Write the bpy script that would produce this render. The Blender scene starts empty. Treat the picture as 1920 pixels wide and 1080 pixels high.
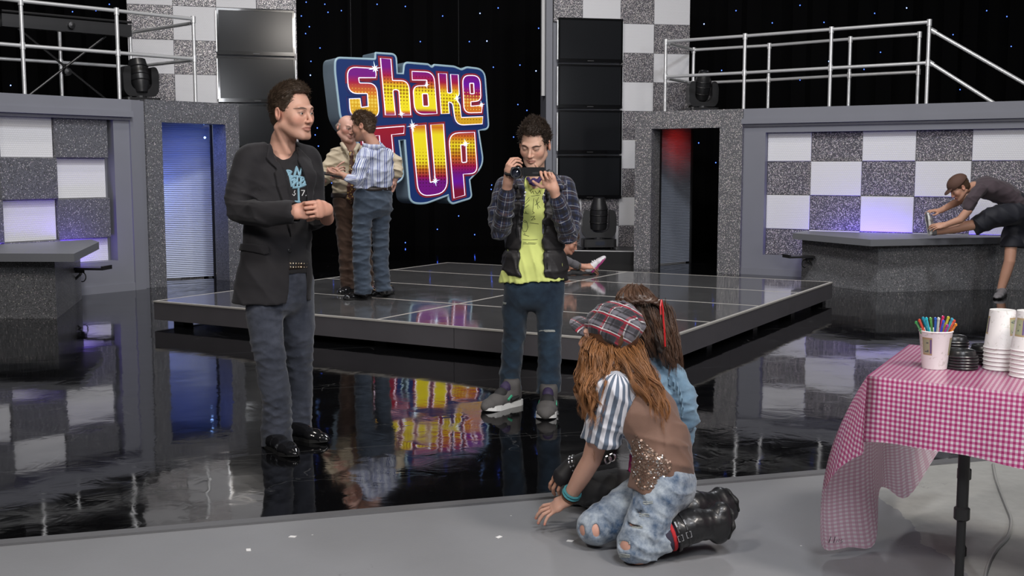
import bpy, math, random
import numpy as np
from mathutils import Vector, Matrix
from mathutils.geometry import tessellate_polygon
R = math.radians
rng = random.Random(7)
sc = bpy.context.scene
COL = sc.collection
# ------------------------------------------------------------------ camera
cam_d = bpy.data.cameras.new('camera'); cam = bpy.data.objects.new('camera', cam_d); COL.objects.link(cam)
cam.location = (0, 0, 1.42)
cam.rotation_euler = (R(90) - math.atan(225 / 2100), 0, 0)
cam_d.lens = 36 * 2100 / 1920; cam_d.sensor_width = 36; cam_d.clip_end = 200
sc.camera = cam
sc.view_settings.view_transform = 'Standard'; sc.view_settings.look = 'None'
sc.view_settings.gamma = 1; sc.view_settings.use_curve_mapping = False
sc.view_settings.exposure = 0.0
# ------------------------------------------------------------------ world and studio lamps
w = bpy.data.worlds.new('studio_dark'); sc.world = w; w.use_nodes = True
w.node_tree.nodes['Background'].inputs[0].default_value = (.5, .52, .6, 1)
w.node_tree.nodes['Background'].inputs[1].default_value = 0.03
def area(name, loc, target, size, power, col=(1, 1, 1), spread=140, shape='DISK'):
    l = bpy.data.lights.new(name, 'AREA'); l.shape = shape; l.size = size; l.energy = power; l.color = col; l.spread = R(spread)
    o = bpy.data.objects.new(name, l); COL.objects.link(o); o.location = loc
    o.rotation_euler = (Vector(target) - Vector(loc)).to_track_quat('-Z', 'Y').to_euler(); return o
def spot(name, loc, target, power, col=(1, 1, 1), ang=50, blend=.5, r=.15):
    l = bpy.data.lights.new(name, 'SPOT'); l.energy = power; l.color = col; l.spot_size = R(ang); l.spot_blend = blend; l.shadow_soft_size = r
    o = bpy.data.objects.new(name, l); COL.objects.link(o); o.location = loc
    o.rotation_euler = (Vector(target) - Vector(loc)).to_track_quat('-Z', 'Y').to_euler(); return o
WARM = (1, .93, .86); COOL = (.93, .95, 1)
area('key_lamp_a', (3.6, 0.6, 5.6), (-.3, 5.6, .8), 1.0, 140, WARM)
area('key_lamp_b', (-3.4, -.2, 5.4), (.2, 4.8, .6), .9, 110, WARM)
area('front_lamp_a', (1.0, -.4, 3.5), (-.3, 9, 1.2), 1.2, 70, COOL)
area('front_lamp_b', (6.6, .2, 3.6), (1.5, 12, 1.6), 1.2, 80, COOL)
area('floor_lamp_c', (1.2, 1.2, 6.2), (.9, 3.9, 0), 1.0, 75, COOL)
area('back_lamp_a', (2.6, 11.5, 7.2), (.2, 5.5, .9), .8, 56.7, COOL)
area('back_lamp_b', (-3.8, 11.0, 7.2), (-1, 6, 1), .8, 56.7, COOL)
area('stage_lamp', (-.6, 6.6, 7.0), (-1.4, 11, 1.2), .8, 70.2, WARM)
area('wall_lamp_left', (-1.8, 8.4, 7.0), (-4.9, 13.2, 1.6), .9, 113.4, COOL)
area('wall_lamp_right', (2.6, 8.0, 7.0), (4.4, 14.6, 1.5), .9, 151.2, COOL)
area('tower_lamp_left', (-3.0, 10.0, 8.2), (-4.4, 17, 3.2), .6, 86.9, WARM)
area('tower_lamp_right', (1.5, 11.0, 8.2), (2.2, 18, 2.8), .6, 62.4, WARM)
area('sign_lamp', (-.6, 10.5, 6.5), (-1.5, 15.8, 1.9), .6, 40.5, COOL)
area('dancer_lamp', (5.0, 9.0, 6.5), (5.8, 12.6, .8), .6, 35.1, WARM)
# ------------------------------------------------------------------ helpers
class MB:
    def __init__(s): s.v = []; s.f = []
    def add(s, vs, fs):
        n = len(s.v); s.v += [tuple(map(float, p)) for p in vs]; s.f += [tuple(i + n for i in f) for f in fs]; return s
    def box(s, x0, x1, y0, y1, z0, z1):
        return s.add([(x0,y0,z0),(x1,y0,z0),(x1,y1,z0),(x0,y1,z0),(x0,y0,z1),(x1,y0,z1),(x1,y1,z1),(x0,y1,z1)],
                     [(3,2,1,0),(4,5,6,7),(0,1,5,4),(1,2,6,5),(2,3,7,6),(3,0,4,7)])
    def bev(s, x0, x1, y0, y1, z0, z1, b=.01):      # box with chamfered front (-y) edges
        return s.add([(x0,y1,z0),(x1,y1,z0),(x1,y1,z1),(x0,y1,z1),(x0,y0+b,z0),(x1,y0+b,z0),(x1,y0+b,z1),(x0,y0+b,z1),
                      (x0+b,y0,z0+b),(x1-b,y0,z0+b),(x1-b,y0,z1-b),(x0+b,y0,z1-b)],
                     [(0,3,2,1),(0,1,5,4),(1,2,6,5),(2,3,7,6),(3,0,4,7),(4,5,9,8),(5,6,10,9),(6,7,11,10),(7,4,8,11),(8,9,10,11)])
    def tube(s, pts, r, n=8, closed=False, caps=True, flat=None):
        P = [Vector(p) for p in pts]; m = len(P); vs = []; fs = []
        rr = r if hasattr(r, '__len__') else [r] * m
        prev = None
        for i in range(m):
            if closed: t = P[(i+1) % m] - P[i-1]
            else: t = P[min(i+1, m-1)] - P[max(i-1, 0)]
            if t.length < 1e-9: t = Vector((0,0,1))
            t.normalize()
            if prev is None:
                a = Vector((0,0,1)) if abs(t.z) < .9 else Vector((1,0,0))
                u = t.cross(a).normalized()
            else:
                u = (prev - t * prev.dot(t))
                u = u.normalized() if u.length > 1e-6 else t.orthogonal().normalized()
            prev = u; v = t.cross(u)
            for k in range(n):
                an = 2 * math.pi * k / n; vs.append(P[i] + (u * math.cos(an) + v * math.sin(an)) * rr[i])
        for i in range(m if closed else m - 1):
            j = (i + 1) % m
            for k in range(n):
                k2 = (k + 1) % n; fs.append((i*n+k, i*n+k2, j*n+k2, j*n+k))
        if caps and not closed:
            fs.append(tuple(range(n))[::-1]); fs.append(tuple((m-1)*n + k for k in range(n)))
        return s.add(vs, fs)
    def lathe(s, prof, n=24, c=(0,0,0), M=None, cap=True):
        vs = []; fs = []; m = len(prof)
        for (r, z) in prof:
            for k in range(n):
                a = 2*math.pi*k/n; p = Vector((c[0]+r*math.cos(a), c[1]+r*math.sin(a), c[2]+z)); vs.append(M @ p if M else p)
        for i in range(m-1):
            for k in range(n):
                k2 = (k+1) % n; fs.append((i*n+k, i*n+k2, (i+1)*n+k2, (i+1)*n+k))
        if cap: fs.append(tuple(range(n))[::-1]); fs.append(tuple((m-1)*n+k for k in range(n)))
        return s.add(vs, fs)
    def prism(s, outer, holes=(), z0=0, z1=1, ax='z'):   # polygons in (a,b), extruded; ax 'y': (a,b)->(x,z), extruded along y
        loops = [list(outer)] + [list(h) for h in holes]
        flat = [p for l in loops for p in l]; n = len(flat)
        tr = tessellate_polygon([[Vector((p[0], p[1], 0)) for p in l] for l in loops])
        def P(p, z): return (p[0], p[1], z) if ax == 'z' else (p[0], z, p[1])
        vs = [P(p, z0) for p in flat] + [P(p, z1) for p in flat]; fs = []
        for t in tr: fs.append((t[0], t[1], t[2])); fs.append((t[2]+n, t[1]+n, t[0]+n))
        o = 0
        for l in loops:
            k = len(l)
            for i in range(k): j = (i+1) % k; fs.append((o+i, o+j, o+j+n, o+i+n))
            o += k
        return s.add(vs, fs)
    def mesh(s, name, smooth=False):
        me = bpy.data.meshes.new(name); me.from_pydata(s.v, [], s.f); me.validate()
        import bmesh
        b = bmesh.new(); b.from_mesh(me); bmesh.ops.recalc_face_normals(b, faces=b.faces); b.to_mesh(me); b.free()
        if smooth: me.polygons.foreach_set('use_smooth', [True] * len(me.polygons)); me.set_sharp_from_angle(angle=R(40))
        return me
def props(o, label=None, cat=None, group=None, kind=None):
    if label: o['label'] = label
    if cat: o['category'] = cat
    if group: o['group'] = group
    if kind: o['kind'] = kind
    return o
def ob(name, mb, mat, parent=None, label=None, cat=None, group=None, kind=None, loc=None, rz=0, smooth=False):
    me = mb if isinstance(mb, bpy.types.Mesh) else mb.mesh(name, smooth)
    if mat is not None and not len(me.materials): me.materials.append(M(mat))
    o = bpy.data.objects.new(name, me); COL.objects.link(o); o.parent = parent
    if loc: o.location = loc
    if rz: o.rotation_euler.z = rz
    return props(o, label, cat, group, kind)
def empty(name, loc, rz=0, label=None, cat=None, group=None, kind=None):
    o = bpy.data.objects.new(name, None); COL.objects.link(o); o.location = loc; o.rotation_euler.z = rz; o.empty_display_size = .1
    return props(o, label, cat, group, kind)
def copy_tree(o, parent=None):
    c = o.copy(); COL.objects.link(c); c.parent = parent
    for ch in list(o.children): copy_tree(ch, c)
    return c
def fillet(poly, seg=6):
    """polygon of (x, y, r): corners rounded with radius r"""
    out = []; n = len(poly)
    for i in range(n):
        p = Vector(poly[i][:2]); r = poly[i][2] if len(poly[i]) > 2 else 0
        a = Vector(poly[i-1][:2]) - p; b = Vector(poly[(i+1) % n][:2]) - p
        if r <= 0: out.append((p.x, p.y)); continue
        la, lb = a.length, b.length; a /= la; b /= lb
        d = min(r, la * .49, lb * .49)
        p0 = p + a * d; p1 = p + b * d
        for k in range(seg + 1):
            t = k / seg; q = p0 * (1-t)**2 + p * 2*t*(1-t) + p1 * t*t; out.append((q.x, q.y))
    return out
def offset(poly, d):
    n = len(poly); A = sum(poly[i][0]*poly[(i+1)%n][1] - poly[(i+1)%n][0]*poly[i][1] for i in range(n))
    sg = 1 if A > 0 else -1; out = []
    for i in range(n):
        p = Vector(poly[i]); a = (p - Vector(poly[i-1])); b = (Vector(poly[(i+1)%n]) - p)
        if a.length < 1e-7: a = b
        if b.length < 1e-7: b = a
        a = a.normalized(); b = b.normalized()
        na = Vector((a.y, -a.x)); nb = Vector((b.y, -b.x)); nn = na + nb
        if nn.length < .3: nn = na * 1.0
        nn.normalize(); k = min(1 / max(nn.dot(na), .45), 1.8)
        q = p + nn * d * k * sg; out.append((q.x, q.y))
    return out
# ------------------------------------------------------------------ materials
_M = {}
class NT:
    def __init__(s, name):
        s.m = bpy.data.materials.new(name); s.m.use_nodes = True; s.t = s.m.node_tree; s.b = s.t.nodes['Principled BSDF']; s.out = s.t.nodes['Material Output']
    def n(s, typ, **kw):
        nd = s.t.nodes.new('ShaderNode' + typ)
        for k, v in kw.items():
            if k[0] == 'i' and k[1:].isdigit(): s.lk(v, nd.inputs[int(k[1:])])
            elif k in nd.inputs.keys(): s.lk(v, nd.inputs[k])
            elif k.replace('_', ' ') in nd.inputs.keys(): s.lk(v, nd.inputs[k.replace('_', ' ')])
            else: setattr(nd, k, v)
        return nd
    def lk(s, v, inp):
        if isinstance(v, bpy.types.NodeSocket): s.t.links.new(v, inp)
        elif isinstance(v, bpy.types.Node): s.t.links.new(v.outputs[0], inp)
        else:
            if hasattr(v, '__len__') and len(v) == 3 and inp.type == 'RGBA': v = (*v, 1)
            inp.default_value = v
    def set(s, **kw):
        for k, v in kw.items(): s.lk(v, s.b.inputs[k.replace('_', ' ')])
        return s
    def math(s, op, a, b=0., c=None):
        nd = s.t.nodes.new('ShaderNodeMath'); nd.operation = op; s.lk(a, nd.inputs[0]); s.lk(b, nd.inputs[1])
        if c is not None: s.lk(c, nd.inputs[2])
        return nd.outputs[0]
    def mix(s, f, a, b, bt='MIX'):
        nd = s.t.nodes.new('ShaderNodeMix'); nd.data_type = 'RGBA'; nd.blend_type = bt
        s.lk(f, nd.inputs[0]); s.lk(a, nd.inputs[6]); s.lk(b, nd.inputs[7]); return nd.outputs[2]
    def ramp(s, f, stops, interp='LINEAR'):
        nd = s.t.nodes.new('ShaderNodeValToRGB'); nd.color_ramp.interpolation = interp; e = nd.color_ramp.elements
        while len(e) < len(stops): e.new(.5)
        for el, (p, c) in zip(e, stops): el.position = p; el.color = (*c, 1) if len(c) == 3 else c
        s.lk(f, nd.inputs[0]); return nd.outputs[0]
    def bump(s, h, strength=.3, dist=.01):
        nd = s.n('Bump', Height=h, Strength=strength, Distance=dist); s.lk(nd.outputs[0], s.b.inputs['Normal']); return nd
    def noise(s, scale, vec=None, detail=3, rough=.5, dist=0):
        nd = s.n('TexNoise', Scale=scale, Detail=detail, Roughness=rough, Distortion=dist)
        if vec is not None: s.lk(vec, nd.inputs['Vector'])
        return nd
    def obj(s): return s.n('TexCoord').outputs['Object']
    def attr(s, name): return s.n('Attribute', attribute_name=name)
    def xyz(s, v):
        nd = s.t.nodes.new('ShaderNodeSeparateXYZ'); s.lk(v, nd.inputs[0]); return nd.outputs
    def comb(s, x, y, z):
        nd = s.t.nodes.new('ShaderNodeCombineXYZ'); s.lk(x, nd.inputs[0]); s.lk(y, nd.inputs[1]); s.lk(z, nd.inputs[2]); return nd.outputs[0]
MATS = {}
def M(name):
    if isinstance(name, bpy.types.Material): return name
    if name not in _M: _M[name] = MATS[name](name)
    return _M[name]
def plain(name, col, rough=.5, metal=0., spec=.5, emit=None, es=0., coat=0., var=0., vs=30., bump=0., bs=200., sheen=0.):
    def f(nm):
        t = NT(nm)
        c = (*col, 1)
        if var > 0:
            nz = t.noise(vs, t.obj(), 4)
            c = t.mix(nz.outputs[0], tuple(x*(1-var) for x in col), tuple(min(1, x*(1+var)) for x in col))
        t.set(Base_Color=c, Roughness=rough, Metallic=metal, Specular_IOR_Level=spec, Coat_Weight=coat)
        if sheen: t.set(Sheen_Weight=sheen)
        if emit: t.set(Emission_Color=(*emit, 1), Emission_Strength=es)
        if bump: t.bump(t.noise(bs, t.obj(), 3).outputs[0], bump, .005)
        return t.m
    MATS[name] = f
plain('grey_paint', (.19,.195,.225), .5, bump=.05, bs=30, var=.05, vs=3)
plain('desk_grey', (.17,.175,.19), .42, var=.05, vs=3)
plain('chrome', (.86,.87,.88), .3, .55, spec=.8)
plain('black_metal', (.012,.012,.013), .38)
plain('black_plastic', (.016,.016,.017), .34, var=.2, vs=8)
plain('dark_steel', (.05,.05,.052), .4, .7)
plain('lens_glass', (.04,.045,.06), .05, coat=1.)
plain('tv_bezel', (.004,.004,.0045), .12, coat=.5)
plain('tv_screen', (.012,.013,.015), .16, spec=.24)
plain('curtain_black', (.0022,.0022,.0026), .9, spec=.1)
plain('black_deck', (.006,.006,.007), .35)
plain('white_trim', (.6,.6,.6), .5)
plain('stage_skirt', (.085,.08,.088), .5, var=.15, vs=4)
plain('stage_line', (.42,.40,.37), .45)
plain('cable', (.01,.01,.01), .5)
plain('star_led', (0,0,0), .5, emit=(.06,.14,1), es=5)
plain('star_led_white', (0,0,0), .5, emit=(.25,.45,1), es=8)
plain('sign_navy', (.006,.02,.085), .35, emit=(.006,.025,.13), es=.45)
plain('sign_side', (.30,.42,.52), .32, .35, var=.1, vs=4)
plain('sign_rim', (.30,.42,.48), .35, emit=(.2,.32,.4), es=.25)
plain('sign_neon', (.9,.85,.9), .4, emit=(.9,.72,1), es=.75)
plain('sign_border', (.16,.012,.02), .4, emit=(.26,.012,.03), es=.35)
plain('sign_sparkle', (.8,.9,1), .4, emit=(.6,.85,1), es=1.2)
def _glitter(nm, base, fl, scale, thr, strong):
    t = NT(nm); o = t.obj()
    v = t.n('TexVoronoi', Scale=scale); t.lk(o, v.inputs['Vector'])
    x, y, z = t.xyz(v.outputs['Color'])
    big = t.noise(2.5, o, 2).outputs[0]
    k = t.math('GREATER_THAN', t.math('ADD', x, t.math('MULTIPLY', t.math('SUBTRACT', big, .5), .12)), thr)
    near = t.math('LESS_THAN', v.outputs['Distance'], .55)
    k = t.math('MULTIPLY', k, near)
    hue = t.n('HueSaturation', Saturation=.28, Value=1.0); t.lk(v.outputs['Color'], hue.inputs['Color'])
    flc = t.mix(.55, hue.outputs[0], (*fl, 1))
    fine = t.mix(y, tuple(c*.55 for c in base), tuple(c*1.6 for c in base))
    t.set(Base_Color=t.mix(k, fine, flc), Roughness=.34, Metallic=t.math('MULTIPLY', k, .3))  # sparkle glints are put into the base colour as scattered bright flakes
    # flakes tilt this way and that
    nm_ = t.n('NormalMap', Strength=strong, Color=v.outputs['Color'], space='OBJECT') if False else None
    t.bump(y, .5 * strong, .004)
    return t.m
MATS['glitter'] = lambda n: _glitter(n, (.095,.092,.105), (.80,.77,.78), 120, .70, 1.)
MATS['glitter_fine'] = lambda n: _glitter(n, (.105,.107,.118), (.42,.46,.47), 120, .93, .7)
MATS['glitter_desk'] = lambda n: _glitter(n, (.15,.152,.16), (.45,.45,.46), 120, .95, .8)
MATS['glitter_portal'] = lambda n: _glitter(n, (.125,.125,.133), (.85,.82,.78), 120, .83, 1.)
def _white_tile(nm):
    t = NT(nm); o = t.obj(); x, y, z = t.xyz(o)
    # rows of little overlapping scales
    zz = t.math('MULTIPLY', z, 44.); row = t.math('FLOOR', zz); fz = t.math('FRACT', zz)
    xx = t.math('ADD', t.math('MULTIPLY', x, 38.), t.math('MULTIPLY', t.math('MODULO', row, 2.), .5)); fx = t.math('SUBTRACT', t.math('FRACT', xx), .5)
    d = t.math('SQRT', t.math('ADD', t.math('MULTIPLY', fx, fx), t.math('MULTIPLY', t.math('SUBTRACT', fz, .75), t.math('SUBTRACT', fz, .75))))
    t.set(Base_Color=t.mix(t.math('MULTIPLY', d, 1.1), (.74,.74,.765), (.62,.62,.65)), Roughness=.45)
    t.bump(d, .4, .01)
    return t.m
MATS['white_tile'] = _white_tile
def _floor(nm):
    t = NT(nm); o = t.obj()
    n1 = t.noise(1.1, o, 2, .5); n2 = t.noise(5.0, o, 3, .55, .6); n3 = t.noise(26, o, 3, .6)
    # overlapping sheets of vinyl: long faint seams
    x, y, z = t.xyz(o)
    u = t.math('ADD', t.math('MULTIPLY', x, -.28), t.math('MULTIPLY', y, .96))
    seam = t.math('LESS_THAN', t.math('ABSOLUTE', t.math('SUBTRACT', t.math('FRACT', t.math('DIVIDE', u, 1.6)), .5)), .0022)
    vo = t.n('TexVoronoi', Scale=1.5, feature='DISTANCE_TO_EDGE'); t.lk(t.mix(.25, o, n2.outputs['Color']), vo.inputs['Vector'])
    crk = t.math('MULTIPLY', t.math('LESS_THAN', vo.outputs['Distance'], .0035), t.math('GREATER_THAN', n1.outputs[0], .55))
    scuff = t.math('MULTIPLY', t.math('GREATER_THAN', n3.outputs[0], .66), .6)
    base = t.mix(scuff, (.0035,.0035,.004), (.010,.010,.0105))
    base = t.mix(t.math('MAXIMUM', seam, crk), base, (.045,.045,.045))
    t.set(Base_Color=base, Roughness=t.ramp(n2.outputs[0], [(.3, (.025,)*3), (.7, (.075,)*3)]), Specular_IOR_Level=.62)
    h = t.math('ADD', t.math('MULTIPLY', n1.outputs[0], 1.0), t.math('MULTIPLY', n2.outputs[0], .16))
    t.bump(h, .15, .03)
    return t.m
MATS['floor_black'] = _floor
def _stage_glass(nm):
    t = NT(nm); o = t.obj(); n = t.noise(6, o, 4).outputs[0]
    t.set(Base_Color=t.mix(n, (.070,.069,.071), (.10,.099,.10)), Roughness=t.ramp(n, [(.3, (.03,)*3), (.75, (.11,)*3)]), Specular_IOR_Level=.7)
    return t.m
MATS['stage_glass'] = _stage_glass
def _concrete(nm):
    t = NT(nm); o = t.obj()
    n1 = t.noise(1.3, o, 5, .6); n2 = t.noise(14, o, 5, .65); n3 = t.noise(120, o, 2)
    x, y, z = t.xyz(o)
    c = t.mix(n1.outputs[0], (.175,.178,.19), (.265,.268,.28))
    c = t.mix(t.math('MULTIPLY', n2.outputs[0], .5), c, (.215,.217,.222))
    # right-hand part is bare, paler concrete with scuffs
    side = t.math('GREATER_THAN', t.math('ADD', x, t.math('MULTIPLY', t.math('SUBTRACT', n1.outputs[0], .5), .5)), 1.62)
    pale = t.mix(n2.outputs[0], (.26,.26,.25), (.42,.42,.40))
    c = t.mix(side, c, pale)
    speck = t.n('TexVoronoi', Scale=9.); t.lk(o, speck.inputs['Vector'])
    k = t.math('MULTIPLY', t.math('LESS_THAN', speck.outputs['Distance'], .045), t.math('GREATER_THAN', t.xyz(speck.outputs['Color'])[0], .86))
    c = t.mix(k, c, (.62,.62,.6))
    wv = t.n('TexVoronoi', Scale=.9, feature='DISTANCE_TO_EDGE'); t.lk(t.mix(.2, o, n2.outputs['Color']), wv.inputs['Vector'])
    c = t.mix(t.math('MULTIPLY', t.math('MULTIPLY', t.math('LESS_THAN', wv.outputs['Distance'], .0016), t.math('GREATER_THAN', n1.outputs[0], .56)), .5), c, (.10,.10,.10))
    t.set(Base_Color=c, Roughness=.55, Specular_IOR_Level=.4)
    t.bump(t.math('ADD', n2.outputs[0], t.math('MULTIPLY', n3.outputs[0], .4)), .12, .01)
    return t.m
MATS['concrete'] = _concrete
def _corr(nm, col):
    t = NT(nm); t.set(Base_Color=(*col, 1), Roughness=.35, Metallic=.2); return t.m
MATS['corrugated'] = lambda n: _corr(n, (.30,.33,.40))
def letter_mat(nm, stops, dots=(.25, .75), dark=True, es=.2, scale=21.):
    t = NT(nm); o = t.obj(); g = t.n('TexCoord').outputs['Generated']
    x, y, z = t.xyz(o); gz = t.xyz(g)[2]
    c = t.ramp(gz, stops)
    def fr(a): return t.math('SUBTRACT', t.math('FRACT', t.math('MULTIPLY', a, scale)), .5)
    fx, fz = fr(x), fr(z)
    d = t.math('SQRT', t.math('ADD', t.math('MULTIPLY', fx, fx), t.math('MULTIPLY', fz, fz)))
    win = t.math('MULTIPLY', t.math('SUBTRACT', 1., t.math('MULTIPLY', t.math('ABSOLUTE', t.math('SUBTRACT', gz, (dots[0]+dots[1])/2)), 2./(dots[1]-dots[0]+.2))), .42)
    k = t.math('LESS_THAN', d, t.math('MAXIMUM', win, 0.))
    dc = t.mix(1., c, (.42,.26,.22), 'MULTIPLY') if dark else t.mix(.55, c, (.95,.75,.12))
    c2 = t.mix(k, c, dc)
    t.set(Base_Color=c2, Roughness=.4, Emission_Color=c2, Emission_Strength=es)
    return t.m
# ------------------------------------------------------------------ measuring helpers (pixel of the 1920x1080 frame -> point of the place)
_F = 2100.; _p = math.atan(225 / _F); _c, _s = math.cos(_p), math.sin(_p)
def _ray(x, y):
    a = (x - 960) / _F; b = -(y - 540) / _F; return Vector((a, _c + b*_s, -_s + b*_c))
def on_z(x, y, z=0.):
    r = _ray(x, y); return r * ((z - 1.42) / r.z) + Vector((0, 0, 1.42))
def at(x, y, Y):
    r = _ray(x, y); return r * (Y / r.y) + Vector((0, 0, 1.42))
class Plane:                                    # upright plane through P0, running at angle a (local x to the right, -y to the viewer)
    def __init__(s, x0, y0, deg): s.o = Vector((x0, y0, 0)); s.a = R(deg); s.d = Vector((math.cos(s.a), math.sin(s.a), 0)); s.n = Vector((math.sin(s.a), -math.cos(s.a), 0))
    def __call__(s, x, y):
        r = _ray(x, y); e = Vector((0, 0, 1.42)); t = (s.o - e).dot(s.n) / r.dot(s.n); q = e + r * t
        return ((q - s.o).dot(s.d), q.z)
    def sx(s, x): return s(x, 315)[0]
# ------------------------------------------------------------------ floors
ed = Vector((3.366, .986)).normalized(); en = Vector((-ed.y, ed.x)); e0 = Vector((-1.945, 4.126))
def E2(a, b): q = e0 + ed * a + en * b; return (q.x, q.y)
m = MB().prism([E2(-16, .0), E2(16, .0), E2(16, 24), E2(-16, 24)], (), -.05, 0)
ob('floor', m, 'floor_black', kind='structure', label='glossy black studio floor reflecting the set')
m = MB().prism([E2(-16, -10), E2(16, -10), E2(16, 0), E2(-16, 0)], (), -.06, -.006)
ob('floor_concrete', m, 'concrete', kind='structure', label='grey concrete studio floor in front of the glossy floor')
m = MB().prism([E2(-16, -.012), E2(16, -.012), E2(16, .045), E2(-16, .045)], (), -.01, .004)
plain('edge_strip', (.12,.12,.125), .5)
ob('trim_1', m, 'edge_strip', kind='structure', label='narrow grey edging strip along the glossy black floor')
# ------------------------------------------------------------------ dance platform: 4 x 2 glass panels in a skirted frame
SA = R(-30.34); SL, SW = 4.87, 4.80; SZ = .225
st = empty('dance_platform', (-3.244, 10.067, 0), SA, 'low square dance platform with dark glass top panels and black skirt', 'platform')
def skirt(a0, a1, b0, b1, z0, z1): return MB().box(a0, a1, b0, b1, z0, z1)
for i in range(3):
    x0, x1 = i*SL/3 + .003, (i+1)*SL/3 - .003
    ob('skirt_board', skirt(x0, x1, 0, .03, .055, SZ - .004), 'stage_skirt', st)
    ob('skirt_board', skirt(x0, x1, SW - .03, SW, .055, SZ - .004), 'stage_skirt', st)
for i in range(3):
    y0, y1 = .03 + i*(SW-.06)/3 + .003, .03 + (i+1)*(SW-.06)/3 - .003
    ob('skirt_board', skirt(0, .03, y0, y1, .055, SZ - .004), 'stage_skirt', st)
    ob('skirt_board', skirt(SL - .03, SL, y0, y1, .055, SZ - .004), 'stage_skirt', st)
for i in range(5):
    for j in range(5):
        if i in (0, 4) or j in (0, 4): ob('foot_block', MB().box(.12 + i*1.14, .24 + i*1.14, .12 + j*1.14, .24 + j*1.14, 0, .06), 'black_deck', st)
m = MB().box(.03, SL-.03, .03, SW-.03, .06, SZ - .012)
ob('core', m, 'black_deck', st)
for j in range(5):
    y = min(max(j*SW/4, .012), SW - .012); ob('seam_strip', MB().box(0, SL, y-.017, y+.017, SZ-.012, SZ+.0005), 'stage_line', st)
for x in (.012, SL*.515, SL-.012): ob('seam_strip', MB().box(x-.015, x+.015, .024, SW-.024, SZ-.012, SZ+.0007), 'stage_line', st)
for j in range(4):
    for x0, x1 in ((.024, SL*.515-.012), (SL*.515+.012, SL-.024)):
        y0 = j*SW/4 + .012 + (.012 if j == 0 else 0); y1 = (j+1)*SW/4 - .012 - (.012 if j == 3 else 0)
        ob('glass_panel', MB().box(x0, x1, y0, y1, SZ-.012, SZ), 'stage_glass', st)
# ------------------------------------------------------------------ star curtain
cu = MB(); N = 220; vs = []; fs = []
for i in range(N+1):
    x = -13 + 26*i/N; y = 20.6 + .06*math.sin(i*1.9) + .03*math.sin(i*.7); vs += [(x, y, -.05), (x, y, 10)]
for i in range(N): fs.append((2*i, 2*i+2, 2*i+3, 2*i+1))
cu.add(vs, fs)
curt = ob('star_curtain', cu, 'curtain_black', smooth=True, label='tall black starlight curtain closing the back of the set', cat='curtain')
led = MB().lathe([(.001,-.010),(.007,-.007),(.0095,0),(.007,.007),(.001,.010)], 8)
lm1 = led.mesh('led', True); lm1.materials.append(M('star_led')); lm2 = lm1.copy(); lm2.materials.clear(); lm2.materials.append(M('star_led_white'))
stars = [(580,50),(573,63),(565,30),(583,115),(582,141),(595,240),(591,253),(597,274),(609,8),(615,23),(574,4),(788,78),(880,78),(913,77),(925,126),(922,347),(921,355),(622,343),(860,405),(707,8),(1010,53),(975,122),(1005,133),(971,196),(988,207),(963,257),(640,20),(820,430),(805,352),(960,400),(934,15),
         (1320,45),(1353,132),(1448,43),(1545,42),(1737,42),(1787,65),(1888,31),(1896,87),(1651,98),(1554,115),(1441,164),(1590,171),(1800,168),(1310,268),(1342,305),(1230,370),(1231,420),(1232,421),(1700,15),(1850,20),(1380,20),(1500,10),(1640,25),
         (205,8),(136,22),(207,123),(131,136),(20,160),(180,20),(330,20),(600,90),(700,440),(760,455),(890,440),(830,30),(760,12),(900,25),(1015,250),(1290,12),(1620,130),(1860,120),(1500,150),(1700,120)]
for k, (x, y) in enumerate(stars):
    q = at(x, y, 20.48)
    ob('led', lm2 if k % 9 == 4 else lm1, None, curt, loc=tuple(q))
# ------------------------------------------------------------------ left wall (runs away to the right) with checker tiles standing proud
WL = Plane(-6.257, 10.655, 52)
def wall(name, pl, s0, s1, win, zw, ztop, label, lip=.05):
    """grey framed wall: win = (s0, s1) of the recessed window of tiles, zw its z range"""
    m = MB(); D = .34
    m.box(s0, s1, .16, D, 0, ztop)                                # back
    m.box(s0, s1, 0, .16, 0, zw[0]); m.box(s0, s1, 0, .16, zw[1], ztop)
    m.box(s0, win[0], 0, .16, zw[0], zw[1]); m.box(win[1], s1, 0, .16, zw[0], zw[1])
    o = ob(name, m, 'grey_paint', kind='structure', label=label, loc=tuple(pl.o), rz=pl.a)
    ob('ledge', MB().box(s0, s1, -lip*1.4, .0, ztop-.20, ztop-.13).box(s0, s1, -lip*.6, 0, ztop-.13, ztop).box(s0, s1, -lip*.5, 0, ztop-.235, ztop-.20), 'grey_paint', o)
    ob('plinth', MB().box(s0, s1, -.012, 0, 0, .09), 'grey_paint', o)
    return o
wl = wall('wall_left', WL, -1.5, 3.02, (-1.2, WL.sx(215)), (.36, 1.98), 2.2, 'grey framed wall of checkered tiles on the left behind the desk')
tw, th = .645, .452
sr = WL.sx(207)
dep = {(0,0):.05,(1,0):.03,(0,1):.06,(1,1):.0,(0,2):.03,(1,2):.07}
for r in range(4):
    z1 = 1.98 - r*th*.995; z0 = max(z1 - th + .004, .36)
    if r == 3: z0 = .36
    for cidx in range(5):
        s1 = sr - cidx*tw; s0 = s1 - tw + .004
        if s1 < -1.1: continue
        glit = (r + cidx) % 2 == 0
        d = (.075 if glit else .0) + .03*((cidx*7 + r*3) % 3)
        ob('tile', MB().bev(max(s0, -1.15), s1, .155 - .05 - d, .158, z0, z1, .006), 'glitter_fine' if glit else 'white_tile', wl)
# pier between the left wall and the portal
pier = MB().box(0, .16, -.02, .3, 0, 2.2).box(.16, .30, .05, .3, 0, 2.2)
ob('wall_left_return', pier, 'grey_paint', kind='structure', label='narrow grey pier between the left tile wall and the portal', loc=(-4.409, 13.019, 0), rz=R(62))
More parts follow.
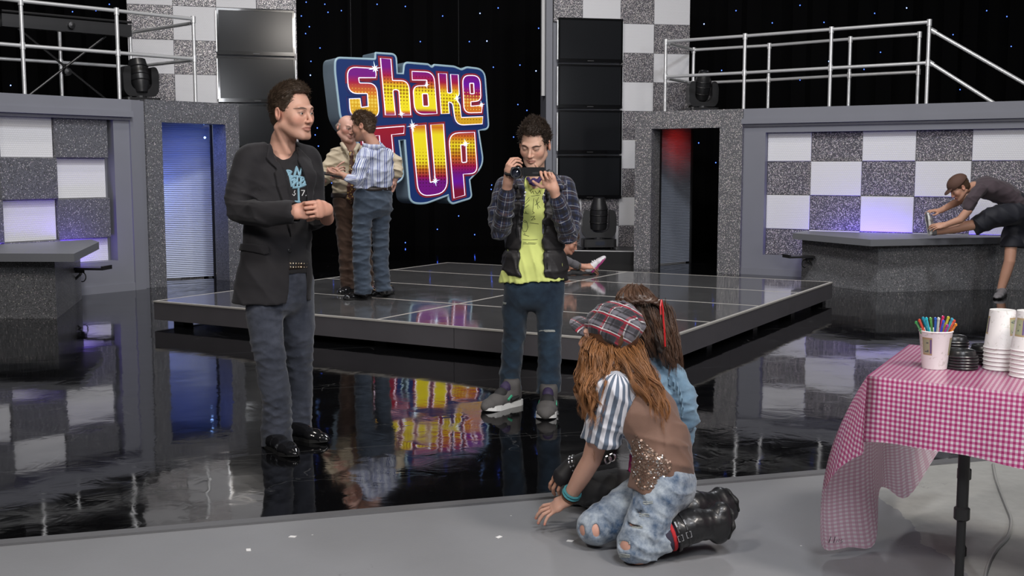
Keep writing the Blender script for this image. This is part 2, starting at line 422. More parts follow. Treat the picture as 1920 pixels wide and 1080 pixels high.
# ------------------------------------------------------------------ portals
def portal(name, x0, y0, deg, L, o0, o1, zt, zo, mat, label):
    m = MB(); D = .28
    m.prism([(0,0),(o0,0),(o0,zo),(o1,zo),(o1,0),(L,0),(L,zt),(0,zt)], (), 0, D, 'y')
    return ob(name, m, mat, label=label, cat='portal', loc=(x0, y0, 0), rz=R(deg))
PL = Plane(-4.30, 13.27, 48.7)
pl_ = portal('entrance_portal', -4.30, 13.27, 48.7, PL.sx(450), PL.sx(306), PL.sx(425), 2.22, 1.96, 'glitter_fine', 'grey sparkly doorway frame with blue light inside, left of the towers')
PR = Plane(1.726, 15.83, -32)
pr_ = portal('entrance_portal', 1.726, 15.83, -32, 1.57, PR.sx(1221), PR.sx(1348), 2.2, 1.96, 'glitter_portal', 'silver glittering doorway frame with red light inside, right of the tower')
def corr_panel(name, w, h, mat, loc, rz, label):
    m = MB(); n = int(h/.024); vs = []; fs = []
    for i in range(n*2+1):
        z = h*i/(n*2); y = .006*(i % 2); vs += [(0, y, z), (w, y, z)]
    for i in range(n*2): fs.append((2*i, 2*i+1, 2*i+3, 2*i+2))
    k = len(vs); vs += [(0,.05,0),(w,.05,0),(w,.05,h),(0,.05,h)]; fs += [(k,k+3,k+2,k+1)]
    e = 2*(n*2)
    fs += [(0,k,k+1,1),(e,e+1,k+2,k+3)]
    m.add(vs, fs)
    o = ob(name, m, mat, label=label, cat='panel', loc=loc, rz=rz)
    ob('edge_post', MB().box(w, w+.03, -.02, .06, -.02, h+.02), 'dark_steel', o); ob('edge_post', MB().box(-.03, 0, -.02, .06, -.02, h+.02), 'dark_steel', o)
    return o
corr_panel('corrugated_panel', .72, 2.05, 'corrugated', (-4.52, 14.2, .02), R(30), 'blue lit corrugated metal panel inside the left doorway')
corr_panel('corrugated_panel', .34, 2.05, 'corrugated', (-4.05, 14.85, .02), R(40), 'darker corrugated metal panel at right inside the left doorway')
_pn = [o for o in bpy.data.objects if o.name.startswith('corrugated_panel')][0]
for x_, y_, c_ in ((384, 258, 'star_led_white'), (382, 232, 'star_led_white')):
    q = at(x_, y_, 14.35); ob('indicator_light', MB().lathe([(.001,-.014),(.011,-.009),(.015,0),(.011,.009),(.001,.014)], 10), c_, _pn, loc=tuple(_pn.matrix_basis.inverted() @ q))
corr_panel('corrugated_panel', .66, 2.1, 'corrugated', (2.17, 16.45, .02), R(40), 'ribbed panel lit red at the top inside the right doorway')
area('blue_portal_lamp', (-3.95, 13.75, 1.9), (-4.0, 14.5, .5), .25, 6, (.12, .22, 1), 160)
spot('blue_portal_spot', (-4.0, 13.75, 1.2), (-4.1, 14.5, .75), 5, (.2, .22, 1), 90, 1.)
spot('red_portal_lamp', (2.72, 16.05, 1.99), (2.4, 16.72, 1.75), 22, (1, .03, .02), 60, 1.)
# ------------------------------------------------------------------ right wall
WR = Plane(3.075, 15.06, -32)
wr = wall('wall_right', WR, 0, 5.0, (WR.sx(1434), WR.sx(1516) + .655*5), (.27, 1.885), 2.2, 'grey framed wall of checkered tiles on the right behind the desk')
edges = [WR.sx(1434), WR.sx(1516)] + [WR.sx(1516) + .655*k for k in (1,2,3,4,5)]
zr = [1.885, 1.505, 1.065, .615, .27]
for r in range(4):
    for k in range(6):
        glit = (r + k) % 2 == 1
        ob('tile', MB().bev(edges[k]+.002, edges[k+1]-.002, .10 - (.012 if not glit else 0), .158, zr[r+1]+.002, zr[r]-.002, .006), 'glitter' if glit else 'white_tile', wr)
# ------------------------------------------------------------------ desks
def desk(name, base, top, z, label):
    o = ob(name, MB().prism(base, (), 0, z-.075), 'glitter_desk', label=label, cat='desk')
    ob('desk_top', MB().prism(top, (), z-.075, z), 'desk_grey', o)
    return o
dl = desk('judging_desk', [(-4.32,10.544),(-4.697,12.15),(-4.95,11.95),(-6.05,10.52)], [(-4.01,10.23),(-4.38,11.86),(-4.62,12.28),(-6.2,10.3)], .64, 'sparkly grey desk with plain grey top at the left edge')
dr = desk('judging_desk', [(3.62,13.95),(4.192,12.793),(5.687,13.135),(6.2,13.0),(5.6,13.45)], [(3.47,13.85),(4.03,12.56),(5.75,13.02),(6.6,12.9),(6.2,13.1),(3.75,14.35)], .62, 'sparkly grey desk with plain grey top at the right under the stretching dancer')
def tray(loc, rz, label):
    o = empty('keyboard_tray', loc, rz, label, 'tray')
    ob('shelf', MB().box(-.17, .17, -.1, .1, -.012, .012).box(-.17, -.15, -.1, .1, .012, .03), 'black_plastic', o)
    ob('bracket', MB().tube([(.15, 0, 0), (.13, 0, -.06), (.2, 0, -.12)], .014, 6).box(.1, .2, -.02, .02, -.05, 0), 'black_plastic', o)
    ob('cable_loop', MB().tube([(.1 + .04*math.cos(a), .03, -.09 + .05*math.sin(a)) for a in np.linspace(0, 5, 14)], .006, 6), 'cable', o)
    return o
q = on_z(168, 512, .38); tray((-4.42, 11.75, .37), R(180-8), 'small black tray bracketed to the side of the left desk')
tray((3.53, 13.75, .335), R(12), 'small black tray bracketed to the side of the right desk')
area('purple_strip_right', (4.5, 14.0, .3), (4.7, 14.8, .9), .9, 20, (.15, .08, 1), 170)
area('purple_strip_right_b', (5.6, 13.45, .3), (5.9, 13.6, .9), .6, 12, (.15, .08, 1), 170)
area('purple_strip_left', (-5.25, 11.55, .35), (-5.4, 12.0, 1.0), .5, 8, (.20, .1, 1), 170)
area('purple_strip_left_b', (-4.75, 12.25, .4), (-4.85, 12.5, .9), .3, 3, (.20, .1, 1), 170)
# ------------------------------------------------------------------ towers with television columns
def tv(parent_name, w, h, label, loc, rz, group):
    o = empty('television', loc, rz, label, 'television', group)
    ob('casing', MB().bev(0, w, 0, .07, 0, h, .012), 'tv_bezel', o)
    ob('screen', MB().box(.03, w-.03, -.002, .004, .055, h-.03), 'tv_screen', o)
    ob('bezel_frame', MB().prism([(.0,.0),(w,0),(w,h),(0,h)], [[(.03,.055),(w-.03,.055),(w-.03,h-.03),(.03,h-.03)]], -.012, .002, 'y'), 'tv_bezel', o)
    ob('side_trim', MB().box(-.012, 0, .0, .05, .04, h-.04), 'chrome', o); ob('side_trim', MB().box(w, w+.012, 0, .05, .04, h-.04), 'chrome', o)
    ob('badge', MB().box(w/2-.05, w/2+.05, -.0145, -.011, .018, .03), 'dark_steel', o)
    return o
TL = Plane(*(lambda q: (q[0], q[1]))((-.337*17.0, 17.0)), 16.5)
wL = TL.sx(560)
tl = ob('wall_tower_left', MB().box(0, wL, 0, .5, 0, 4.4), 'grey_paint', kind='structure', label='tall checkered tower with televisions on the left', loc=tuple(TL.o), rz=TL.a)
cx = [0, TL.sx(333), TL.sx(413)]; cx += [cx[2] + (wL-cx[2])/2, wL]
zt = TL(300, 10)[1]; rh = .507
for r in range(-2, 9):
    z1 = zt - r*rh; z0 = z1 - rh
    for k in range(4):
        if k >= 2 and r >= 0: continue
        if z1 < .1: continue
        glit = (r + k) % 2 == 0
        ob('tile', MB().bev(cx[k]+.001, cx[k+1]-.001, -.03 - (.006 if glit else 0), 0, max(z0,0)+.001, min(z1,4.4)-.001, .004), 'glitter' if glit else 'white_tile', tl)
ob('edge_trim', MB().box(wL-.045, wL+.004, -.06, 0, 0, 4.4), 'glitter', tl)
names = ['top', 'second', 'third', 'bottom']
for i in range(4):
    z = TL(420, 103)[1] - i*.715
    p = TL.o + TL.d*(TL.sx(413)) + TL.n*.09
    tv('t', wL - TL.sx(413) - .03, .69, f'black flat television on the left tower, {names[i]} of its column', (p.x, p.y, z), TL.a, 'televisions on the left tower')
TR = Plane(1.02*.0355*17.7, 17.7, 10)
TR = Plane((1036-960)/2112*17.7, 17.7, 11)
wR = TR.sx(1288)
tr_ = ob('wall_tower_right', MB().box(0, wR, 0, .5, 0, 4.6), 'grey_paint', kind='structure', label='tall checkered tower with televisions right of the sign', loc=tuple(TR.o), rz=TR.a)
xs = [0, TR.sx(1090), TR.sx(1160), TR.sx(1222), wR]
zt = TR(1225, 46)[1]; rh = .452
for r in range(-3, 10):
    z1 = zt - r*rh; z0 = z1 - rh
    if z1 < .1: continue
    for k in range(4):
        if k < 2 and 0 <= r < 6: continue
        glit = (r + k) % 2 == 1
        ob('tile', MB().bev(xs[k]+.001, xs[k+1]-.001, -.03 - (.006 if glit else 0), 0, max(z0,0)+.001, min(z1,4.6)-.001, .004), 'glitter' if glit else 'white_tile', tr_)
ob('edge_post', MB().box(-.13, -.03, -.1, .3, 0, 4.6), 'grey_paint', tr_)
ob('edge_tube', MB().tube([(-.16, -.02, TR(1024, 180)[1]), (-.16, -.02, 4.6)], .03, 8), 'white_trim', tr_)
for i in range(4):
    z = TR(1100, 118)[1] - i*.705
    p = TR.o + TR.d*(TR.sx(1043)) + TR.n*.09
    tv('t', TR.sx(1162) - TR.sx(1043), .675, f'black flat television on the right tower, {names[i]} of its column', (p.x, p.y, z), TR.a, 'televisions on the right tower')
# black riser in front of the right tower and pale board behind the moving light
rz_ = empty('black_riser', (1.95, 16.95, 0), R(170), 'low black riser at the foot of the right tower', 'riser')
ob('deck', MB().box(-.2, 1.7, -.5, .45, .17, .2), 'black_deck', rz_); ob('front_board', MB().box(-.2, 1.7, .42, .45, 0, .17), 'black_deck', rz_); ob('edge_strip', MB().box(-.2, 1.7, .45, .456, .188, .2), 'white_trim', rz_)
q = at(1122, 440, 17.35); w2 = 70/2112*17.4
ob('backing_board', MB().box(q.x-w2*.5, q.x+w2*.47, 17.42, 17.44, .2, at(1122, 421, 17.4).z), 'grey_paint', label='plain grey board standing behind the floor moving light', cat='board')
# ------------------------------------------------------------------ upper decks with pipe railings
def deck(name, poly, z, label):
    return ob(name, MB().prism(poly, (), z-.16, z), 'black_deck', kind='structure', label=label)
def railing(name, nodes, ends, ztop, zbase, label, r=.024, mid=.52, cap=True):
    """posts at nodes; rails run along the polyline"""
    o = empty(name, (nodes[0][0], nodes[0][1], zbase), 0, label, 'railing'); b = Vector((nodes[0][0], nodes[0][1], zbase))
    def L(x, y, z): return Vector((x, y, z)) - b
    for (x, y) in nodes[ends[0]:len(nodes)-ends[1]]:
        ob('post', MB().tube([L(x, y, zbase), L(x, y, ztop)], r, 10), 'chrome', o, smooth=True)
        ob('fitting', MB().tube([L(x, y, ztop-.05), L(x, y, ztop+.035)], r*1.35, 10), 'chrome', o, smooth=True)
        ob('fitting', MB().tube([L(x, y, ztop-mid-.04), L(x, y, ztop-mid+.04)], r*1.35, 10), 'chrome', o, smooth=True)
        ob('base_flange', MB().lathe([(.055,0),(.055,.012),(.033,.03),(.033,.05)], 12, tuple(L(x, y, zbase))), 'chrome', o, smooth=True)
    for i in range(len(nodes)-1):
        (x0, y0), (x1, y1) = nodes[i], nodes[i+1]
        ob('rail', MB().tube([L(x0, y0, ztop), L(x1, y1, ztop)], r, 10), 'chrome', o, smooth=True)
        ob('rail', MB().tube([L(x0, y0, ztop-mid), L(x1, y1, ztop-mid)], r, 10), 'chrome', o, smooth=True)
    return o
ZD = 2.2
deck('ceiling_deck_left', [(-7.5,9.9),(-6.45,10.95),(-4.72,13.25),(-3.86,14.35),(-4.1,15.2),(-5.4,16.45),(-8.6,13.4)], ZD, 'raised black deck on top of the left wall')
railing('pipe_railing', [(-7.2,11.95),(-5.80,13.50),(-4.96,14.33),(-4.22,15.12)], (0,0), 3.38, ZD, 'chrome pipe railing along the front of the left deck')
railing('pipe_railing', [(-7.6,14.2),(-6.15,15.5),(-5.43,16.22),(-4.27,15.17)], (0,1), 3.33, ZD, 'chrome pipe railing along the back of the left deck', mid=.48)
deck('ceiling_deck_right', [(1.95,16.15),(3.35,15.3),(7.5,12.7),(8.1,13.6),(6.2,15.8),(2.75,18.1)], ZD, 'raised black deck on top of the right wall')
fr = [(2.30,17.04),(3.34,16.34),(4.36,15.57),(5.41,14.80)]
rr = [(2.36,17.14),(2.88,18.05),(3.93,17.4),(4.91,16.54),(5.70,15.95)]
railing('pipe_railing', fr, (0,0), 3.3, ZD, 'chrome pipe railing along the front of the right deck')
railing('pipe_railing', rr, (1,0), 3.28, ZD, 'chrome pipe railing along the back of the right deck')
so = empty('stair_railing', (5.45, 14.85, 2.2), 0, 'sloping chrome stair rails running down at the far right', 'railing')
b = Vector((5.45, 14.85, 2.2))
for za, zb in ((3.2, 2.42), (2.78, 2.0)):
    p0 = Vector((5.47, 14.86, za)); p1 = Vector((6.62, 14.4, zb)); p2 = p1 + (p1-p0)*.5
    if za < 3: p1 = Vector((6.2, 14.55, 2.24)); p2 = p1 + (p1 - p0)*.05
    ob('rail', MB().tube([p0-b, p1-b, p2-b], .026, 10), 'chrome', so, smooth=True)
    ob('fitting', MB().tube([p0-b-(p1-p0)*.03, p0-b+(p1-p0)*.04], .036, 10), 'chrome', so, smooth=True)
ob('post', MB().tube([Vector((6.85,14.3,2.2))-b, Vector((6.85,14.3,2.3))-b], .026, 8), 'chrome', so)
# folded stand with crossed legs on the left deck
fs_ = empty('folding_stand', (-5.92, 14.95, ZD), R(43), 'dark folding stand with a long bar and crossed legs on the left deck', 'stand')
ob('top_bar', MB().box(-.75, .95, -.06, .06, 1.0, 1.16), 'dark_steel', fs_)
ob('edge_rail', MB().tube([(-.75,-.06,1.19),(.95,-.06,1.19)], .018, 8), 'dark_steel', fs_)
ob('leg', MB().tube([(-.55,-.03,.99),(.75,-.03,0)], .016, 8), 'black_metal', fs_); ob('leg', MB().tube([(.62,.03,.99),(-.62,.03,0)], .016, 8), 'black_metal', fs_)
ob('knob', MB().lathe([(.0,0),(.045,0),(.045,.04),(.0,.05)], 12, M=Matrix.Translation((.12,-.06,1.08)) @ Matrix.Rotation(R(90),4,'X')), 'dark_steel', fs_)
ob('pivot', MB().lathe([(.0,0),(.05,0),(.05,.09),(.0,.1)], 12, M=Matrix.Translation((.07,.05,.48)) @ Matrix.Rotation(R(90),4,'X')), 'dark_steel', fs_)
# ------------------------------------------------------------------ moving head lights
def moving_light(loc, rz, s, tilt, label):
    o = empty('moving_light', loc, rz, label, 'stage light', 'moving head stage lights'); 
    ob('base', MB().prism(fillet([(-.26*s,-.17*s,.05*s),(.26*s,-.17*s,.05*s),(.26*s,.17*s,.05*s),(-.26*s,.17*s,.05*s)], 3), (), .03*s, .15*s), 'black_plastic', o)
    for x in (-.19, .19):
        for y in (-.11, .11): ob('rubber_foot', MB().lathe([(.025*s,0),(.025*s,.03*s)], 8, (x*s, y*s, 0)), 'cable', o)
    ob('display', MB().box(-.07*s, .07*s, -.175*s, -.168*s, .06*s, .12*s), 'lens_glass', o)
    yk = MB()
    yk.prism(fillet([(-.26*s,.24*s,.06*s),(-.20*s,.17*s,.03*s),(.20*s,.17*s,.03*s),(.26*s,.24*s,.06*s),(.27*s,.50*s,.06*s),(.23*s,.60*s,.05*s),(.15*s,.60*s,.04*s),(.155*s,.32*s,.06*s),(.08*s,.25*s,.05*s),(-.08*s,.25*s,.05*s),(-.155*s,.32*s,.06*s),(-.15*s,.60*s,.04*s),(-.23*s,.60*s,.05*s),(-.27*s,.50*s,.06*s)], 4), (), -.09*s, .09*s, 'y')
    ob('yoke', yk, 'black_plastic', o); ob('swivel', MB().lathe([(.11*s,.15*s),(.11*s,.18*s)], 16), 'dark_steel', o)
    Mh = Matrix.Translation((0, 0, .50*s)) @ Matrix.Rotation(R(tilt), 4, 'X')
    hd = MB().lathe([(.06*s,-.22*s),(.12*s,-.20*s),(.135*s,-.12*s),(.14*s,.10*s),(.13*s,.16*s),(.10*s,.24*s),(.085*s,.29*s)], 20, M=Mh)
    h = ob('head', hd, 'black_plastic', o, smooth=True)
    ob('lens', MB().lathe([(.0,.285*s),(.06*s,.292*s),(.08*s,.288*s)], 20, M=Mh), 'lens_glass', h, smooth=True)
    for z in (-.1, .02, .11): ob('cooling_rib', MB().lathe([(.142*s,z*s),(.148*s,(z+.008)*s),(.142*s,(z+.016)*s)], 20, M=Mh, cap=False), 'black_metal', h)
    return o
q = at(1122, 478, 17.05)
moving_light((q.x, 17.05, .2), R(4), .98, 6, 'black moving head stage light on the riser below the right tower')
q = at(1316, 205, 17.3); moving_light((q.x, 17.3, ZD), R(10), .88, 20, 'black moving head stage light on the right deck behind the railing')
q = at(262, 186, 14.9); moving_light((q.x, 14.9, ZD), R(40), .9, 165, 'black moving head stage light tilted down on the left deck')
# ------------------------------------------------------------------ hanging sign: lit letters on a thick navy backing
SG = Plane(-1.45, 15.8, 30)
def zpts(pts, ox, oy, k):                       # enlarged-view coordinates -> sign plane (s, z); third number is a corner radius
    out = []
    for p in pts:
        s_, z_ = SG(ox + p[0]/k, oy + p[1]/k); out.append((s_, z_, (p[2]/k*.0082 if len(p) > 2 else 0)))
    return out
Z1 = (600, 90, 6.75); Z2 = (760, 90, 6.75); Z3 = (600, 220, 6.); Z4 = (740, 220, 6.)
sign = empty('title_sign', (SG.o.x, SG.o.y, .9), SG.a, 'hanging sign reading Shake It Up in glowing purple and yellow letters', 'sign')
def loc2(poly): return [(p[0], p[1]-.9) + tuple(p[2:]) for p in poly]
back = zpts([(178,280,90),(185,112,130),(690,132,8),(692,52,20),(970,70,70),(985,312,0),(1045,314,0),(1058,172,60)], *Z1) + \
       zpts([(290,198,10),(335,232,10),(360,204,12),(620,226,20),(710,264,10),(775,234,30),(1010,262,190),(1064,1030,90),(935,1052,0)], *Z2) + \
       zpts([(1010,540,150),(850,705,0),(875,912,50),(645,982,30),(600,940,30),(598,885,0),(330,985,120),(165,965,100),(107,262,0),(58,266,0),(112,690,90),(-15,768,0)], *Z4) + \
       zpts([(470,800,60),(405,200,0),(300,150,60)], *Z3) + zpts([(250,890,100)], *Z1)
bp = loc2([(p[0], p[1], p[2]) for p in back]); bf = fillet(bp, 7)
ob('backing', MB().prism(bf, (), .012, .43, 'y'), 'sign_side', sign)
ob('face_board', MB().prism(offset(bf, -.022), (), -.006, .014, 'y'), 'sign_navy', sign)
ob('rim', MB().tube([(p[0], .006, p[1]) for p in offset(bf, -.012)], .017, 8, closed=True), 'sign_rim', sign, smooth=True)
PU=(.16,.004,.20); RD=(.36,.006,.045); OR=(.62,.16,.012); GD=(.66,.36,.012); YE=(.86,.72,.015); DR=(.2,.004,.03); VI=(.14,.004,.34)
LET = {
 'letter_s': (Z1, [(703,262),(335,240,110),(352,578,130),(592,578,12),(603,742,5),(513,752,8),(500,640),(362,645),(378,875,120),(745,885,110),(706,448,130),(490,445,14),(480,378,8),(697,378)], [], [(0,GD),(.35,GD),(.5,OR),(.7,RD),(.85,PU),(1,PU)], (.05,.6), False),
 'letter_h': (Z1, [(757,130),(888,142),(908,412,10),(1112,415,110),(1140,850),(1010,850),(990,532,30),(912,528,30),(945,850),(820,850)], [], [(0,PU),(.06,OR),(.1,YE),(.5,YE),(.6,OR),(.7,RD),(.85,PU),(1,PU)], (.15,.75), True),
 'letter_a': (Z2, [(75,297),(352,308,110),(392,832),(112,842,120),(88,482,80),(270,478,10),(262,408,10),(80,407)], [[(205,580,15),(275,580,15),(288,738,15),(215,738,15)]], [(0,PU),(.06,RD),(.14,YE),(.55,YE),(.68,OR),(.8,RD),(1,PU)], (.4,.9), True),
 'letter_k': (Z2, [(410,322),(512,328),(524,572,20),(580,572,20),(563,335),(660,340),(672,590,15),(640,640,5),(682,720,20),(700,880),(972,870),(965,962),(630,980,110),(590,700,60),(535,680,20),(548,830),(447,835)], [], [(0,GD),(.2,GD),(.3,YE),(.6,YE),(.72,OR),(.82,RD),(1,PU)], (.02,.75), True),
 'letter_e': (Z2, [(715,348,90),(935,350,100),(948,670,80),(820,682,5),(820,738,5),(965,725),(955,818),(735,824,90)], [[(805,448,8),(855,448,8),(862,580,8),(812,580,8)]], [(0,OR),(.3,OR),(.5,RD),(.75,VI),(1,PU)], (.0,.6), False),
 'letter_i': (Z3, [(470,235),(560,228),(600,640),(512,648)], [], [(0,RD),(1,DR)], (.0,.1), True),
 'letter_t': (Z3, [(590,128),(940,100),(935,182),(797,195),(838,650),(705,662),(660,205),(596,210)], [], [(0,PU),(.3,DR),(1,(.3,.006,.02))], (.0,.1), True),
 'letter_u': (Z4, [(185,100),(338,85),(392,732,5),(450,718,5),(398,85),(540,75),(592,850,150),(262,895,130)], [], [(0,PU),(.2,PU),(.27,RD),(.36,OR),(.46,YE),(.85,YE),(.95,OR),(1,GD)], (.1,.62), True),
 'letter_p': (Z4, [(598,180,120),(890,168),(922,630,140),(762,640),(782,875),(660,910)], [[(735,310,5),(795,310,5),(803,505,15),(748,510,15)]], [(0,DR),(.12,DR),(.25,VI),(.38,PU),(.5,RD),(.62,OR),(.8,YE),(.92,OR),(1,RD)], (.35,1.05), True),
}
for nm, (zz, outl, holes, stops, dots, dk) in LET.items():
    po = fillet(loc2(zpts(outl, *zz)), 6); ph = [fillet(loc2(zpts(h, *zz)), 4) for h in holes]
    MATS['lit_' + nm] = (lambda n, s=stops, d=dots, k=dk: letter_mat(n, s, d, k))
    L = ob(nm, MB().prism(po, ph, -.022, -.006, 'y'), 'lit_' + nm, sign)
    ob('letter_border', MB().prism(offset(po, .032), (), -.014, -.006, 'y'), 'sign_border', L)
    ob('neon_outline', MB().tube([(p[0], -.022, p[1]) for p in po], .0068, 6, closed=True), 'sign_neon', L, smooth=True)
    for h in ph: ob('neon_outline', MB().tube([(p[0], -.022, p[1]) for p in h], .0075, 6, closed=True), 'sign_neon', L, smooth=True)
def sparkle(zz, x, y, r):
    (s_, z_, _), = zpts([(x, y)], *zz); z_ -= .9
    pts = []
    for k in range(16):
        a = math.pi*k/8 + .2; q = r if k % 4 == 0 else (r*.55 if k % 4 == 2 else r*.2); pts.append((s_ + q*math.cos(a), z_ + q*math.sin(a)))
    ob('sparkle', MB().prism(pts, (), -.036, -.030, 'y'), 'sign_sparkle', sign)
for a in ((Z1,685,262,.10),(Z1,1018,835,.06),(Z2,640,640,.06),(Z2,950,720,.06),(Z2,255,470,.05),(Z4,190,95,.09),(Z4,445,715,.075),(Z4,785,300,.075)): sparkle(*a)
for sx_ in (SG.sx(672), SG.sx(873)): ob('hanging_wire', MB().tube([(sx_, .2, 2.0), (sx_, .2, 8)], .004, 5), 'dark_steel', sign)
# ------------------------------------------------------------------ folding table with gingham cloth
FLc = Vector((1.162, 3.61, 0)); fd = Vector((math.cos(R(-38)), math.sin(R(-38)), 0)); ld = Vector((.49, .872, 0)).normalized(); TZ = .745
tb = empty('folding_table', (1.7, 3.75, 0), 0, 'folding table with black legs under the pink gingham cloth', 'table')
def TP(a, b, z): return FLc + fd*a + ld*b + Vector((0, 0, z))
tl0 = Vector((1.7, 3.75, 0))
def quadprism(P4, z0, z1): return MB().prism([(p.x, p.y) for p in P4], (), z0, z1)
ob('table_top', quadprism([TP(.02,.02,0)-tl0, TP(1.8,.02,0)-tl0, TP(1.8,.74,0)-tl0, TP(.02,.74,0)-tl0], TZ-.045, TZ-.004), 'white_trim', tb)
def leg(a, b, br=True):
    p = TP(a, b, 0) - tl0
    l = ob('leg', MB().tube([(p.x, p.y, .0), (p.x, p.y, .32)], .0145, 12).tube([(p.x, p.y, .30), (p.x, p.y, TZ-.045)], .0185, 12), 'black_metal', tb, smooth=True)
    ob('clamp_ring', MB().lathe([(.019,.285),(.025,.29),(.025,.325),(.019,.33)], 14, (p.x, p.y, 0)), 'black_plastic', l, smooth=True)
    ob('rubber_foot', MB().lathe([(.02,0),(.02,.03),(.015,.04)], 12, (p.x, p.y, 0)), 'cable', l)
    return p
p1 = leg(.30, .12); p2 = leg(.24, .62)
ob('cross_bar', MB().tube([(p1.x, p1.y, .55), (p2.x, p2.y, .55)], .011, 8), 'black_metal', tb)
ob('brace', MB().tube([p1 + Vector((0,0,.50)), TP(.62,.36,TZ-.05) - tl0], .010, 8), 'black_metal', tb)
leg(1.5, .12); leg(1.5, .62)
def _gingham(nm):
    t = NT(nm); u, v, _ = t.xyz(t.attr('puv').outputs['Vector'])
    def st(a): return t.math('GREATER_THAN', t.math('SINE', t.math('MULTIPLY', a, 2*math.pi/.0158)), 0.)
    k = t.math('MULTIPLY', t.math('ADD', st(u), st(v)), .5)
    col = t.ramp(k, [(0, (.86,.76,.80)), (.5, (.66,.21,.41)), (1, (.46,.022,.17))])
    n = t.noise(9, t.obj(), 3).outputs[0]
    t.set(Base_Color=col, Roughness=.2, Specular_IOR_Level=.6, Coat_Weight=.5, Coat_Roughness=.25)
    t.bump(n, .10, .02)
    # printed face outside, paler bare back inside
    geo = t.n('NewGeometry'); b2 = t.n('BsdfPrincipled'); pale = t.mix(.6, col, (.90,.83,.85)); t.lk(pale, b2.inputs['Base Color']); b2.inputs['Roughness'].default_value = .55
    ms = t.n('MixShader'); t.lk(geo.outputs['Backfacing'], ms.inputs[0]); t.lk(t.b.outputs[0], ms.inputs[1]); t.lk(b2.outputs[0], ms.inputs[2])
    tl = t.n('BsdfTranslucent'); t.lk(t.mix(.35, col, (.95,.88,.9)), tl.inputs[0]); m2 = t.n('MixShader'); m2.inputs[0].default_value = .38; t.lk(ms.outputs[0], m2.inputs[1]); t.lk(tl.outputs[0], m2.inputs[2]); t.lk(m2.outputs[0], t.out.inputs[0])
    return t.m
MATS['gingham'] = _gingham
def cloth_obj():
    cols = []                                   # each column: list of (point, u, v)
    NV = 14
    def column(T, Bp, mid, u, v0, mode):
        c = []; T = Vector(T); Bp = Vector(Bp)
        Ln = (Bp - T).length
        for k in range(NV + 1):
            t = k / NV; p = T*(1-t)**2 + Vector(mid)*2*t*(1-t) + Bp*t*t
            c.append((p, u, v0 - t*Ln))
        cols.append(c)
    for i in range(34):                         # front flap from right to the corner
        a = 1.75*(1 - i/33)
        T = TP(a, 0, TZ); wv = .012*math.sin(a*23) + .01*math.sin(a*9+1)
        fl_ = 0.
        Bp = TP(a - .06*fl_, -.035 + wv - .03*fl_, TZ - .215 + .01*math.sin(a*7))
        Md = TP(a - .01*fl_, -.022 + wv*.3, TZ - .10)
        column(T, Bp, Md, a, 0, 0)
    fan = [((1618,850),3.60,(1628,772),3.59),((1596,862),3.64,(1612,768),3.62),((1566,886),3.70,(1592,772),3.68),((1545,925),3.80,(1560,800),3.76),((1538,985),3.88,(1545,830),3.84)]
    C0 = TP(0, 0, TZ); ua = -.05
    for (bx, by), bY, (mx, my), mY in fan:
        column(C0, at(bx, by, bY), at(mx, my, mY), ua, 0, 1); ua -= .055
    lf = [((1546,1030),3.98,(1522,850),3.95,.06),((1592,1026),4.02,(1560,840),4.0,.15),((1640,1020),4.08,(1610,820),4.05,.24),((1648,925),4.15,(1640,800),4.1,.3),((1662,915),4.32,(1650,790),4.2,.38),((1702,932),4.40,(1690,780),4.35,.5),((1756,852),4.50,(1720,770),4.45,.62),((1790,800),4.6,(1740,740),4.55,.74)]
    for (bx, by), bY, (mx, my), mY, b_ in lf:
        column(TP(0, b_, TZ), at(bx, by, bY), at(mx, my, mY), ua, 0, 2); ua -= .07
    # refine across columns by smooth interpolation of the draped end
    ref = cols[:33]; tail = cols[33:]
    n = len(tail)
    for i in range(n-1):
        a, b_, c_, d_ = tail[max(i-1,0)], tail[i], tail[i+1], tail[min(i+2,n-1)]
        for q in range(5):
            t = q/5; col = []
            for k in range(NV+1):
                P0, P1, P2, P3 = a[k][0], b_[k][0], c_[k][0], d_[k][0]
                p = .5*((2*P1) + (P2-P0)*t + (2*P0-5*P1+4*P2-P3)*t*t + (3*P1-P0-3*P2+P3)*t**3)
                col.append((p, b_[k][1]*(1-t)+c_[k][1]*t, b_[k][2]*(1-t)+c_[k][2]*t))
            ref.append(col)
    ref.append(tail[-1])
    V = []; UV = []; Fc = []; m_ = NV+1
    for c in ref:
        for (p, u, v) in c: V.append(tuple(p)); UV.append((u, v, 0))
    for i in range(len(ref)-1):
        for k in range(NV): Fc.append((i*m_+k, (i+1)*m_+k, (i+1)*m_+k+1, i*m_+k+1))
    o_ = len(V); nx, ny = 30, 12                # top sheet
    for i in range(nx+1):
        for j in range(ny+1):
            a, b_ = 1.75*i/nx, .75*j/ny; V.append(tuple(TP(a, b_, TZ))); UV.append((a, b_, 0))
    for i in range(nx):
        for j in range(ny): Fc.append((o_+i*(ny+1)+j, o_+(i+1)*(ny+1)+j, o_+(i+1)*(ny+1)+j+1, o_+i*(ny+1)+j+1))
    me = bpy.data.meshes.new('tablecloth'); me.from_pydata(V, [], Fc)
    at_ = me.attributes.new('puv', 'FLOAT_VECTOR', 'POINT'); at_.data.foreach_set('vector', np.array(UV, dtype=np.float32).ravel())
    me.polygons.foreach_set('use_smooth', [True]*len(me.polygons)); me.materials.append(M('gingham'))
    return ob('tablecloth', me, None, label='pink and white gingham vinyl cloth draped over the folding table', cat='tablecloth')
cl = cloth_obj()
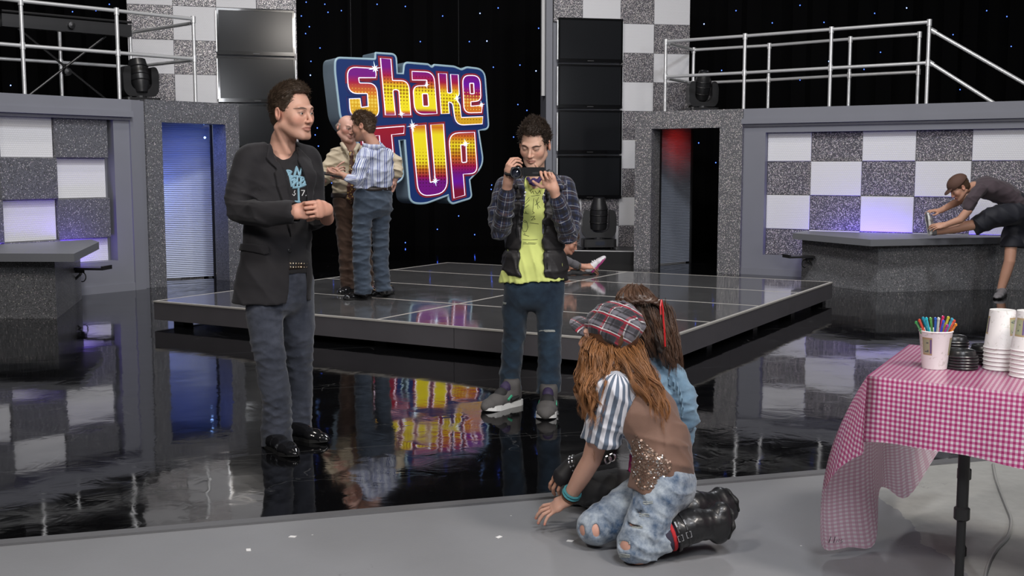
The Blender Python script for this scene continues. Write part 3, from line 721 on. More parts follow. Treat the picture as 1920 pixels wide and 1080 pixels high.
ob('pen_mark', MB().tube([at(1554,1018,3.965)+Vector((0,0,.0)), at(1558,1006,3.965)], .0012, 4).tube([at(1563,1018,3.97), at(1566,1006,3.97)], .0012, 4).tube([at(1568,1017,3.972), at(1570,1012,3.972), at(1572,1016,3.972), at(1574,1011,3.972)], .001, 4).tube([at(1579,1011,3.975), at(1576,1014,3.975), at(1580,1016,3.975), at(1576,1018,3.975)], .001, 4), 'cable', cl)
# paper cups, lids, stirrers
def _cup(nm):
    t = NT(nm); o = t.obj(); x, y, z = t.xyz(o)
    n = t.noise(34, o, 4, .6, 2.).outputs[0]
    c = t.mix(t.math('GREATER_THAN', n, .60), (.76,.74,.72), (.62,.60,.56))
    an = t.math('ARCTAN2', y, x)
    def rect(a0, a1, z0, z1):
        return t.math('MULTIPLY', t.math('LESS_THAN', t.math('ABSOLUTE', t.math('SUBTRACT', an, (a0+a1)/2)), (a1-a0)/2), t.math('LESS_THAN', t.math('ABSOLUTE', t.math('SUBTRACT', z, (z0+z1)/2)), (z1-z0)/2))
    for a0 in (-2.75, -.75, 1.2):
        c = t.mix(rect(a0, a0+.75, .048, .108), c, (.40,.30,.16)); c = t.mix(rect(a0+.05, a0+.56, .054, .102), c, (.34,.36,.22)); c = t.mix(rect(a0+.6, a0+.72, .054, .102), c, (.14,.10,.24))
        c = t.mix(t.math('MULTIPLY', rect(a0+.1, a0+.5, .058, .098), t.math('GREATER_THAN', t.noise(60, o, 2).outputs[0], .56)), c, (.10,.12,.11))
    t.set(Base_Color=c, Roughness=.5); return t.m
MATS['cup_paper'] = _cup
plain('cup_white', (.78,.77,.76), .5)
plain('lid_black', (.012,.012,.013), .32)
CUP = [(.036,0),(.0405,.0),(.0535,.122),(.0545,.124),(.0565,.127),(.0545,.130),(.051,.129),(.038,.004),(.0,.004)]
cup_me = MB().lathe(CUP, 40).mesh('cup', True); cup_me.materials.append(M('cup_paper'))
def on_table(x, y): q = on_z(x, y, TZ); return q
q = on_table(1752, 690)
ob('paper_cup', cup_me, None, label='patterned paper cup full of coloured stirrers on the gingham table', cat='cup', loc=(q.x, q.y, TZ+.001), rz=R(-8))
cc = Vector((q.x, q.y, TZ))
scol = [(.05,.30,.08),(.5,.06,.03),(.02,.25,.35),(.02,.42,.5),(.12,.35,.08),(.03,.10,.45),(.55,.55,.5),(.55,.03,.12),(.05,.08,.5),(.45,.40,.04),(.6,.2,.02),(.05,.3,.4),(.6,.08,.05),(.55,.3,.05),(.35,.04,.25),(.6,.6,.6)]
snm = ['green','red','teal','cyan','leaf green','blue','clear','crimson','navy','olive yellow','orange','sea blue','scarlet','amber','purple','white']
tops = [(1718,605),(1724,601),(1731,597),(1737,598),(1745,598),(1754,598),(1760,598),(1768,595),(1769,603),(1778,596),(1792,609),(1785,599),(1789,602),(1771,608),(1776,611),(1782,606)]
for k, (x, y) in enumerate(tops):
    plain('stirrer_%d' % k, scol[k], .12, coat=.6)
    tp = at(x, y, cc.y + rng.uniform(-.03, .03)); d = tp - cc
    bt = Vector((cc.x - d.x*.22, cc.y - (tp.y-cc.y)*.3, TZ + .012))
    o = empty('stirrer', tuple(bt), 0, f'{snm[k]} plastic stirrer sticking out of the paper cup', 'stirrer', 'coloured stirrers in the paper cup')
    ob('stick', MB().tube([Vector((0,0,0)), tp-bt], .0042, 6), 'stirrer_%d' % k, o, smooth=True)
    ob('bead', MB().lathe([(.001,-.006),(.0045,-.004),(.0054,0),(.0045,.004),(.001,.006)], 8, tuple(tp-bt)), 'stirrer_%d' % k, o, smooth=True)
LID = [(.0,.0),(.048,0),(.0525,.002),(.0535,.006),(.0515,.009),(.047,.010),(.045,.022),(.0435,.024),(.041,.023),(.040,.0195),(.0,.0195)]
lid_me = MB().lathe(LID, 36).mesh('lid', True); lid_me.materials.append(M('lid_black'))
hole_me = MB().lathe([(.0,0),(.004,.0),(.003,.001),(0,.001)], 8).mesh('sip_hole', True); hole_me.materials.append(M('dark_steel'))
def lids(x, y, n, where):
    q = on_table(x, y)
    nth = ['bottom','second','third','fourth','fifth','sixth','seventh','eighth','ninth']
    for k in range(n):
        l = ob('cup_lid', lid_me, None, label=f'black plastic cup lid, {"top" if k == n-1 else nth[k] + " from the table" if k else "bottom"} of the {where} stack', cat='lid', group='black lids stacked on the table', loc=(q.x + rng.uniform(-.002,.002), q.y, TZ + .001 + k*.0098), rz=rng.uniform(0, 6))
        if k == n-1: ob('sip_hole', hole_me, None, l, loc=(.028, 0, .0195))
lids(1802, 691, 5, 'near'); lids(1786, 673, 7, 'far'); lids(1846, 681, 5, 'right')
cupi_me = MB().lathe([(.0,.130),(.038,.130),(.0405,.130),(.0410,.128),(.0535,.008),(.0545,.006),(.0565,.003),(.0545,.0),(.051,.001),(.038,.124),(0,.124)], 40).mesh('cup_inv', True); cupi_me.materials.append(M('cup_paper'))
def cups(x, y, n, where):
    q = on_table(x, y)
    nth = ['bottom','second','third','fourth','fifth','sixth','seventh']
    for k in range(n):
        ob('paper_cup', cupi_me, None, label=f'upside down paper cup, {"top" if k == n-1 else nth[k] + " from the table" if k else "bottom"} of the {where} stack', cat='cup', group='upside down paper cups', loc=(q.x, q.y, TZ + .001 + k*.0142), rz=1.9 + k*.7 + (2.2 if k == n-1 else 0))
cups(1875, 692, 6, 'left'); cups(1926, 706, 7, 'right')
q = on_table(1835, 661)
nk = MB().prism([(-.07,-.05),(.07,-.06),(.075,.06),(-.06,.065)], (), 0, .003).prism([(-.06,-.055),(.075,-.05),(.07,.066),(-.066,.05)], (), .003, .006)
ob('paper_napkins', nk, 'cup_white', label='flat white paper napkins behind the lids', cat='napkin', loc=(q.x, q.y, TZ+.001), rz=R(-20))
# cable on the floor under the table
cp = [on_z(*p) for p in ((1862,870),(1868,900),(1885,945),(1896,975),(1890,1005),(1868,1030),(1852,1060),(1846,1090),(1840,1140))]
cpp = []
for i in range(len(cp)-1):
    for k in range(6):
        a, b_, c_, d_ = cp[max(i-1,0)], cp[i], cp[i+1], cp[min(i+2,len(cp)-1)]; t = k/6
        cpp.append(.5*((2*b_) + (c_-a)*t + (2*a-5*b_+4*c_-d_)*t*t + (3*b_-a-3*c_+d_)*t**3))
plain('pale_cable', (.30,.30,.29), .5)
ob('floor_cable', MB().tube([(p.x, p.y, -.001) for p in cpp], .006, 6), 'pale_cable', label='pale cable snaking over the concrete under the table', cat='cable', smooth=True)
# scraps on the concrete
for k, (x, y) in enumerate(((548,1004),(935,1005),(466,1029),(1070,1012))):
    q = on_z(x, y); ob('paper_scrap', MB().prism([(-.014,-.006),(.012,-.01),(.016,.006),(-.008,.01)], (), 0, .002), 'cup_white', label=['tiny white paper scrap on concrete below the blazer man','white paper scrap on concrete left of the resting hand','smallest white speck of paper on concrete at left','white paper speck on concrete beside the ripped knee'][k], cat='scrap', loc=(q.x, q.y, -.0055), rz=k)
# ------------------------------------------------------------------ sculpting kit: smooth blended solids turned into meshes
V3 = lambda p: np.array(p, dtype=np.float64)
def unit(v): v = V3(v); return v / max(np.linalg.norm(v), 1e-9)
def smin(a, b, k):
    if k <= 0: return np.minimum(a, b)
    h = np.maximum(k - np.abs(a-b), 0) / k; return np.minimum(a, b) - h*h*k*.25
def smax(a, b, k): return -smin(-a, -b, k)
class cap:                                   # tapered capsule chain
    def __init__(s, pts, rs): s.p = [V3(p) for p in pts]; s.r = list(rs) if hasattr(rs, '__len__') else [rs]*len(pts)
    def box(s): A = np.array(s.p); r = max(s.r); return A.min(0)-r, A.max(0)+r
    def __call__(s, P):
        D = None
        for a, b, ra, rb in zip(s.p[:-1], s.p[1:], s.r[:-1], s.r[1:]):
            d = b-a; L2 = max(d@d, 1e-12); q = P-a; t = np.clip(q@d/L2, 0, 1); e = np.linalg.norm(q - t[..., None]*d, axis=-1) - (ra + (rb-ra)*t)
            D = e if D is None else np.minimum(D, e)
        return D
class ell:                                   # ellipsoid, optional rotation matrix (columns = axes)
    def __init__(s, c, r, Rm=None): s.c = V3(c); s.r = V3(r if hasattr(r, '__len__') else (r, r, r)); s.R = None if Rm is None else np.array(Rm)
    def box(s): m = s.r.max(); m = s.r if s.R is None else np.array([m]*3); return s.c-m, s.c+m
    def __call__(s, P):
        q = P - s.c
        if s.R is not None: q = q @ s.R
        k0 = np.linalg.norm(q/s.r, axis=-1); k1 = np.linalg.norm(q/(s.r*s.r), axis=-1); return k0*(k0-1)/np.maximum(k1, 1e-6)
class loft:                                  # chain of elliptical sections: (centre, r_side, r_front), with a side vector
    def __init__(s, secs, side): s.s = [(V3(c), a, b) for c, a, b in secs]; s.side = unit(side)
    def box(s):
        A = np.array([c for c, _, _ in s.s]); r = max(max(a, b) for _, a, b in s.s); return A.min(0)-r, A.max(0)+r
    def __call__(s, P):
        D = None
        for (c0, a0, b0), (c1, a1, b1) in zip(s.s[:-1], s.s[1:]):
            d = c1-c0; L = np.linalg.norm(d); ax = d/L; sd = unit(s.side - ax*(s.side@ax)); ft = np.cross(ax, sd)
            q = P-c0; u = q@ax; t = np.clip(u/L, 0, 1); ex = u - t*L
            rx = a0+(a1-a0)*t; ry = b0+(b1-b0)*t; rz = np.minimum(rx, ry)
            x = q@sd; y = q@ft
            k0 = np.sqrt((x/rx)**2+(y/ry)**2+(ex/rz)**2); k1 = np.sqrt((x/rx**2)**2+(y/ry**2)**2+(ex/rz**2)**2)
            e = k0*(k0-1)/np.maximum(k1, 1e-6); e = np.where(k0 < 1e-4, -rz, e)
            D = e if D is None else smin(D, e, .02)
        return D
class rbox:                                  # rounded box with axes Rm
    def __init__(s, c, h, r=0., Rm=None): s.c = V3(c); s.h = V3(h); s.r = r; s.R = np.eye(3) if Rm is None else np.array(Rm)
    def box(s): m = np.linalg.norm(s.h)+s.r; return s.c-m, s.c+m
    def __call__(s, P):
        q = np.abs((P-s.c)@s.R) - s.h; return np.linalg.norm(np.maximum(q, 0), axis=-1) + np.minimum(q.max(-1), 0) - s.r
class half:                                  # half space: inside where (P-c).n < 0
    def __init__(s, c, n): s.c = V3(c); s.n = unit(n)
    def box(s): return None
    def __call__(s, P): return (P-s.c)@s.n
def poly_sd(x, y, poly):
    d = np.full(x.shape, 1e9); sgn = np.ones(x.shape); n = len(poly); j = n-1
    for i in range(n):
        xi, yi = poly[i]; xj, yj = poly[j]; ex, ey = xj-xi, yj-yi; wx, wy = x-xi, y-yi
        t = np.clip((wx*ex+wy*ey)/max(ex*ex+ey*ey, 1e-12), 0, 1); bx, by = wx-ex*t, wy-ey*t; d = np.minimum(d, bx*bx+by*by)
        c1, c2, c3 = y >= yi, y < yj, ex*wy > ey*wx
        sgn = np.where((c1 & c2 & c3) | (~c1 & ~c2 & ~c3), -sgn, sgn); j = i
    return sgn*np.sqrt(d)
class slab:                                  # polygon in (side, up) swept towards front from depth f0 on
    def __init__(s, o, side, front, poly, f0=0., up=(0,0,1), grow=0.): s.o = V3(o); s.a = unit(side); s.f = unit(front); s.u = unit(up); s.p = poly; s.f0 = f0; s.g = grow
    def box(s): return None
    def __call__(s, P):
        q = P-s.o; d = poly_sd(q@s.a, q@s.u, s.p) - s.g; return np.maximum(d, s.f0 - q@s.f)
class Sculpt:
    def __init__(s): s.ops = []; s.disp = None; s.clip = None
    def add(s, sh, k=.0): s.ops.append(('a', sh, k)); return s
    def sub(s, sh, k=.0): s.ops.append(('s', sh, k)); return s
    def cut(s, sh, k=.0): s.ops.append(('i', sh, k)); return s      # keep the inside of sh
    def field(s, P, h, bx):
        D = np.full(len(P), .08)
        for (op, sh, k), b in zip(s.ops, bx):
            if b is None:
                idx = np.nonzero(D < .03 + k)[0] if op != 'a' else slice(None)
            else:
                m = max(9*h, 1.6*k, .014); ok = np.all((P > b[0]-m) & (P < b[1]+m), axis=1)
                if op != 'a': ok &= D < .03 + k
                idx = np.nonzero(ok)[0]
            Q = P[idx]
            if len(Q) == 0: continue
            e = sh(Q); cur = D[idx]
            D[idx] = smin(cur, e, k) if op == 'a' else smax(cur, -e if op == 's' else e, k)
        if s.disp is not None:
            near = np.nonzero(np.abs(D) < max(8*h, .04))[0]
            if len(near): D[near] += s.disp(P[near])
        return D
    def grid(s, h):
        bx = [o[1].box() if o[0] != 'i' else None for o in s.ops]; bs = [b for o, b in zip(s.ops, bx) if o[0] == 'a']
        lo = np.min([b[0] for b in bs], 0) - 5*h; hi = np.max([b[1] for b in bs], 0) + 5*h
        if s.clip is not None: lo = np.maximum(lo, V3(s.clip[0])); hi = np.minimum(hi, V3(s.clip[1]))
        q = 4; nc = np.ceil((hi-lo)/(h*q)).astype(int) + 1; n = nc*q
        ci = np.indices(nc).reshape(3, -1).T; H = h*q; C = s.field((ci + .5 - .5/q)*H + lo, H, bx).reshape(nc)
        D = np.repeat(np.repeat(np.repeat(C.astype(np.float32), q, 0), q, 1), q, 2)
        near = np.repeat(np.repeat(np.repeat(np.abs(C) < 1.75*H + .008, q, 0), q, 1), q, 2)
        idx = np.argwhere(near); D[near] = s.field(idx*h + lo, h, bx)
        return D, lo
    def net(s, h):
        D, lo = s.grid(h); D[[0,-1]] = np.maximum(D[[0,-1]], h*.1); D[:, [0,-1]] = np.maximum(D[:, [0,-1]], h*.1); D[:, :, [0,-1]] = np.maximum(D[:, :, [0,-1]], h*.1)
        ins = D < 0; a = ins[:-1,:-1,:-1]; cnt = np.zeros(a.shape, np.int8)
        for i in (0,1):
            for j in (0,1):
                for k in (0,1): cnt += ins[i:ins.shape[0]-1+i, j:ins.shape[1]-1+j, k:ins.shape[2]-1+k]
        act = (cnt > 0) & (cnt < 8); cells = np.argwhere(act); ids = np.full(act.shape, -1, np.int64); ids[act] = np.arange(len(cells))
        acc = np.zeros((len(cells), 3)); num = np.zeros(len(cells))
        cr = [(i,j,k) for i in (0,1) for j in (0,1) for k in (0,1)]
        vals = {c: D[cells[:,0]+c[0], cells[:,1]+c[1], cells[:,2]+c[2]].astype(np.float64) for c in cr}
        for c in cr:
            for x in range(3):
                if c[x]: continue
                e = list(c); e[x] = 1; e = tuple(e); va, vb = vals[c], vals[e]; m = (va < 0) != (vb < 0)
                t = va[m]/(va[m]-vb[m]); p = np.tile(np.array(c, float), (m.sum(), 1)); p[:, x] += t; acc[m] += p; num[m] += 1
        V = (cells + acc/num[:, None])*h + lo
        F = []
        for x in range(3):
            s0 = [slice(None)]*3; s1 = [slice(None)]*3; s0[x] = slice(None, -1); s1[x] = slice(1, None)
            A, B = ins[tuple(s0)], ins[tuple(s1)]; y, z = (x+1) % 3, (x+2) % 3
            ch = np.argwhere(A != B); ok = (ch[:, y] > 0) & (ch[:, z] > 0) & (ch[:, y] < ids.shape[y]) & (ch[:, z] < ids.shape[z]); ch = ch[ok]
            fl = A[tuple(ch.T)]
            def g(dy, dz):
                q = ch.copy(); q[:, y] += dy; q[:, z] += dz; return ids[tuple(q.T)]
            q = np.stack([g(-1,-1), g(0,-1), g(0,0), g(-1,0)], 1); q[~fl] = q[~fl][:, ::-1]; F.append(q)
        return V, np.concatenate(F)
def relax(V, F, it=1, lam=.5):
    E = np.concatenate([F[:, [0,1]], F[:, [1,2]], F[:, [2,3]], F[:, [3,0]]]); n = len(V)
    for _ in range(it):
        S = np.zeros_like(V); C = np.zeros(n)
        for a, b in ((0,1),(1,0)):
            for x in range(3): S[:, x] += np.bincount(E[:, a], V[E[:, b], x], n)
            C += np.bincount(E[:, a], minlength=n)
        V = V + lam*(S/np.maximum(C, 1)[:, None] - V)
    return V
def join(parts):
    Vs = []; Fs = []; o = 0
    for v, f in parts: Vs.append(v); Fs.append(f+o); o += len(v)
    return np.concatenate(Vs), np.concatenate(Fs)
def mesh_np(name, V, F, mat, parent, base, col=None, puv=None, label=None):
    me = bpy.data.meshes.new(name); n, m = len(V), len(F)
    me.vertices.add(n); me.vertices.foreach_set('co', (V - V3(base)).astype(np.float32).ravel())
    k = F.shape[1]; me.loops.add(m*k); me.loops.foreach_set('vertex_index', F.astype(np.int32).ravel())
    me.polygons.add(m); me.polygons.foreach_set('loop_start', np.arange(0, m*k, k, dtype=np.int32)); me.polygons.foreach_set('use_smooth', np.ones(m, bool))
    me.update(calc_edges=True); me.validate()
    if col is not None:
        a = me.attributes.new('tint', 'FLOAT_COLOR', 'POINT'); c = np.ones((n, 4), np.float32); c[:, :3] = col; a.data.foreach_set('color', c.ravel())
    if puv is not None:
        a = me.attributes.new('puv', 'FLOAT_VECTOR', 'POINT'); u = np.zeros((n, 3), np.float32); u[:, :puv.shape[1]] = puv; a.data.foreach_set('vector', u.ravel())
    me.materials.append(M(mat)); o = bpy.data.objects.new(name, me); COL.objects.link(o); o.parent = parent
    if label: o['label'] = label
    return o
# fold and noise fields -------------------------------------------------
def folds(seed, amp, freq, axis=None, n=4, zone=None):
    g = np.random.RandomState(seed); ds = g.normal(size=(n, 3))
    if axis is not None: ax = unit(axis); ds = ds*.45 + np.outer(np.sign(g.normal(size=n)), ax)*1.2
    ds = ds/np.linalg.norm(ds, axis=1)[:, None]; fr = freq*g.uniform(.6, 1.5, n); ph = g.uniform(0, 6.3, n); ws = g.normal(size=(n, 3))
    def f(P):
        o = 0
        for d, q, p, w_ in zip(ds, fr, ph, ws):
            wob = 1.4*np.sin(P@w_*freq*.35 + p*2); a = np.sin(P@d*q + p + wob); o = o + (1-np.abs(a))**2 - .35
        o = o*(-amp/n*2.5)
        if zone is not None: o = o*zone(P)
        return o
    return f
def near_pts(pts, r, lo=.15):
    def z(P):
        o = np.full(P.shape[:-1], lo)
        for p in pts: o = np.maximum(o, np.exp(-(np.linalg.norm(P-V3(p), axis=-1)/r)**2))
        return o
    return z
def plus(*fs): return lambda P: sum(f(P) for f in fs)
def rot_axes(yaw=0, pitch=0, roll=0):
    """columns: side(+x), back(+y), up of a figure that faces -y; yaw>0 turns its face to image right; pitch>0 looks down; roll>0 tips to image right"""
    Rz = Matrix.Rotation(yaw, 3, 'Z'); Rx = Matrix.Rotation(pitch, 3, 'X'); Ry = Matrix.Rotation(roll, 3, 'Y')
    return np.array(Rz @ Ry @ Rx)
# ------------------------------------------------------------------ head, eyes, hair, hands
class Head:
    def __init__(s, c, Rm, k=1., skin=(.42,.22,.15), wide=1., jaw=1., nose=1., neck=None, brow=(.06,.04,.03), lips=(.40,.15,.12), stubble=0., smile=0., female=False, blush=.25, eye_open=1., brow_drop=0., brow_w=1.):
        s.eo = eye_open; s.bd = brow_drop; s.bw = brow_w
        s.c = V3(c); s.R = Rm; s.k = k; s.w = wide; s.skin = V3(skin); s.jaw = jaw; s.nose = nose; s.neck = neck; s.browc = V3(brow); s.lips = V3(lips); s.st = stubble; s.smile = smile; s.fem = female; s.blush = blush
    def X(s, p): p = V3(p)*[s.w, 1, 1]; return s.c + (s.R @ (p*s.k).T).T if p.ndim == 1 else s.c + (p*s.k) @ s.R.T
    def L(s, P): return ((P - s.c) @ s.R) / s.k / [s.w, 1, 1]
    def sculpt(s):
        S = Sculpt(); X = s.X; k = s.k; Rm = s.R; w = s.w; jw = s.jaw
        def E(c, r, kk, op='a', Rl=None):
            r = V3(r)*k*[w, 1, 1]; S.ops.append((op, ell(X(c), r, Rm if Rl is None else Rm @ Rl), kk*k))
        def C(ps, rs, kk, op='a'): S.ops.append((op, cap([X(p) for p in ps], [r*k for r in (rs if hasattr(rs, '__len__') else [rs]*len(ps))]), kk*k))
        E((0,.014,.036), (.074,.094,.084), 0); E((0,-.028,-.012), (.061,.066,.082), .03)
        E((0,-.042,-.070), (.043*jw,.044,.040), .03); C([(-.014*jw,-.080,-.098),(.014*jw,-.080,-.098)], .016*jw, .02)
        for x in (-1, 1): C([(x*.052*jw,.002,-.055),(x*.030*jw,-.055,-.088)], [.018,.014], .03); E((x*.040,-.062,-.022), (.024,.022,.026), .025)
        C([(-.040,-.078,.024),(-.014,-.089,.019),(.014,-.089,.019),(.040,-.078,.024)], .010 if not s.fem else .007, .014)
        for x in (-1, 1): E((x*.031,-.096,.003), (.019,.013,.012), .012, 's')
        n = s.nose
        C([(0,-.089,.012),(0,-.103,-.010),(0,-.1135*(.97+.03*n),-.030)], [.0075,.0082,.0098*n], .010)
        for x in (-1, 1): E((x*.0105*n,-.101,-.034), (.0075,.010,.0068), .007); pass
        u = s.smile
        for x in (-1, 1):
            C([(0,-.0985,-.0565),(x*.012,-.096,-.0555),(x*(.024+.004*u),-.084,-.061+.006*u)], [.0058,.0055,.002], .006)
            C([(0,-.0965,-.0685),(x*.012,-.094,-.0672),(x*(.022+.004*u),-.084,-.062+.006*u)], [.0066,.006,.002], .006)
        C([(-.023,-.093,-.0622+.004*u),(0,-.1035,-.0625),(.023,-.093,-.0622+.004*u)], .0013, .0025, 's')
        for x in (-1, 1):                     # lids around the eyeball, ear
            E((x*.031,-.0795,.003), (.0155,.0155,.0135), .005); E((x*.031,-.0960,.0015-.003*(1-s.eo)), (.0125,.012,.0042*s.eo), .002, 's')
            Rl = np.array(Matrix.Rotation(x*.35, 3, 'Z') @ Matrix.Rotation(-.2, 3, 'X'))
            E((x*.079,.010,-.004), (.0085,.020,.031), .006, 'a', Rl); E((x*.086,.004,.000), (.006,.011,.018), .004, 's', Rl)
        if s.neck is not None: S.add(cap(s.neck[0], s.neck[1]), .03*k)
        return S
    def tint(s, V):
        q = s.L(V); c = np.tile(s.skin, (len(V), 1))
        def blend(m, col): m = np.clip(m, 0, 1)[:, None]; c[:] = c*(1-m) + V3(col)*m
        def spot(p, r): return np.exp(-(((q-V3(p))/V3(r))**2).sum(1)**2)
        for x in (-1, 1): blend(spot((x*.045,-.07,-.028), (.025,.05,.022))*s.blush, s.skin*[1.15,.72,.68]); blend(spot((x*.085,.005,0), (.02,.03,.04))*.35, s.skin*[1.1,.7,.65])
        blend(spot((0,-.113,-.03), (.016,.02,.014))*s.blush, s.skin*[1.12,.75,.7])
        if s.st: blend((q[:, 2] < -.035)*(q[:, 1] < .0)*np.clip((-.035-q[:, 2])/.015, 0, 1)*s.st, s.skin*.42)
        u = s.smile
        blend((np.abs(q[:, 0]) < .026)*(q[:, 1] < -.080)*np.exp(-((q[:, 2]+.0622-.006*u*(np.abs(q[:, 0])/.024)**2)/(.0105*(1-(np.abs(q[:, 0])/.030)**2).clip(.1)))**4)*.85, s.lips)
        for x in (-1, 1):
            blend(spot((x*.0065,-.108,-.0405), (.0038,.008,.0028))*.45, s.skin*.25)  # nostril shade painted into the skin tint, no hole is cut
            ax = np.abs(q[:, 0]-x*.033); zz = .0215 - s.bd + .004*(1-(ax/.02)**2); th = .0048*s.bw*(1-(ax/.025)**2).clip(0)
            blend((q[:, 0]*x > .010)*(ax < .023)*(q[:, 1] < -.05)*np.exp(-(np.abs(q[:, 2]-zz)/np.maximum(th, 1e-4))**4)*.92, s.browc)
            ex = (q[:, 0]-x*.031)/.0150; ez = (q[:, 2]-.0035)/.0070; rr = np.sqrt(ex**2+ez**2); blend((q[:, 1] < -.07)*np.exp(-((rr-.95)/.30)**2)*.7*(.4+.6*(ez > 0)), (.03,.02,.018))
        return c
    def eyes(s, parent, base, gaze=(0,-1,0), iris=(.09,.05,.03)):
        for x in (-1, 1):
            c = V3((x*.031,-.0795,.003)); n = 18; vs = []; fs = []; cols = []
            g = unit(gaze)
            for i in range(n+1):
                for j in range(n):
                    th = math.pi*i/n; ph = 2*math.pi*j/n; d = V3((math.sin(th)*math.cos(ph), math.sin(th)*math.sin(ph), math.cos(th)))
                    vs.append(d); 
            # pole aligned with the gaze
            a = unit(np.cross(g, (0,0,1))); b = np.cross(a, g); A = np.stack([a, b, g], 1); vs = np.array(vs) @ A.T
            for i in range(n+1):
                for j in range(n):
                    an = math.pi*i/n; cols.append((.004,.004,.004) if an < .26 else iris if an < .58 else (.62,.58,.55))
            for i in range(n):
                for j in range(n): fs.append((i*n+j, (i+1)*n+j, (i+1)*n+(j+1) % n, i*n+(j+1) % n))
            V = s.X(c + vs*.0125); mesh_np('eye', V, np.array(fs), 'eye', parent, base, col=np.array(cols))
class HandP:
    """hand: wrist w, axes fwd (to the fingers), nrm (out of the back of the hand), side thumb; curls in degrees per finger (3 joints)"""
    def __init__(s, w, fwd, back, right=True, k=1., curl=None, spread=(8,2,-3,-9), thumb=((40,30),(20,25),(10,15)), mirror=None):
        s.w = V3(w); z = unit(fwd); y = V3(back); y = unit(y - z*(y@z)); x = np.cross(y, z)      # x: thumb side for a right hand (back towards +y)
        s.A = np.stack([x*(1 if right else -1), y, z], 1); s.k = k
        s.curl = curl or [(15,20,12)]*4; s.spread = spread; s.thumb = thumb
    def X(s, p): return s.w + s.A @ (V3(p)*s.k)
    def sculpt(s, S, arm=None, h=.0025):
        k = s.k; X = s.X
        if arm: S.add(cap(*arm), .0)
        S.add(loft([(X((0,0,-.012)), .026*k, .019*k), (X((.002,0,.02)), .033*k, .017*k), (X((.002,0,.055)), .040*k, .0155*k), (X((0,.001,.084)), .040*k, .012*k)], s.A[:, 0]), .02*k)
        S.add(cap([X((.022,-.008,.012)), X((.034,-.012,.048))], [.016*k,.013*k]), .014*k)
        bases = [(.0325,.001,.088),(.0115,.002,.093),(-.010,.001,.089),(-.0295,0,.080)]
        lens = [(.042,.025,.021),(.046,.029,.022),(.042,.027,.021),(.033,.020,.018)]; rad = [.0088,.0090,.0085,.0075]
        s.tips = []; s.mids = []
        for b, ln, r, cu, sp in zip(bases, lens, rad, s.curl, s.spread):
            p = V3(b); pts = [V3(b)*[1,1,.9], p]; a = 0; rs = [r*1.05, r]
            for l, c, q in zip(ln, cu, (1,.92,.78)):
                a += math.radians(c); spr = math.radians(sp); d = V3((math.sin(spr)*math.cos(a*.6), -math.sin(a), math.cos(a)*math.cos(spr))); p = p + unit(d)*l; pts.append(p); rs.append(r*q)
            S.add(cap([X(q) for q in pts], [q*k for q in rs]), .0035*k); s.tips.append(X(pts[-1])); s.mids.append(X(pts[2]))
        p = V3((.026,-.006,.022)); pts = [p]; rs = [.0135]
        for l, (out, cur), q in zip((.040,.032,.026), s.thumb, (.0115,.0098,.0078)):
            o_, c_ = math.radians(out), math.radians(cur); d = V3((math.sin(o_)*math.cos(c_), -math.sin(c_), math.cos(o_)*math.cos(c_))); p = p + unit(d)*l; pts.append(p); rs.append(q)
        S.add(cap([X(q) for q in pts], [q*k for q in rs]), .008*k); s.tips.append(X(pts[-1]))
        return S
def tufts(name, roots, dirs, length, rad, mat, parent, base, seed=1, seg=4, curl=.0, grav=.0, sides=4, jit=.35, tip=.12):
    g = np.random.RandomState(seed); n = len(roots); roots = np.array(roots, float); D = np.array(dirs, float) + g.normal(size=(n, 3))*jit
    D /= np.linalg.norm(D, axis=1)[:, None]; ln = (length if hasattr(length, '__len__') else np.full(n, length))*g.uniform(.7, 1.25, n)
    C = g.normal(size=(n, 3)); C -= D*(C*D).sum(1)[:, None]; C /= np.linalg.norm(C, axis=1)[:, None]
    pts = [roots - D*ln[:, None]*.12]; p = roots.copy(); d = D.copy()
    for i in range(seg):
        d = d + C*curl + np.array([0,0,-grav]); d /= np.linalg.norm(d, axis=1)[:, None]; p = p + d*(ln/seg)[:, None]; pts.append(p.copy())
    return strands(name, np.stack(pts, 1), rad, mat, parent, base, seed, sides, tip)
def strands(name, PT, rad, mat, parent, base, seed=1, sides=4, tip=.12, label=None, root=1.):
    """PT: (n, m, 3) polylines -> tapered ribbons of tubes"""
    n, m, _ = PT.shape; T = np.gradient(PT, axis=1); T /= np.maximum(np.linalg.norm(T, axis=2), 1e-9)[..., None]
    ref = np.array([.31,.27,.91]); U = np.cross(T, ref); U /= np.maximum(np.linalg.norm(U, axis=2), 1e-6)[..., None]; W = np.cross(T, U)
    tt = np.linspace(0, 1, m); prof = (root + (1-root)*np.minimum(tt*5, 1))*np.maximum(1 - tt**2.2, tip); r = (rad if hasattr(rad, '__len__') else np.full(n, rad))
    V = []
    for k in range(sides):
        a = 2*math.pi*k/sides; V.append(PT + (U*math.cos(a) + W*math.sin(a)*.7)*(r[:, None]*prof[None])[..., None])
    V = np.stack(V, 2).reshape(-1, 3); i = np.arange(n)[:, None, None]; j = np.arange(m-1)[None, :, None]; k = np.arange(sides)[None, None, :]; k2 = (k+1) % sides
    a = (i*m+j)*sides+k; b = (i*m+j)*sides+k2; c = (i*m+j+1)*sides+k2; d = (i*m+j+1)*sides+k; F = np.stack(np.broadcast_arrays(a, b, c, d), -1).reshape(-1, 4)
    g = np.random.RandomState(seed+5); sh = np.repeat(g.uniform(0, 1, n), m*sides); al = np.tile(np.repeat(tt, sides), n)
    return mesh_np(name, V, F, mat, parent, base, puv=np.stack([sh, al], 1), label=label)
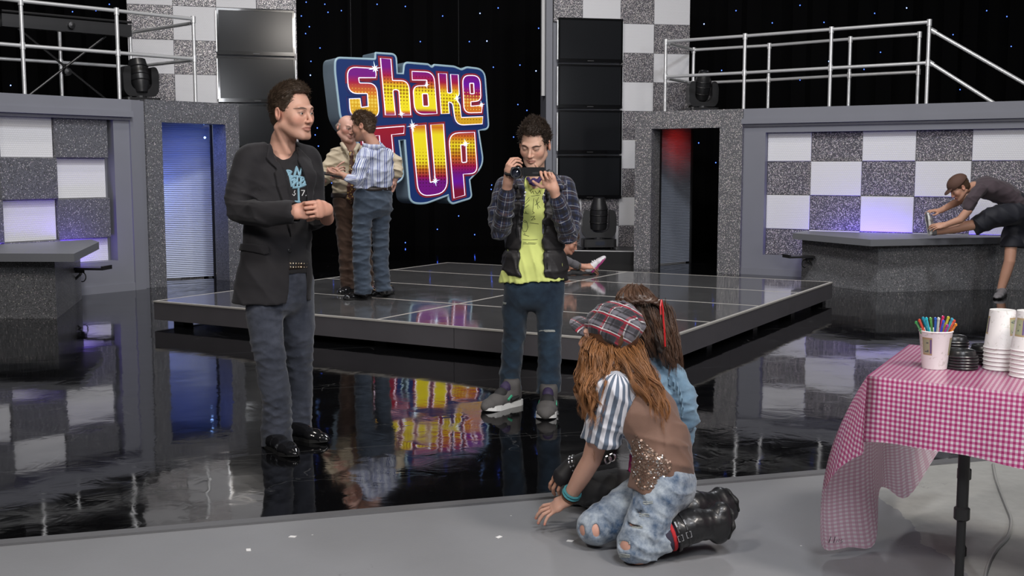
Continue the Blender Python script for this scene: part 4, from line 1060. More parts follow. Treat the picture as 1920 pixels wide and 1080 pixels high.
def normals_of(V, F):
    N = np.zeros_like(V); a = np.cross(V[F[:, 2]]-V[F[:, 0]], V[F[:, 3]]-V[F[:, 1]])
    for i in range(4):
        for x in range(3): N[:, x] += np.bincount(F[:, i], a[:, x], len(V))
    return N/np.maximum(np.linalg.norm(N, axis=1), 1e-9)[:, None]
# ------------------------------------------------------------------ cloth and skin materials
def _skin(nm):
    t = NT(nm); c = t.attr('tint').outputs['Color']; n = t.noise(90, t.obj(), 4).outputs[0]
    c = t.mix(t.math('MULTIPLY', n, .22), c, t.mix(1., c, (.75,.62,.58), 'MULTIPLY'))
    t.set(Base_Color=c, Roughness=.48, Specular_IOR_Level=.4, Subsurface_Weight=.12, Subsurface_Radius=(.01,.004,.002)); t.b.inputs['Subsurface Scale'].default_value = .6
    t.bump(t.noise(700, t.obj(), 2).outputs[0], .06, .002); return t.m
MATS['skin'] = _skin
def _eye(nm):
    t = NT(nm); t.set(Base_Color=t.attr('tint').outputs['Color'], Roughness=.08, Coat_Weight=.5); return t.m
MATS['eye'] = _eye
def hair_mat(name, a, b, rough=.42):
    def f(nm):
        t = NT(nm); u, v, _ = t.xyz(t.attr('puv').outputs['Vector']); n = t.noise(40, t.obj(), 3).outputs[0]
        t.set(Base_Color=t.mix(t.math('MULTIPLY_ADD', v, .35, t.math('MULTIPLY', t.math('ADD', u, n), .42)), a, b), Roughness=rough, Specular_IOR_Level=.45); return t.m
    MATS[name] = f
def weave(name, col, col2=None, scale=900, rough=.8, var=.25, vs=18, bump=.25, sheen=.15, spec=.3):
    def f(nm):
        t = NT(nm); o = t.obj(); n = t.noise(vs, o, 5, .6).outputs[0]; fine = t.noise(scale, o, 2).outputs[0]
        c = t.mix(n, tuple(x*(1-var) for x in col), tuple(x*(1+var) for x in (col2 or col))); c = t.mix(t.math('MULTIPLY', fine, .35), c, tuple(x*.55 for x in col))
        t.set(Base_Color=c, Roughness=rough, Specular_IOR_Level=spec, Sheen_Weight=sheen); t.bump(t.math('ADD', fine, t.math('MULTIPLY', n, .6)), bump, .003); return t.m
    MATS[name] = f
def denim(name, dark, light, fade=.5, vs=9, axis=None):
    def f(nm):
        t = NT(nm); o = t.obj(); x, y, z = t.xyz(o); n = t.noise(vs, o, 5, .62).outputs[0]; n2 = t.noise(vs*5, o, 4, .6).outputs[0]
        tw = t.noise(1., t.comb(t.math('MULTIPLY', x, 900.), t.math('MULTIPLY', y, 900.), t.math('MULTIPLY', z, 160.)), 2).outputs[0]
        k = t.ramp(t.math('ADD', t.math('MULTIPLY', n, .75), t.math('MULTIPLY', n2, .25)), [(.5-fade*.5, (0,)*3), (.5+.22, (1,)*3)])
        c = t.mix(k, dark, light); c = t.mix(t.math('MULTIPLY', tw, .5), c, tuple(q*.45 for q in dark))
        t.set(Base_Color=c, Roughness=.85, Specular_IOR_Level=.2, Sheen_Weight=.2); t.bump(t.math('ADD', tw, n2), .25, .003); return t.m
    MATS[name] = f
# ------------------------------------------------------------------ dressing helpers
def J(Y0): return lambda x, y, d=0.: np.array(at(x, y, Y0 + d))
def person(base, label, group=None):
    o = empty('person', tuple(base), 0, label, 'person'); return o
def puv_bones(V, bones):
    """bones: (a, b, ref side vector, u offset, straight) -> nearest bone's (u around or across, v along)"""
    best = np.full(len(V), 1e9); uv = np.zeros((len(V), 2))
    for a, b, sd, uo, straight, rw in bones:
        a, b = V3(a), V3(b); d = b-a; L = np.linalg.norm(d); ax = d/L; s_ = unit(V3(sd) - ax*(V3(sd)@ax)); f_ = np.cross(ax, s_)
        q = V-a; t = q@ax; c = np.clip(t, 0, L); x, y = q@s_, q@f_; dist = np.sqrt(x*x+y*y+(t-c)**2)/rw
        u = x if straight else np.arctan2(y, x)*rw
        m = dist < best; best[m] = dist[m]; uv[m, 0] = u[m]+uo; uv[m, 1] = t[m]
    return uv
def shoe(root, base, heel, toe, w=.046, hgt=.075, mat='shoe_black', solemat='sole_black', point=1., top=None, collar=.045, h=.005, sole=.018, z0=0., name='shoe', extra=None, pitch_up=None):
    heel = V3(heel); toe = V3(toe); d = toe-heel; L = np.linalg.norm(d); ax = d/L; up = V3((0,0,1)) if pitch_up is None else V3(pitch_up); up = unit(up - ax*(up@ax)); sd = np.cross(ax, up)
    def X(t, z, s=0.): return heel + ax*(t*L) + up*z + sd*s
    S = Sculpt()
    S.add(loft([(X(.12,hgt*.52), w*.80, hgt*.50), (X(.38,hgt*.46), w*.86, hgt*.46), (X(.66,hgt*.36), w*1.02, hgt*.36), (X(.86,hgt*.27), w*.85*point, hgt*.27), (X(.95,hgt*.22), w*.5*point, hgt*.2)], sd), 0)
    if top is not None: S.add(cap([X(.20,hgt*.5), top], [collar*.95, collar]), .02)
    S.cut(half(X(0, 0), -up), .004)
    V, F = S.net(h); o = mesh_np(name, V, F, mat, root, base)
    tw_ = [(-.01,.30),(.0,.55),(.03,.76),(.10,.88),(.25,.90),(.40,.86),(.55,.98),(.70,1.10),(.82,1.02*point),(.91,.80*point),(.97,.50*point),(1.0,.22*point)]
    out = [(t_*L, w*q_) for t_, q_ in tw_] + [(t_*L, -w*q_) for t_, q_ in tw_[::-1]]; pr_ = MB().prism(out, (), .0, sole)
    sm = MB(); sm.add([heel - V3(base) + ax*p_[0] + sd*p_[1] + up*(p_[2] + (.012*max(0, p_[0]/L-.75)/.25 if p_[2] < .001 else 0)) for p_ in pr_.v], pr_.f); ob('sole', sm, solemat, o)
    return o, X
def trousers(root, base, mat, hipc, side, hw, hd, legs, rads, h=.007, fold=None, hemcut=None, top=None, name='trousers', label=None, squash=1.):
    """legs: list of point chains; rads radii along; hipc: pelvis sections"""
    S = Sculpt(); S.add(loft(hipc, side), 0)
    for lg, rd in zip(legs, rads): S.add(cap(lg, rd), .035)
    if top is not None: S.cut(half(*top), .004)
    for c_, n_ in (hemcut or []): S.sub(rbox(V3(c_)+unit(n_)*.10, (.13,.13,.10), 0, np.stack([unit(np.cross(n_, (.3,1,.2))), unit(np.cross(n_, np.cross(n_, (.3,1,.2)))), unit(n_)], 1)), .004)
    S.disp = fold
    V, F = S.net(h); V = relax(V, F, 1, .35)
    return mesh_np(name, V, F, mat, root, base, label=label), (V, F)
def tris_surface(V, F):
    from mathutils.bvhtree import BVHTree
    return BVHTree.FromPolygons([tuple(v) for v in V], [tuple(f) for f in F.tolist()])
def appl(name, bvh, pts, frm, dirn, mat, parent, base, r=.002, lift=.0015, closed=False, n=4):
    """a thread, seam or printed stroke laid on a surface: points are shot along dirn onto it"""
    out = []
    for p in pts:
        hit = bvh.ray_cast(Vector(p), Vector(dirn), 3.)
        if hit[0] is not None: out.append(hit[0] + hit[1]*lift)
    if len(out) > 1:
        return ob(name, MB().tube([q - Vector(base) for q in out], r, n, closed=closed), mat, parent)
def densify(pts, k=8):
    P = [V3(p) for p in pts]; o = []
    for a, b in zip(P[:-1], P[1:]):
        for i in range(k): o.append(a+(b-a)*i/k)
    return o + [P[-1]]
def spline(pts, k=8):
    P = [V3(p) for p in pts]; o = []; n = len(P)
    for i in range(n-1):
        a, b, c, d = P[max(i-1,0)], P[i], P[i+1], P[min(i+2,n-1)]
        for q in range(k):
            t = q/k; o.append(.5*((2*b)+(c-a)*t+(2*a-5*b+4*c-d)*t*t+(3*b-a-3*c+d)*t**3))
    return np.array(o + [P[-1]])
def core(parts, cols, chains, skin, h=.012):
    S = Sculpt()
    for pts, rs in chains: S.add(cap(pts, rs), .02)
    v, f = S.net(h); parts.append((v, f)); cols.append(np.tile(V3(skin), (len(v), 1)))
SKIN_A = (.64,.365,.27); SKIN_B = (.66,.41,.305); SKIN_C = (.58,.32,.22)
plain('shoe_black', (.008,.008,.009), .16, coat=.4); plain('sole_black', (.01,.01,.01), .6); plain('white_rubber', (.72,.72,.70), .5)
plain('brass', (.5,.42,.3), .3, 1.); plain('silver', (.75,.75,.77), .25, 1.)
hair_mat('hair_dark', (.030,.019,.012), (.095,.062,.040), .5); hair_mat('hair_boy', (.022,.015,.011), (.080,.056,.042), .5); hair_mat('hair_brown', (.045,.025,.014), (.13,.075,.042), .5); hair_mat('hair_grey', (.12,.10,.085), (.3,.27,.24))
def short_hair(root, base, hd, mat, thick=.016, top=.03, front=.055, seed=3, n=1500, ln=.030, h=.004, jit=.45, side_z=-.03, back_z=-.075, curl=.15, sweep=(0,-.4,.7), rad=.0022, peak=.02, lift=.38, rough=.0032):
    """cap of hair over the skull with tufts; front: hairline height"""
    X, k, Rm, w = hd.X, hd.k, hd.R, hd.w; S = Sculpt()
    S.add(ell(X((0,.016,.040)), V3((.078+thick*.5,.098+thick*.55,.086+thick*.6))*k*[w,1,1], Rm), 0)
    S.add(ell(X((0,-.012,.072)), V3((.062+thick*.3,.072+thick*.3,.052+top*.7))*k*[w,1,1], Rm), .03)
    S.add(ell(X((0,.05,-.02)), V3((.060,.058,.062))*k*[w,1,1], Rm), .03)
    # keep hair off the face and ears
    S.sub(rbox(X((0,-.12,front-.10)), V3((.062,.062,.10))*k, .012*k, Rm), .016*k)
    S.sub(rbox(X((0,-.095,side_z-.10)), V3((.12,.085,.10))*k, .012*k, Rm), .012*k)
    for x in (-1, 1): S.sub(ell(X((x*.090,.006,-.012)), V3((.022,.025,.036))*k, Rm), .006*k)
    S.sub(half(X((0,0,back_z)), Rm[:, 2]), .01)
    g = folds(seed, rough*k, 95, n=6); S.disp = lambda P: g(P)
    S.ops = [o for o in S.ops if not (o[0] == 's' and isinstance(o[1], half))]; S.cut(half(X((0,0,back_z)), -Rm[:, 2]), .01)
    V, F = S.net(h); o = mesh_np('hair', V, F, mat, root, base, puv=np.stack([np.full(len(V), .35), np.zeros(len(V))], 1))
    N = normals_of(V, F); q = hd.L(V); g2 = np.random.RandomState(seed)
    ok = np.nonzero((((V - hd.c) @ Rm) * N @ Rm if False else ((V-hd.c)*N).sum(1)) > .0)[0]
    wgt = .35 + np.clip((q[ok, 2]+.02)/.08, 0, 1); sel = g2.choice(ok, n, p=wgt/wgt.sum())
    flow = Rm @ V3(sweep); fl_ = flow[None] - N[sel]*(N[sel]@flow)[:, None]; D = N[sel]*lift + fl_*.9
    L = ln*k*np.clip(.45 + (q[sel, 2]+.02)/.10, .4, 1.15)
    tufts('hair_tufts', V[sel], D, L, rad*k, mat, o, base, seed, curl=curl, jit=jit, tip=.35, seg=3, sides=3)
    return o
# ================================================================== man in blazer
weave('blazer_wool', (.017,.0155,.018), scale=700, rough=.75, var=.15, bump=.2, sheen=.1)
plain('tee_black', (.010,.009,.011), .85, sheen=.1); plain('print_blue', (.24,.42,.52), .7); plain('print_white', (.6,.6,.6), .6)
denim('jeans_dark', (.014,.018,.030), (.10,.11,.145), .5, 6); plain('belt_leather', (.02,.012,.009), .45)
def build_man():
    j = J(5.62); base = np.array(on_z(540, 842)); base[2] = 0
    root = person(base, 'man in dark blazer and jeans talking with hands clasped, standing on glossy floor')
    A = rot_axes(R(38)); side, fr = A[:, 0], -A[:, 1]
    # head
    hc = j(547, 212, -.02); hd = Head(hc, rot_axes(R(58), R(4), R(-2)), 1.12, SKIN_A, jaw=1.0, nose=1.0, wide=1.0, stubble=.28, lips=(.36,.14,.11), brow=(.02,.013,.01),
              neck=([hc + V3((-.02,.03,-.07)), j(531, 262, .03), j(528, 292, .04), j(526, 330, .03)], [.058,.060,.068,.09]))
    S = hd.sculpt()
    S.add(cap([hd.X((-.055,.035,-.065)), j(541, 286, -.02)], [.014,.008]), .035)
    V, F = S.net(.0034); V = relax(V, F, 1, .3)
    c = hd.tint(V); parts = [(V, F)]; cols = [c]
    # hands
    for right, w_, fw, bk, cu, sp, th, arm in (
        (True, j(550,398,-.345), (.95,.05,.10), (.0,-.9,.40), [(52,62,30),(64,70,30),(68,70,30),(70,70,30)], (4,1,-2,-5), ((30,35),(5,30),(0,20)), ([j(520,400,-.30), j(553,398,-.345)], [.034,.029])),
        (False, j(612,392,-.30), (-.42,-.86,.0), (.86,-.45,.12), [(50,75,40),(58,78,40),(62,78,40),(66,78,40)], (3,1,-1,-3), ((20,40),(0,30),(0,15)), ([j(613,410,-.14), j(612,394,-.29)], [.034,.029]))):
        hn = HandP(w_, fw, bk, right, .98, cu, sp, th); S2 = Sculpt(); hn.sculpt(S2, arm); v, f = S2.net(.0029); parts.append((v, f)); cc = np.tile(V3(SKIN_A)*[1.0,.93,.92], (len(v), 1))
        for m_ in hn.mids: cc *= (1 - .18*np.exp(-(np.linalg.norm(v-m_, axis=1)/.012)**2))[:, None]*[1,1,1]
        cols.append(cc)
    core(parts, cols, [([j(527,300,.03), j(525,400,.0), j(522,520,.0)], [.06,.085,.09]), ([j(527,310,.03), j(472,315,-.09), j(446,394,-.18), j(492,402,-.28), j(548,398,-.345)], [.05,.045,.035,.03,.028]), ([j(527,310,.03), j(578,312,.13), j(592,408,.08), j(611,394,-.28)], [.05,.045,.035,.028]),
        ([j(522,520,.0), j(500,560,-.07), j(505,668,-.07), j(522,815,.02)], [.08,.07,.05,.04]), ([j(522,520,.0), j(552,560,.08), j(561,660,.14), j(558,795,.26)], [.08,.07,.05,.04])], SKIN_A)
    V, F = join(parts); mesh_np('body', V, F, 'skin', root, base, col=np.concatenate(cols))
    hd.eyes(root, base, (.15,-1,-.12), (.05,.06,.05))
    short_hair(root, base, hd, 'hair_dark', .006, .026, .078, 3, 4600, .015, sweep=(0,-.7,.25), side_z=-.012, jit=.14, rad=.0013, lift=.12, curl=.08, rough=.0026)
    # tee
    St = Sculpt(); secs = [(j(527,306,.02), .155,.085), (j(527,352,.0), .170,.108), (j(527,440,.0), .158,.106), (j(526,520,.0), .165,.115)]
    St.add(loft(secs, side), 0); St.sub(cap([j(530,262,-.02), j(536,292,-.09)], [.075,.058]), .012); St.cut(half(j(526,512), (0,0,-1)), .003)
    St.disp = folds(5, .006, 28, (0,0,1))
    V, F = St.net(.007); ts = mesh_np('t_shirt', V, F, 'tee_black', root, base, label='black t-shirt with pale blue print'); bv = tris_surface(V, F)
    # print: brush strokes in rows and a numeral
    g = random.Random(4)
    def pr(x, y): return np.array(at(x, y, 5.1))
    def stroke(pts, r=.004, m='print_blue'):
        o = []
        for p in densify([pr(*q) for q in pts], 6):
            d = Vector(p) - cam.location; hit = bv.ray_cast(cam.location, d.normalized(), 9.)
            if hit[0] is not None: o.append(hit[0] + hit[1]*.001 - Vector(base))
        if len(o) > 1: ob('print_stroke', MB().tube(o, r, 5), m, ts)
    for s_ in ([(538,319),(543,330),(547,350)],[(540,320),(546,322),(541,329),(549,331),(544,338)],[(551,333),(556,313),(561,330),(566,312),(571,332)],[(571,314),(573,330),(578,312),(577,332)],[(544,333),(556,331),(570,334)],[(544,340),(552,336),(560,344),(570,336)],[(546,349),(555,341),(566,347),(577,338)],[(548,352),(560,351),(574,346)],[(557,330),(557,352)],[(564,332),(563,349)],[(571,334),(570,348)],[(551,336),(550,350)],[(576,320),(578,345)],[(559,352),(560,378)],[(552,378),(562,379)]):
        stroke(s_, .0062)
    stroke([(564,357),(571,357),(566,367)], .0028, 'print_white'); stroke([(553,357),(551,361),(554,363),(551,367),(548,364)], .0022, 'print_white'); stroke([(573,366),(573.5,367)], .003, 'print_white')
    # blazer
    hem = j(515,566)[2]
    S = Sculpt(); T = loft([(j(524,298,.035), .170,.080), (j(525,330,.01), .188,.110), (j(523,380,.0), .180,.118), (j(519,450,.0), .172,.122), (j(514,520,.0), .196,.150), (j(510,580,.0), .214,.165)], side)
    S.add(T, 0)
    for p, r in (((j(467,300,-.09), j(449,360,-.13), j(446,394,-.18), j(492,402,-.28), j(546,398,-.345)), (.076,.068,.063,.063,.058)), ((j(578,304,.14), j(586,360,.14), j(592,410,.08), j(606,402,-.19)), (.072,.064,.056,.050))): S.add(cap(p, r), .035)
    S.add(cap([j(487,287,-.08), j(540,278,.06), j(575,290,.13)], [.054,.050,.046]), .04)
    # neck hole and front opening
    S.sub(cap([j(529,255,.0), j(530,300,-.02)], [.078,.070]), .01)
    so = j(556, 480, -.13)
    def sl(x, y): q = j(x, y, -.13) - so; return (q@side, q[2])
    poly = [sl(523,266), sl(543,335), sl(552,400), sl(556,470), sl(552,510), sl(538,600), sl(606,600), sl(602,540), sl(601,470), sl(600,400), sl(598,340), sl(584,290), sl(552,252)]
    op = slab(so, side, fr, poly, -.17)
    S.sub(op, .006)
    inner = loft([(c_, a-.016, b-.016) for c_, a, b in T.s], side); lower = Sculpt()
    S.sub(rbox(so + V3((0,.15,-.28)), (.5,.5,.16), 0), 0) if False else None
    S.cut(half((0,0,hem), (0,0,-1)), .006)
    S.sub(cap([j(553,398,-.35), j(590,398,-.40)], [.045,.05]), .004)
    S.sub(loft([(j(513,540,.0), .150,.118), (j(513,600,.0), .205,.15)], side), .01)
    f1 = folds(11, .016, 34, (0,.2,1), 4, near_pts([j(437,398,-.19), j(455,380,-.19), j(480,405,-.27), j(612,408,.0)], .10, .06)); f2 = folds(12, .007, 13, (.6,.2,.5), 3); S.disp = plus(f1, f2)
    V, F = S.net(.0062); V = relax(V, F, 1, .4); jk = mesh_np('blazer', V, F, 'blazer_wool', root, base, label='charcoal wool blazer worn open'); bj = tris_surface(V, F)
    # lapels: raised cloth along the opening
    for nm, pl_ in (('lapel', [sl(521,266), sl(543,335), sl(552,400), sl(557,455), sl(538,405), sl(522,352), sl(513,322), sl(519,318), sl(498,296), sl(508,268)]), ('lapel', [sl(562,256), sl(597,338), sl(600,400), sl(604,440), sl(622,380), sl(630,345), sl(632,322), sl(624,318), sl(630,300), sl(590,270)])):
        S = Sculpt(); S.add(loft([(c_, a+.016, b+.016) for c_, a, b in T.s[:4]], side), 0); S.add(cap([j(487,287,-.08), j(540,278,.06), j(575,290,.13)], [.066,.061,.061]), .04); S.sub(cap([j(529,255,.0), j(530,300,-.02)], [.078,.070]), .01)
        S.cut(slab(so, side, fr, pl_, -.16), .001); S.sub(loft([(c_, a-.006, b-.006) for c_, a, b in T.s], side), 0); S.disp = f2
        v, f = S.net(.0052)
        if len(v): v = relax(v, f, 1, .3); mesh_np(nm, v, f, 'blazer_wool', jk, base)
    # pocket flap, button, sleeve seam
    def onj(pts, r, m, nm, lift=.001):
        o = []
        for x, y in pts:
            d = (Vector(at(x, y, 5.)) - cam.location).normalized(); hit = bj.ray_cast(cam.location, d, 9.)
            if hit[0] is not None: o.append(hit[0] + hit[1]*lift - Vector(base))
        if len(o) > 2: ob(nm, MB().tube(o, r, 6), m, jk)
    S = Sculpt(); S.add(loft([(c_, a+.011, b+.011) for c_, a, b in T.s[2:]], side), 0)
    def slp(x, y): q = j(x, y, -.17) - so; return (q@side, q[2])
    S.cut(slab(so, side, fr, [slp(447,455), slp(510,462), slp(509,477), slp(448,471)], -.25), .001); S.sub(loft([(c_, a-.006, b-.006) for c_, a, b in T.s], side), 0); S.disp = f2
    v, f = S.net(.005)
    if len(v): mesh_np('pocket_flap', v, f, 'blazer_wool', jk, base)
    b0 = None
    for x, y in ((543,470),):
        d = (Vector(at(x, y, 5.)) - cam.location).normalized(); hit = bj.ray_cast(cam.location, d, 9.)
        if hit[0] is not None: ob('button', MB().lathe([(0,0),(.011,0),(.011,.003),(.008,.005),(0,.0045)], 14, M=Matrix.Translation(hit[0]-Vector(base)) @ hit[1].to_track_quat('Z','Y').to_matrix().to_4x4()), 'black_plastic', jk)
    # jeans
    wz = j(520,497)
    legs = [[j(494,530,-.07), j(494,590,-.07), j(505,668,-.07), j(517,750,-.02), j(522,848,.03)], [j(556,530,.09), j(558,590,.11), j(561,660,.14), j(561,740,.21), j(558,826,.27)]]
    kn = [j(505,668,-.07), j(515,770,-.02), j(525,815,.02), j(560,660,.14), j(560,780,.25), j(510,560,-.1)]
    fj = plus(folds(21, .011, 42, (0,.2,1), 4, near_pts(kn, .13, .12)), folds(22, .006, 16, (1,0,.5), 3))
    trousers(root, base, 'jeans_dark', [(j(524,490,.0), .150,.108), (j(523,530,.01), .165,.118), (j(524,556,.01), .150,.11)], side, .16, .11, legs, [[.092,.092,.079,.076,.088], [.092,.090,.077,.072,.084]], .0068, fj, [(j(523,833,.03), (0.12,-.05,-1)), (j(557,813,.27), (.05,0,-1))], ((0,0,wz[2]), (0,0,1)), 'jeans')
    # belt with studs and buckle
    S = Sculpt(); S.add(loft([(j(524,480,.0), .159,.117), (j(524,520,.0), .163,.121)], side), 0); S.cut(half(j(524,488), (0,0,1)), .003); S.cut(half(j(524,503), (0,0,-1)), .003)
    V, F = S.net(.0055); bt = mesh_np('belt', V, F, 'belt_leather', root, base); bb = tris_surface(V, F)
    for x in range(545, 584, 5):
        for y in (494, 501):
            d = (Vector(at(x, y, 5.)) - cam.location).normalized(); hit = bb.ray_cast(cam.location, d, 9.)
            if hit[0] is not None: ob('stud', MB().lathe([(.0055,0),(.004,.003),(.001,.0045)], 8, M=Matrix.Translation(hit[0]-Vector(base)) @ hit[1].to_track_quat('Z','Y').to_matrix().to_4x4()), 'brass', bt)
    # shoes
    shoe(root, base, on_z(506,836), on_z(556,860), .048, .085, point=.85, top=j(520,815,.03), collar=.05)
    shoe(root, base, on_z(540,818), on_z(616,832), .046, .085, point=.8, top=j(556,795,.27), collar=.05)
build_man()
# ================================================================== boy with camcorder
def _plaid(nm, base, stripes, su=14., rough=.85, soft=True):
    """stripes: (offset, width, colour, strength) along both directions; period 1 in u*su, v*su"""
    t = NT(nm); u, v, _ = t.xyz(t.attr('puv').outputs['Vector']); c = base
    for a in (u, v):
        f = t.math('FRACT', t.math('MULTIPLY', a, su))
        for off, wd, col, k in stripes:
            m = t.math('LESS_THAN', t.math('ABSOLUTE', t.math('SUBTRACT', f, off)), wd); c = t.mix(t.math('MULTIPLY', m, k), c, col)
    fine = t.noise(900, t.obj(), 2).outputs[0]; c = t.mix(t.math('MULTIPLY', fine, .35), c, (.01,.01,.012))
    t.set(Base_Color=c, Roughness=rough, Specular_IOR_Level=.25, Sheen_Weight=.2); t.bump(fine, .15, .002); return t.m
MATS['plaid_blue'] = lambda n: _plaid(n, (.020,.028,.070), [(.25,.10,(.012,.010,.012),.7), (.60,.022,(.36,.36,.38),.8), (.75,.06,(.06,.035,.03),.6), (.92,.018,(.25,.26,.32),.7)], 11.)
plain('vest_nylon', (.022,.020,.021), .52, var=.15, vs=20, bump=.15, bs=60); plain('snap', (.7,.7,.7), .3, .6); plain('tongue_dark', (.03,.018,.06), .7); plain('purple_cloth', (.05,.025,.12), .8)
plain('tee_yellow', (.66,.73,.22), .8, var=.08, vs=12, sheen=.1); plain('print_black', (.015,.018,.012), .8)
denim('jeans_blue', (.007,.014,.030), (.040,.075,.115), .45, 6); plain('denim_fray', (.36,.38,.36), .9, var=.3, vs=60)
plain('suede_grey', (.085,.08,.078), .8, var=.15, vs=30); plain('suede_black', (.018,.017,.018), .75); plain('green_trim', (.05,.35,.2), .5); plain('cam_black', (.008,.008,.009), .3, coat=.3); plain('lens_dark', (.015,.018,.028), .06, coat=1.)
def build_boy():
    j = J(6.45); base = np.array(on_z(995, 775)); base[2] = 0
    root = person(base, 'boy in dark vest and yellow t-shirt filming with a small camcorder')
    A = rot_axes(R(-6)); side, fr = A[:, 0], -A[:, 1]
    hc = j(1003, 271, -.03); hd = Head(hc, rot_axes(R(-17), R(20), R(3)), 1.04, SKIN_B, jaw=.96, nose=1.12, stubble=0., lips=(.40,.17,.14), brow=(.014,.009,.008), blush=.3, eye_open=.35, brow_drop=.004, brow_w=1.25,
              neck=([hc + V3((.005,.03,-.06)), j(1004,325,.04), j(1004,352,.05)], [.050,.052,.07]))
    S = hd.sculpt(); V, F = S.net(.0034); V = relax(V, F, 1, .3); parts = [(V, F)]; cols = [hd.tint(V)]
    H = []
    for right, w_, fw, bk, cu, sp, th, arm in (
        (True, j(953,338,-.30), (.12,-.12,1), (-.85,-.55,.1), [(35,45,25),(40,45,25),(45,48,25),(48,50,25)], (4,1,-2,-5), ((25,30),(10,25),(0,10)), ([j(948,368,-.26), j(953,340,-.30)], [.030,.026])),
        (False, j(1038,352,-.32), (-.48,-.06,.87), (.3,.95,.15), [(2,12,8),(55,80,40),(62,85,40),(66,85,40)], (-4,2,0,-2), ((62,10),(30,10),(22,5)), ([j(1046,382,-.28), j(1038,354,-.32)], [.030,.026]))):
        hn = HandP(w_, fw, bk, right, .92, cu, sp, th); S2 = Sculpt(); hn.sculpt(S2, arm); v, f = S2.net(.0029); parts.append((v, f)); cols.append(np.tile(V3(SKIN_B)*[.98,.9,.88], (len(v), 1))); H.append(hn)
    core(parts, cols, [([j(1004,345,.04), j(1003,430,.0), j(1002,530,.0)], [.05,.07,.08]), ([j(1004,355,.03), j(952,356,.0), j(938,430,-.12), j(953,342,-.29)], [.05,.042,.034,.027]), ([j(1004,355,.03), j(1056,356,.02), j(1064,438,-.13), j(1039,358,-.31)], [.05,.042,.034,.027]),
        ([j(1002,530,.0), j(970,560,.0), j(964,632,.13), j(957,728,.26)], [.07,.045,.042,.036]), ([j(1002,530,.0), j(1032,560,.0), j(1030,632,.02), j(1028,730,.08)], [.07,.045,.042,.036])], SKIN_B)
    V, F = join(parts); mesh_np('body', V, F, 'skin', root, base, col=np.concatenate(cols))
    hd.eyes(root, base, (-.05,-.8,-.6), (.05,.03,.02))
    short_hair(root, base, hd, 'hair_boy', .009, .046, .062, 8, 4300, .018, sweep=(.2,-.5,.5), jit=.16, curl=.22, side_z=-.015, rad=.0015, lift=.28, rough=.007)
    # yellow tee
    hem = j(1000,529)[2]
    St = Sculpt(); T0 = loft([(j(1004,352,.02), .150,.075), (j(1003,395,.0), .150,.095), (j(1002,450,.0), .150,.098), (j(1001,500,-.01), .182,.118), (j(1001,545,-.01), .214,.130)], side); St.add(T0, 0)
    St.cut(half((0,0,hem), (.04,0,-1)), .004); St.sub(loft([(j(1001,500,-.01), .13,.08), (j(1001,550,-.01), .20,.115)], side), .008); St.sub(cap([j(1004,325,-.02), j(1003,349,-.08)], [.055,.05]), .01)
    St.disp = plus(folds(31, .010, 30, (1,0,.25), 4, lambda P: np.clip((j(1000,440)[2]-P[:, 2])/.15, .1, 1)), folds(35, .004, 14))
    V, F = St.net(.0068); te = mesh_np('t_shirt', V, F, 'tee_yellow', root, base, label='lime yellow t-shirt with black line drawings'); bv = tris_surface(V, F)
    def stroke(pts, r=.0022, k=5):
        o = []
        for x, y in [(p[0], p[1]) for p in densify([(a, b, 0) for a, b in pts], k)]:
            d = (Vector(at(x, y, 6.)) - cam.location).normalized(); hit = bv.ray_cast(cam.location, d, 9.)
            if hit[0] is not None: o.append(hit[0] + hit[1]*.0005 - Vector(base))
        if len(o) > 1: ob('print_line', MB().tube(o, r, 4), 'print_black', te)
    for s_ in ([(994,357),(996,363),(999,358),(1001,364)],[(1003,358),(1008,364),(1012,357),(1014,364)],[(996,368),(1012,366)],[(986,378),(992,370)],[(983,385),(993,375)],[(981,392),(992,384)],[(1001,372),(999,395)],[(1005,374),(1009,392)],[(1003,385),(1012,378)],[(1010,370),(1006,380),(1013,390)],[(981,399),(991,401)],[(985,396),(987,400)],[(998,396),(1002,399),(998,401)],[(995,407),(1003,405),(996,413),(1004,411),(1000,408)],[(994,418),(1010,420)],
               [(980,416),(984,413),(988,416),(990,426),(987,434),(981,434),(979,425),(980,416)],[(982,416),(987,417)],[(981,440),(992,443)],[(983,437),(985,440)],[(980,449),(994,450),(1008,449)],[(981,454),(987,455)],[(990,455),(1006,456)],[(981,457),(1004,458)]): stroke(s_, .0013)
    # flannel shirt: sleeves, collar, front edges
    S = Sculpt(); T1 = loft([(j(1004,346,.03), .152,.082), (j(1003,395,.01), .162,.104), (j(1002,450,.0), .162,.106)], side); S.add(T1, 0)
    aR = [j(950,352,.0), j(935,400,-.06), j(938,432,-.12), j(946,400,-.20), j(950,364,-.265)]; aL = [j(1056,352,.02), j(1070,405,-.05), j(1064,440,-.13), j(1055,408,-.22), j(1045,376,-.285)]
    S.add(cap(aR, [.070,.066,.060,.055,.048]), .03); S.add(cap(aL, [.070,.068,.062,.055,.046]), .03)
    so = j(1000, 450, -.11)
    def sl(x, y): q = j(x, y, -.11) - so; return (q@side, q[2])
    S.sub(slab(so, side, fr, [sl(982,330), sl(984,380), sl(977,440), sl(974,520), sl(1022,520), sl(1016,440), sl(1014,380), sl(1018,330)], -.06), .004); S.sub(cap([j(1004,325,.02), j(1003,349,-.06)], [.062,.055]), .01)
    S.cut(half(j(1000,470), (0,0,-1)), .004)
    fz = folds(41, .014, 38, (0,.2,1), 4, near_pts([aR[2], aR[1], aR[3], aL[2], aL[1], aL[3]], .10, .1)); S.disp = fz
    V, F = S.net(.0066); V = relax(V, F, 1, .35)
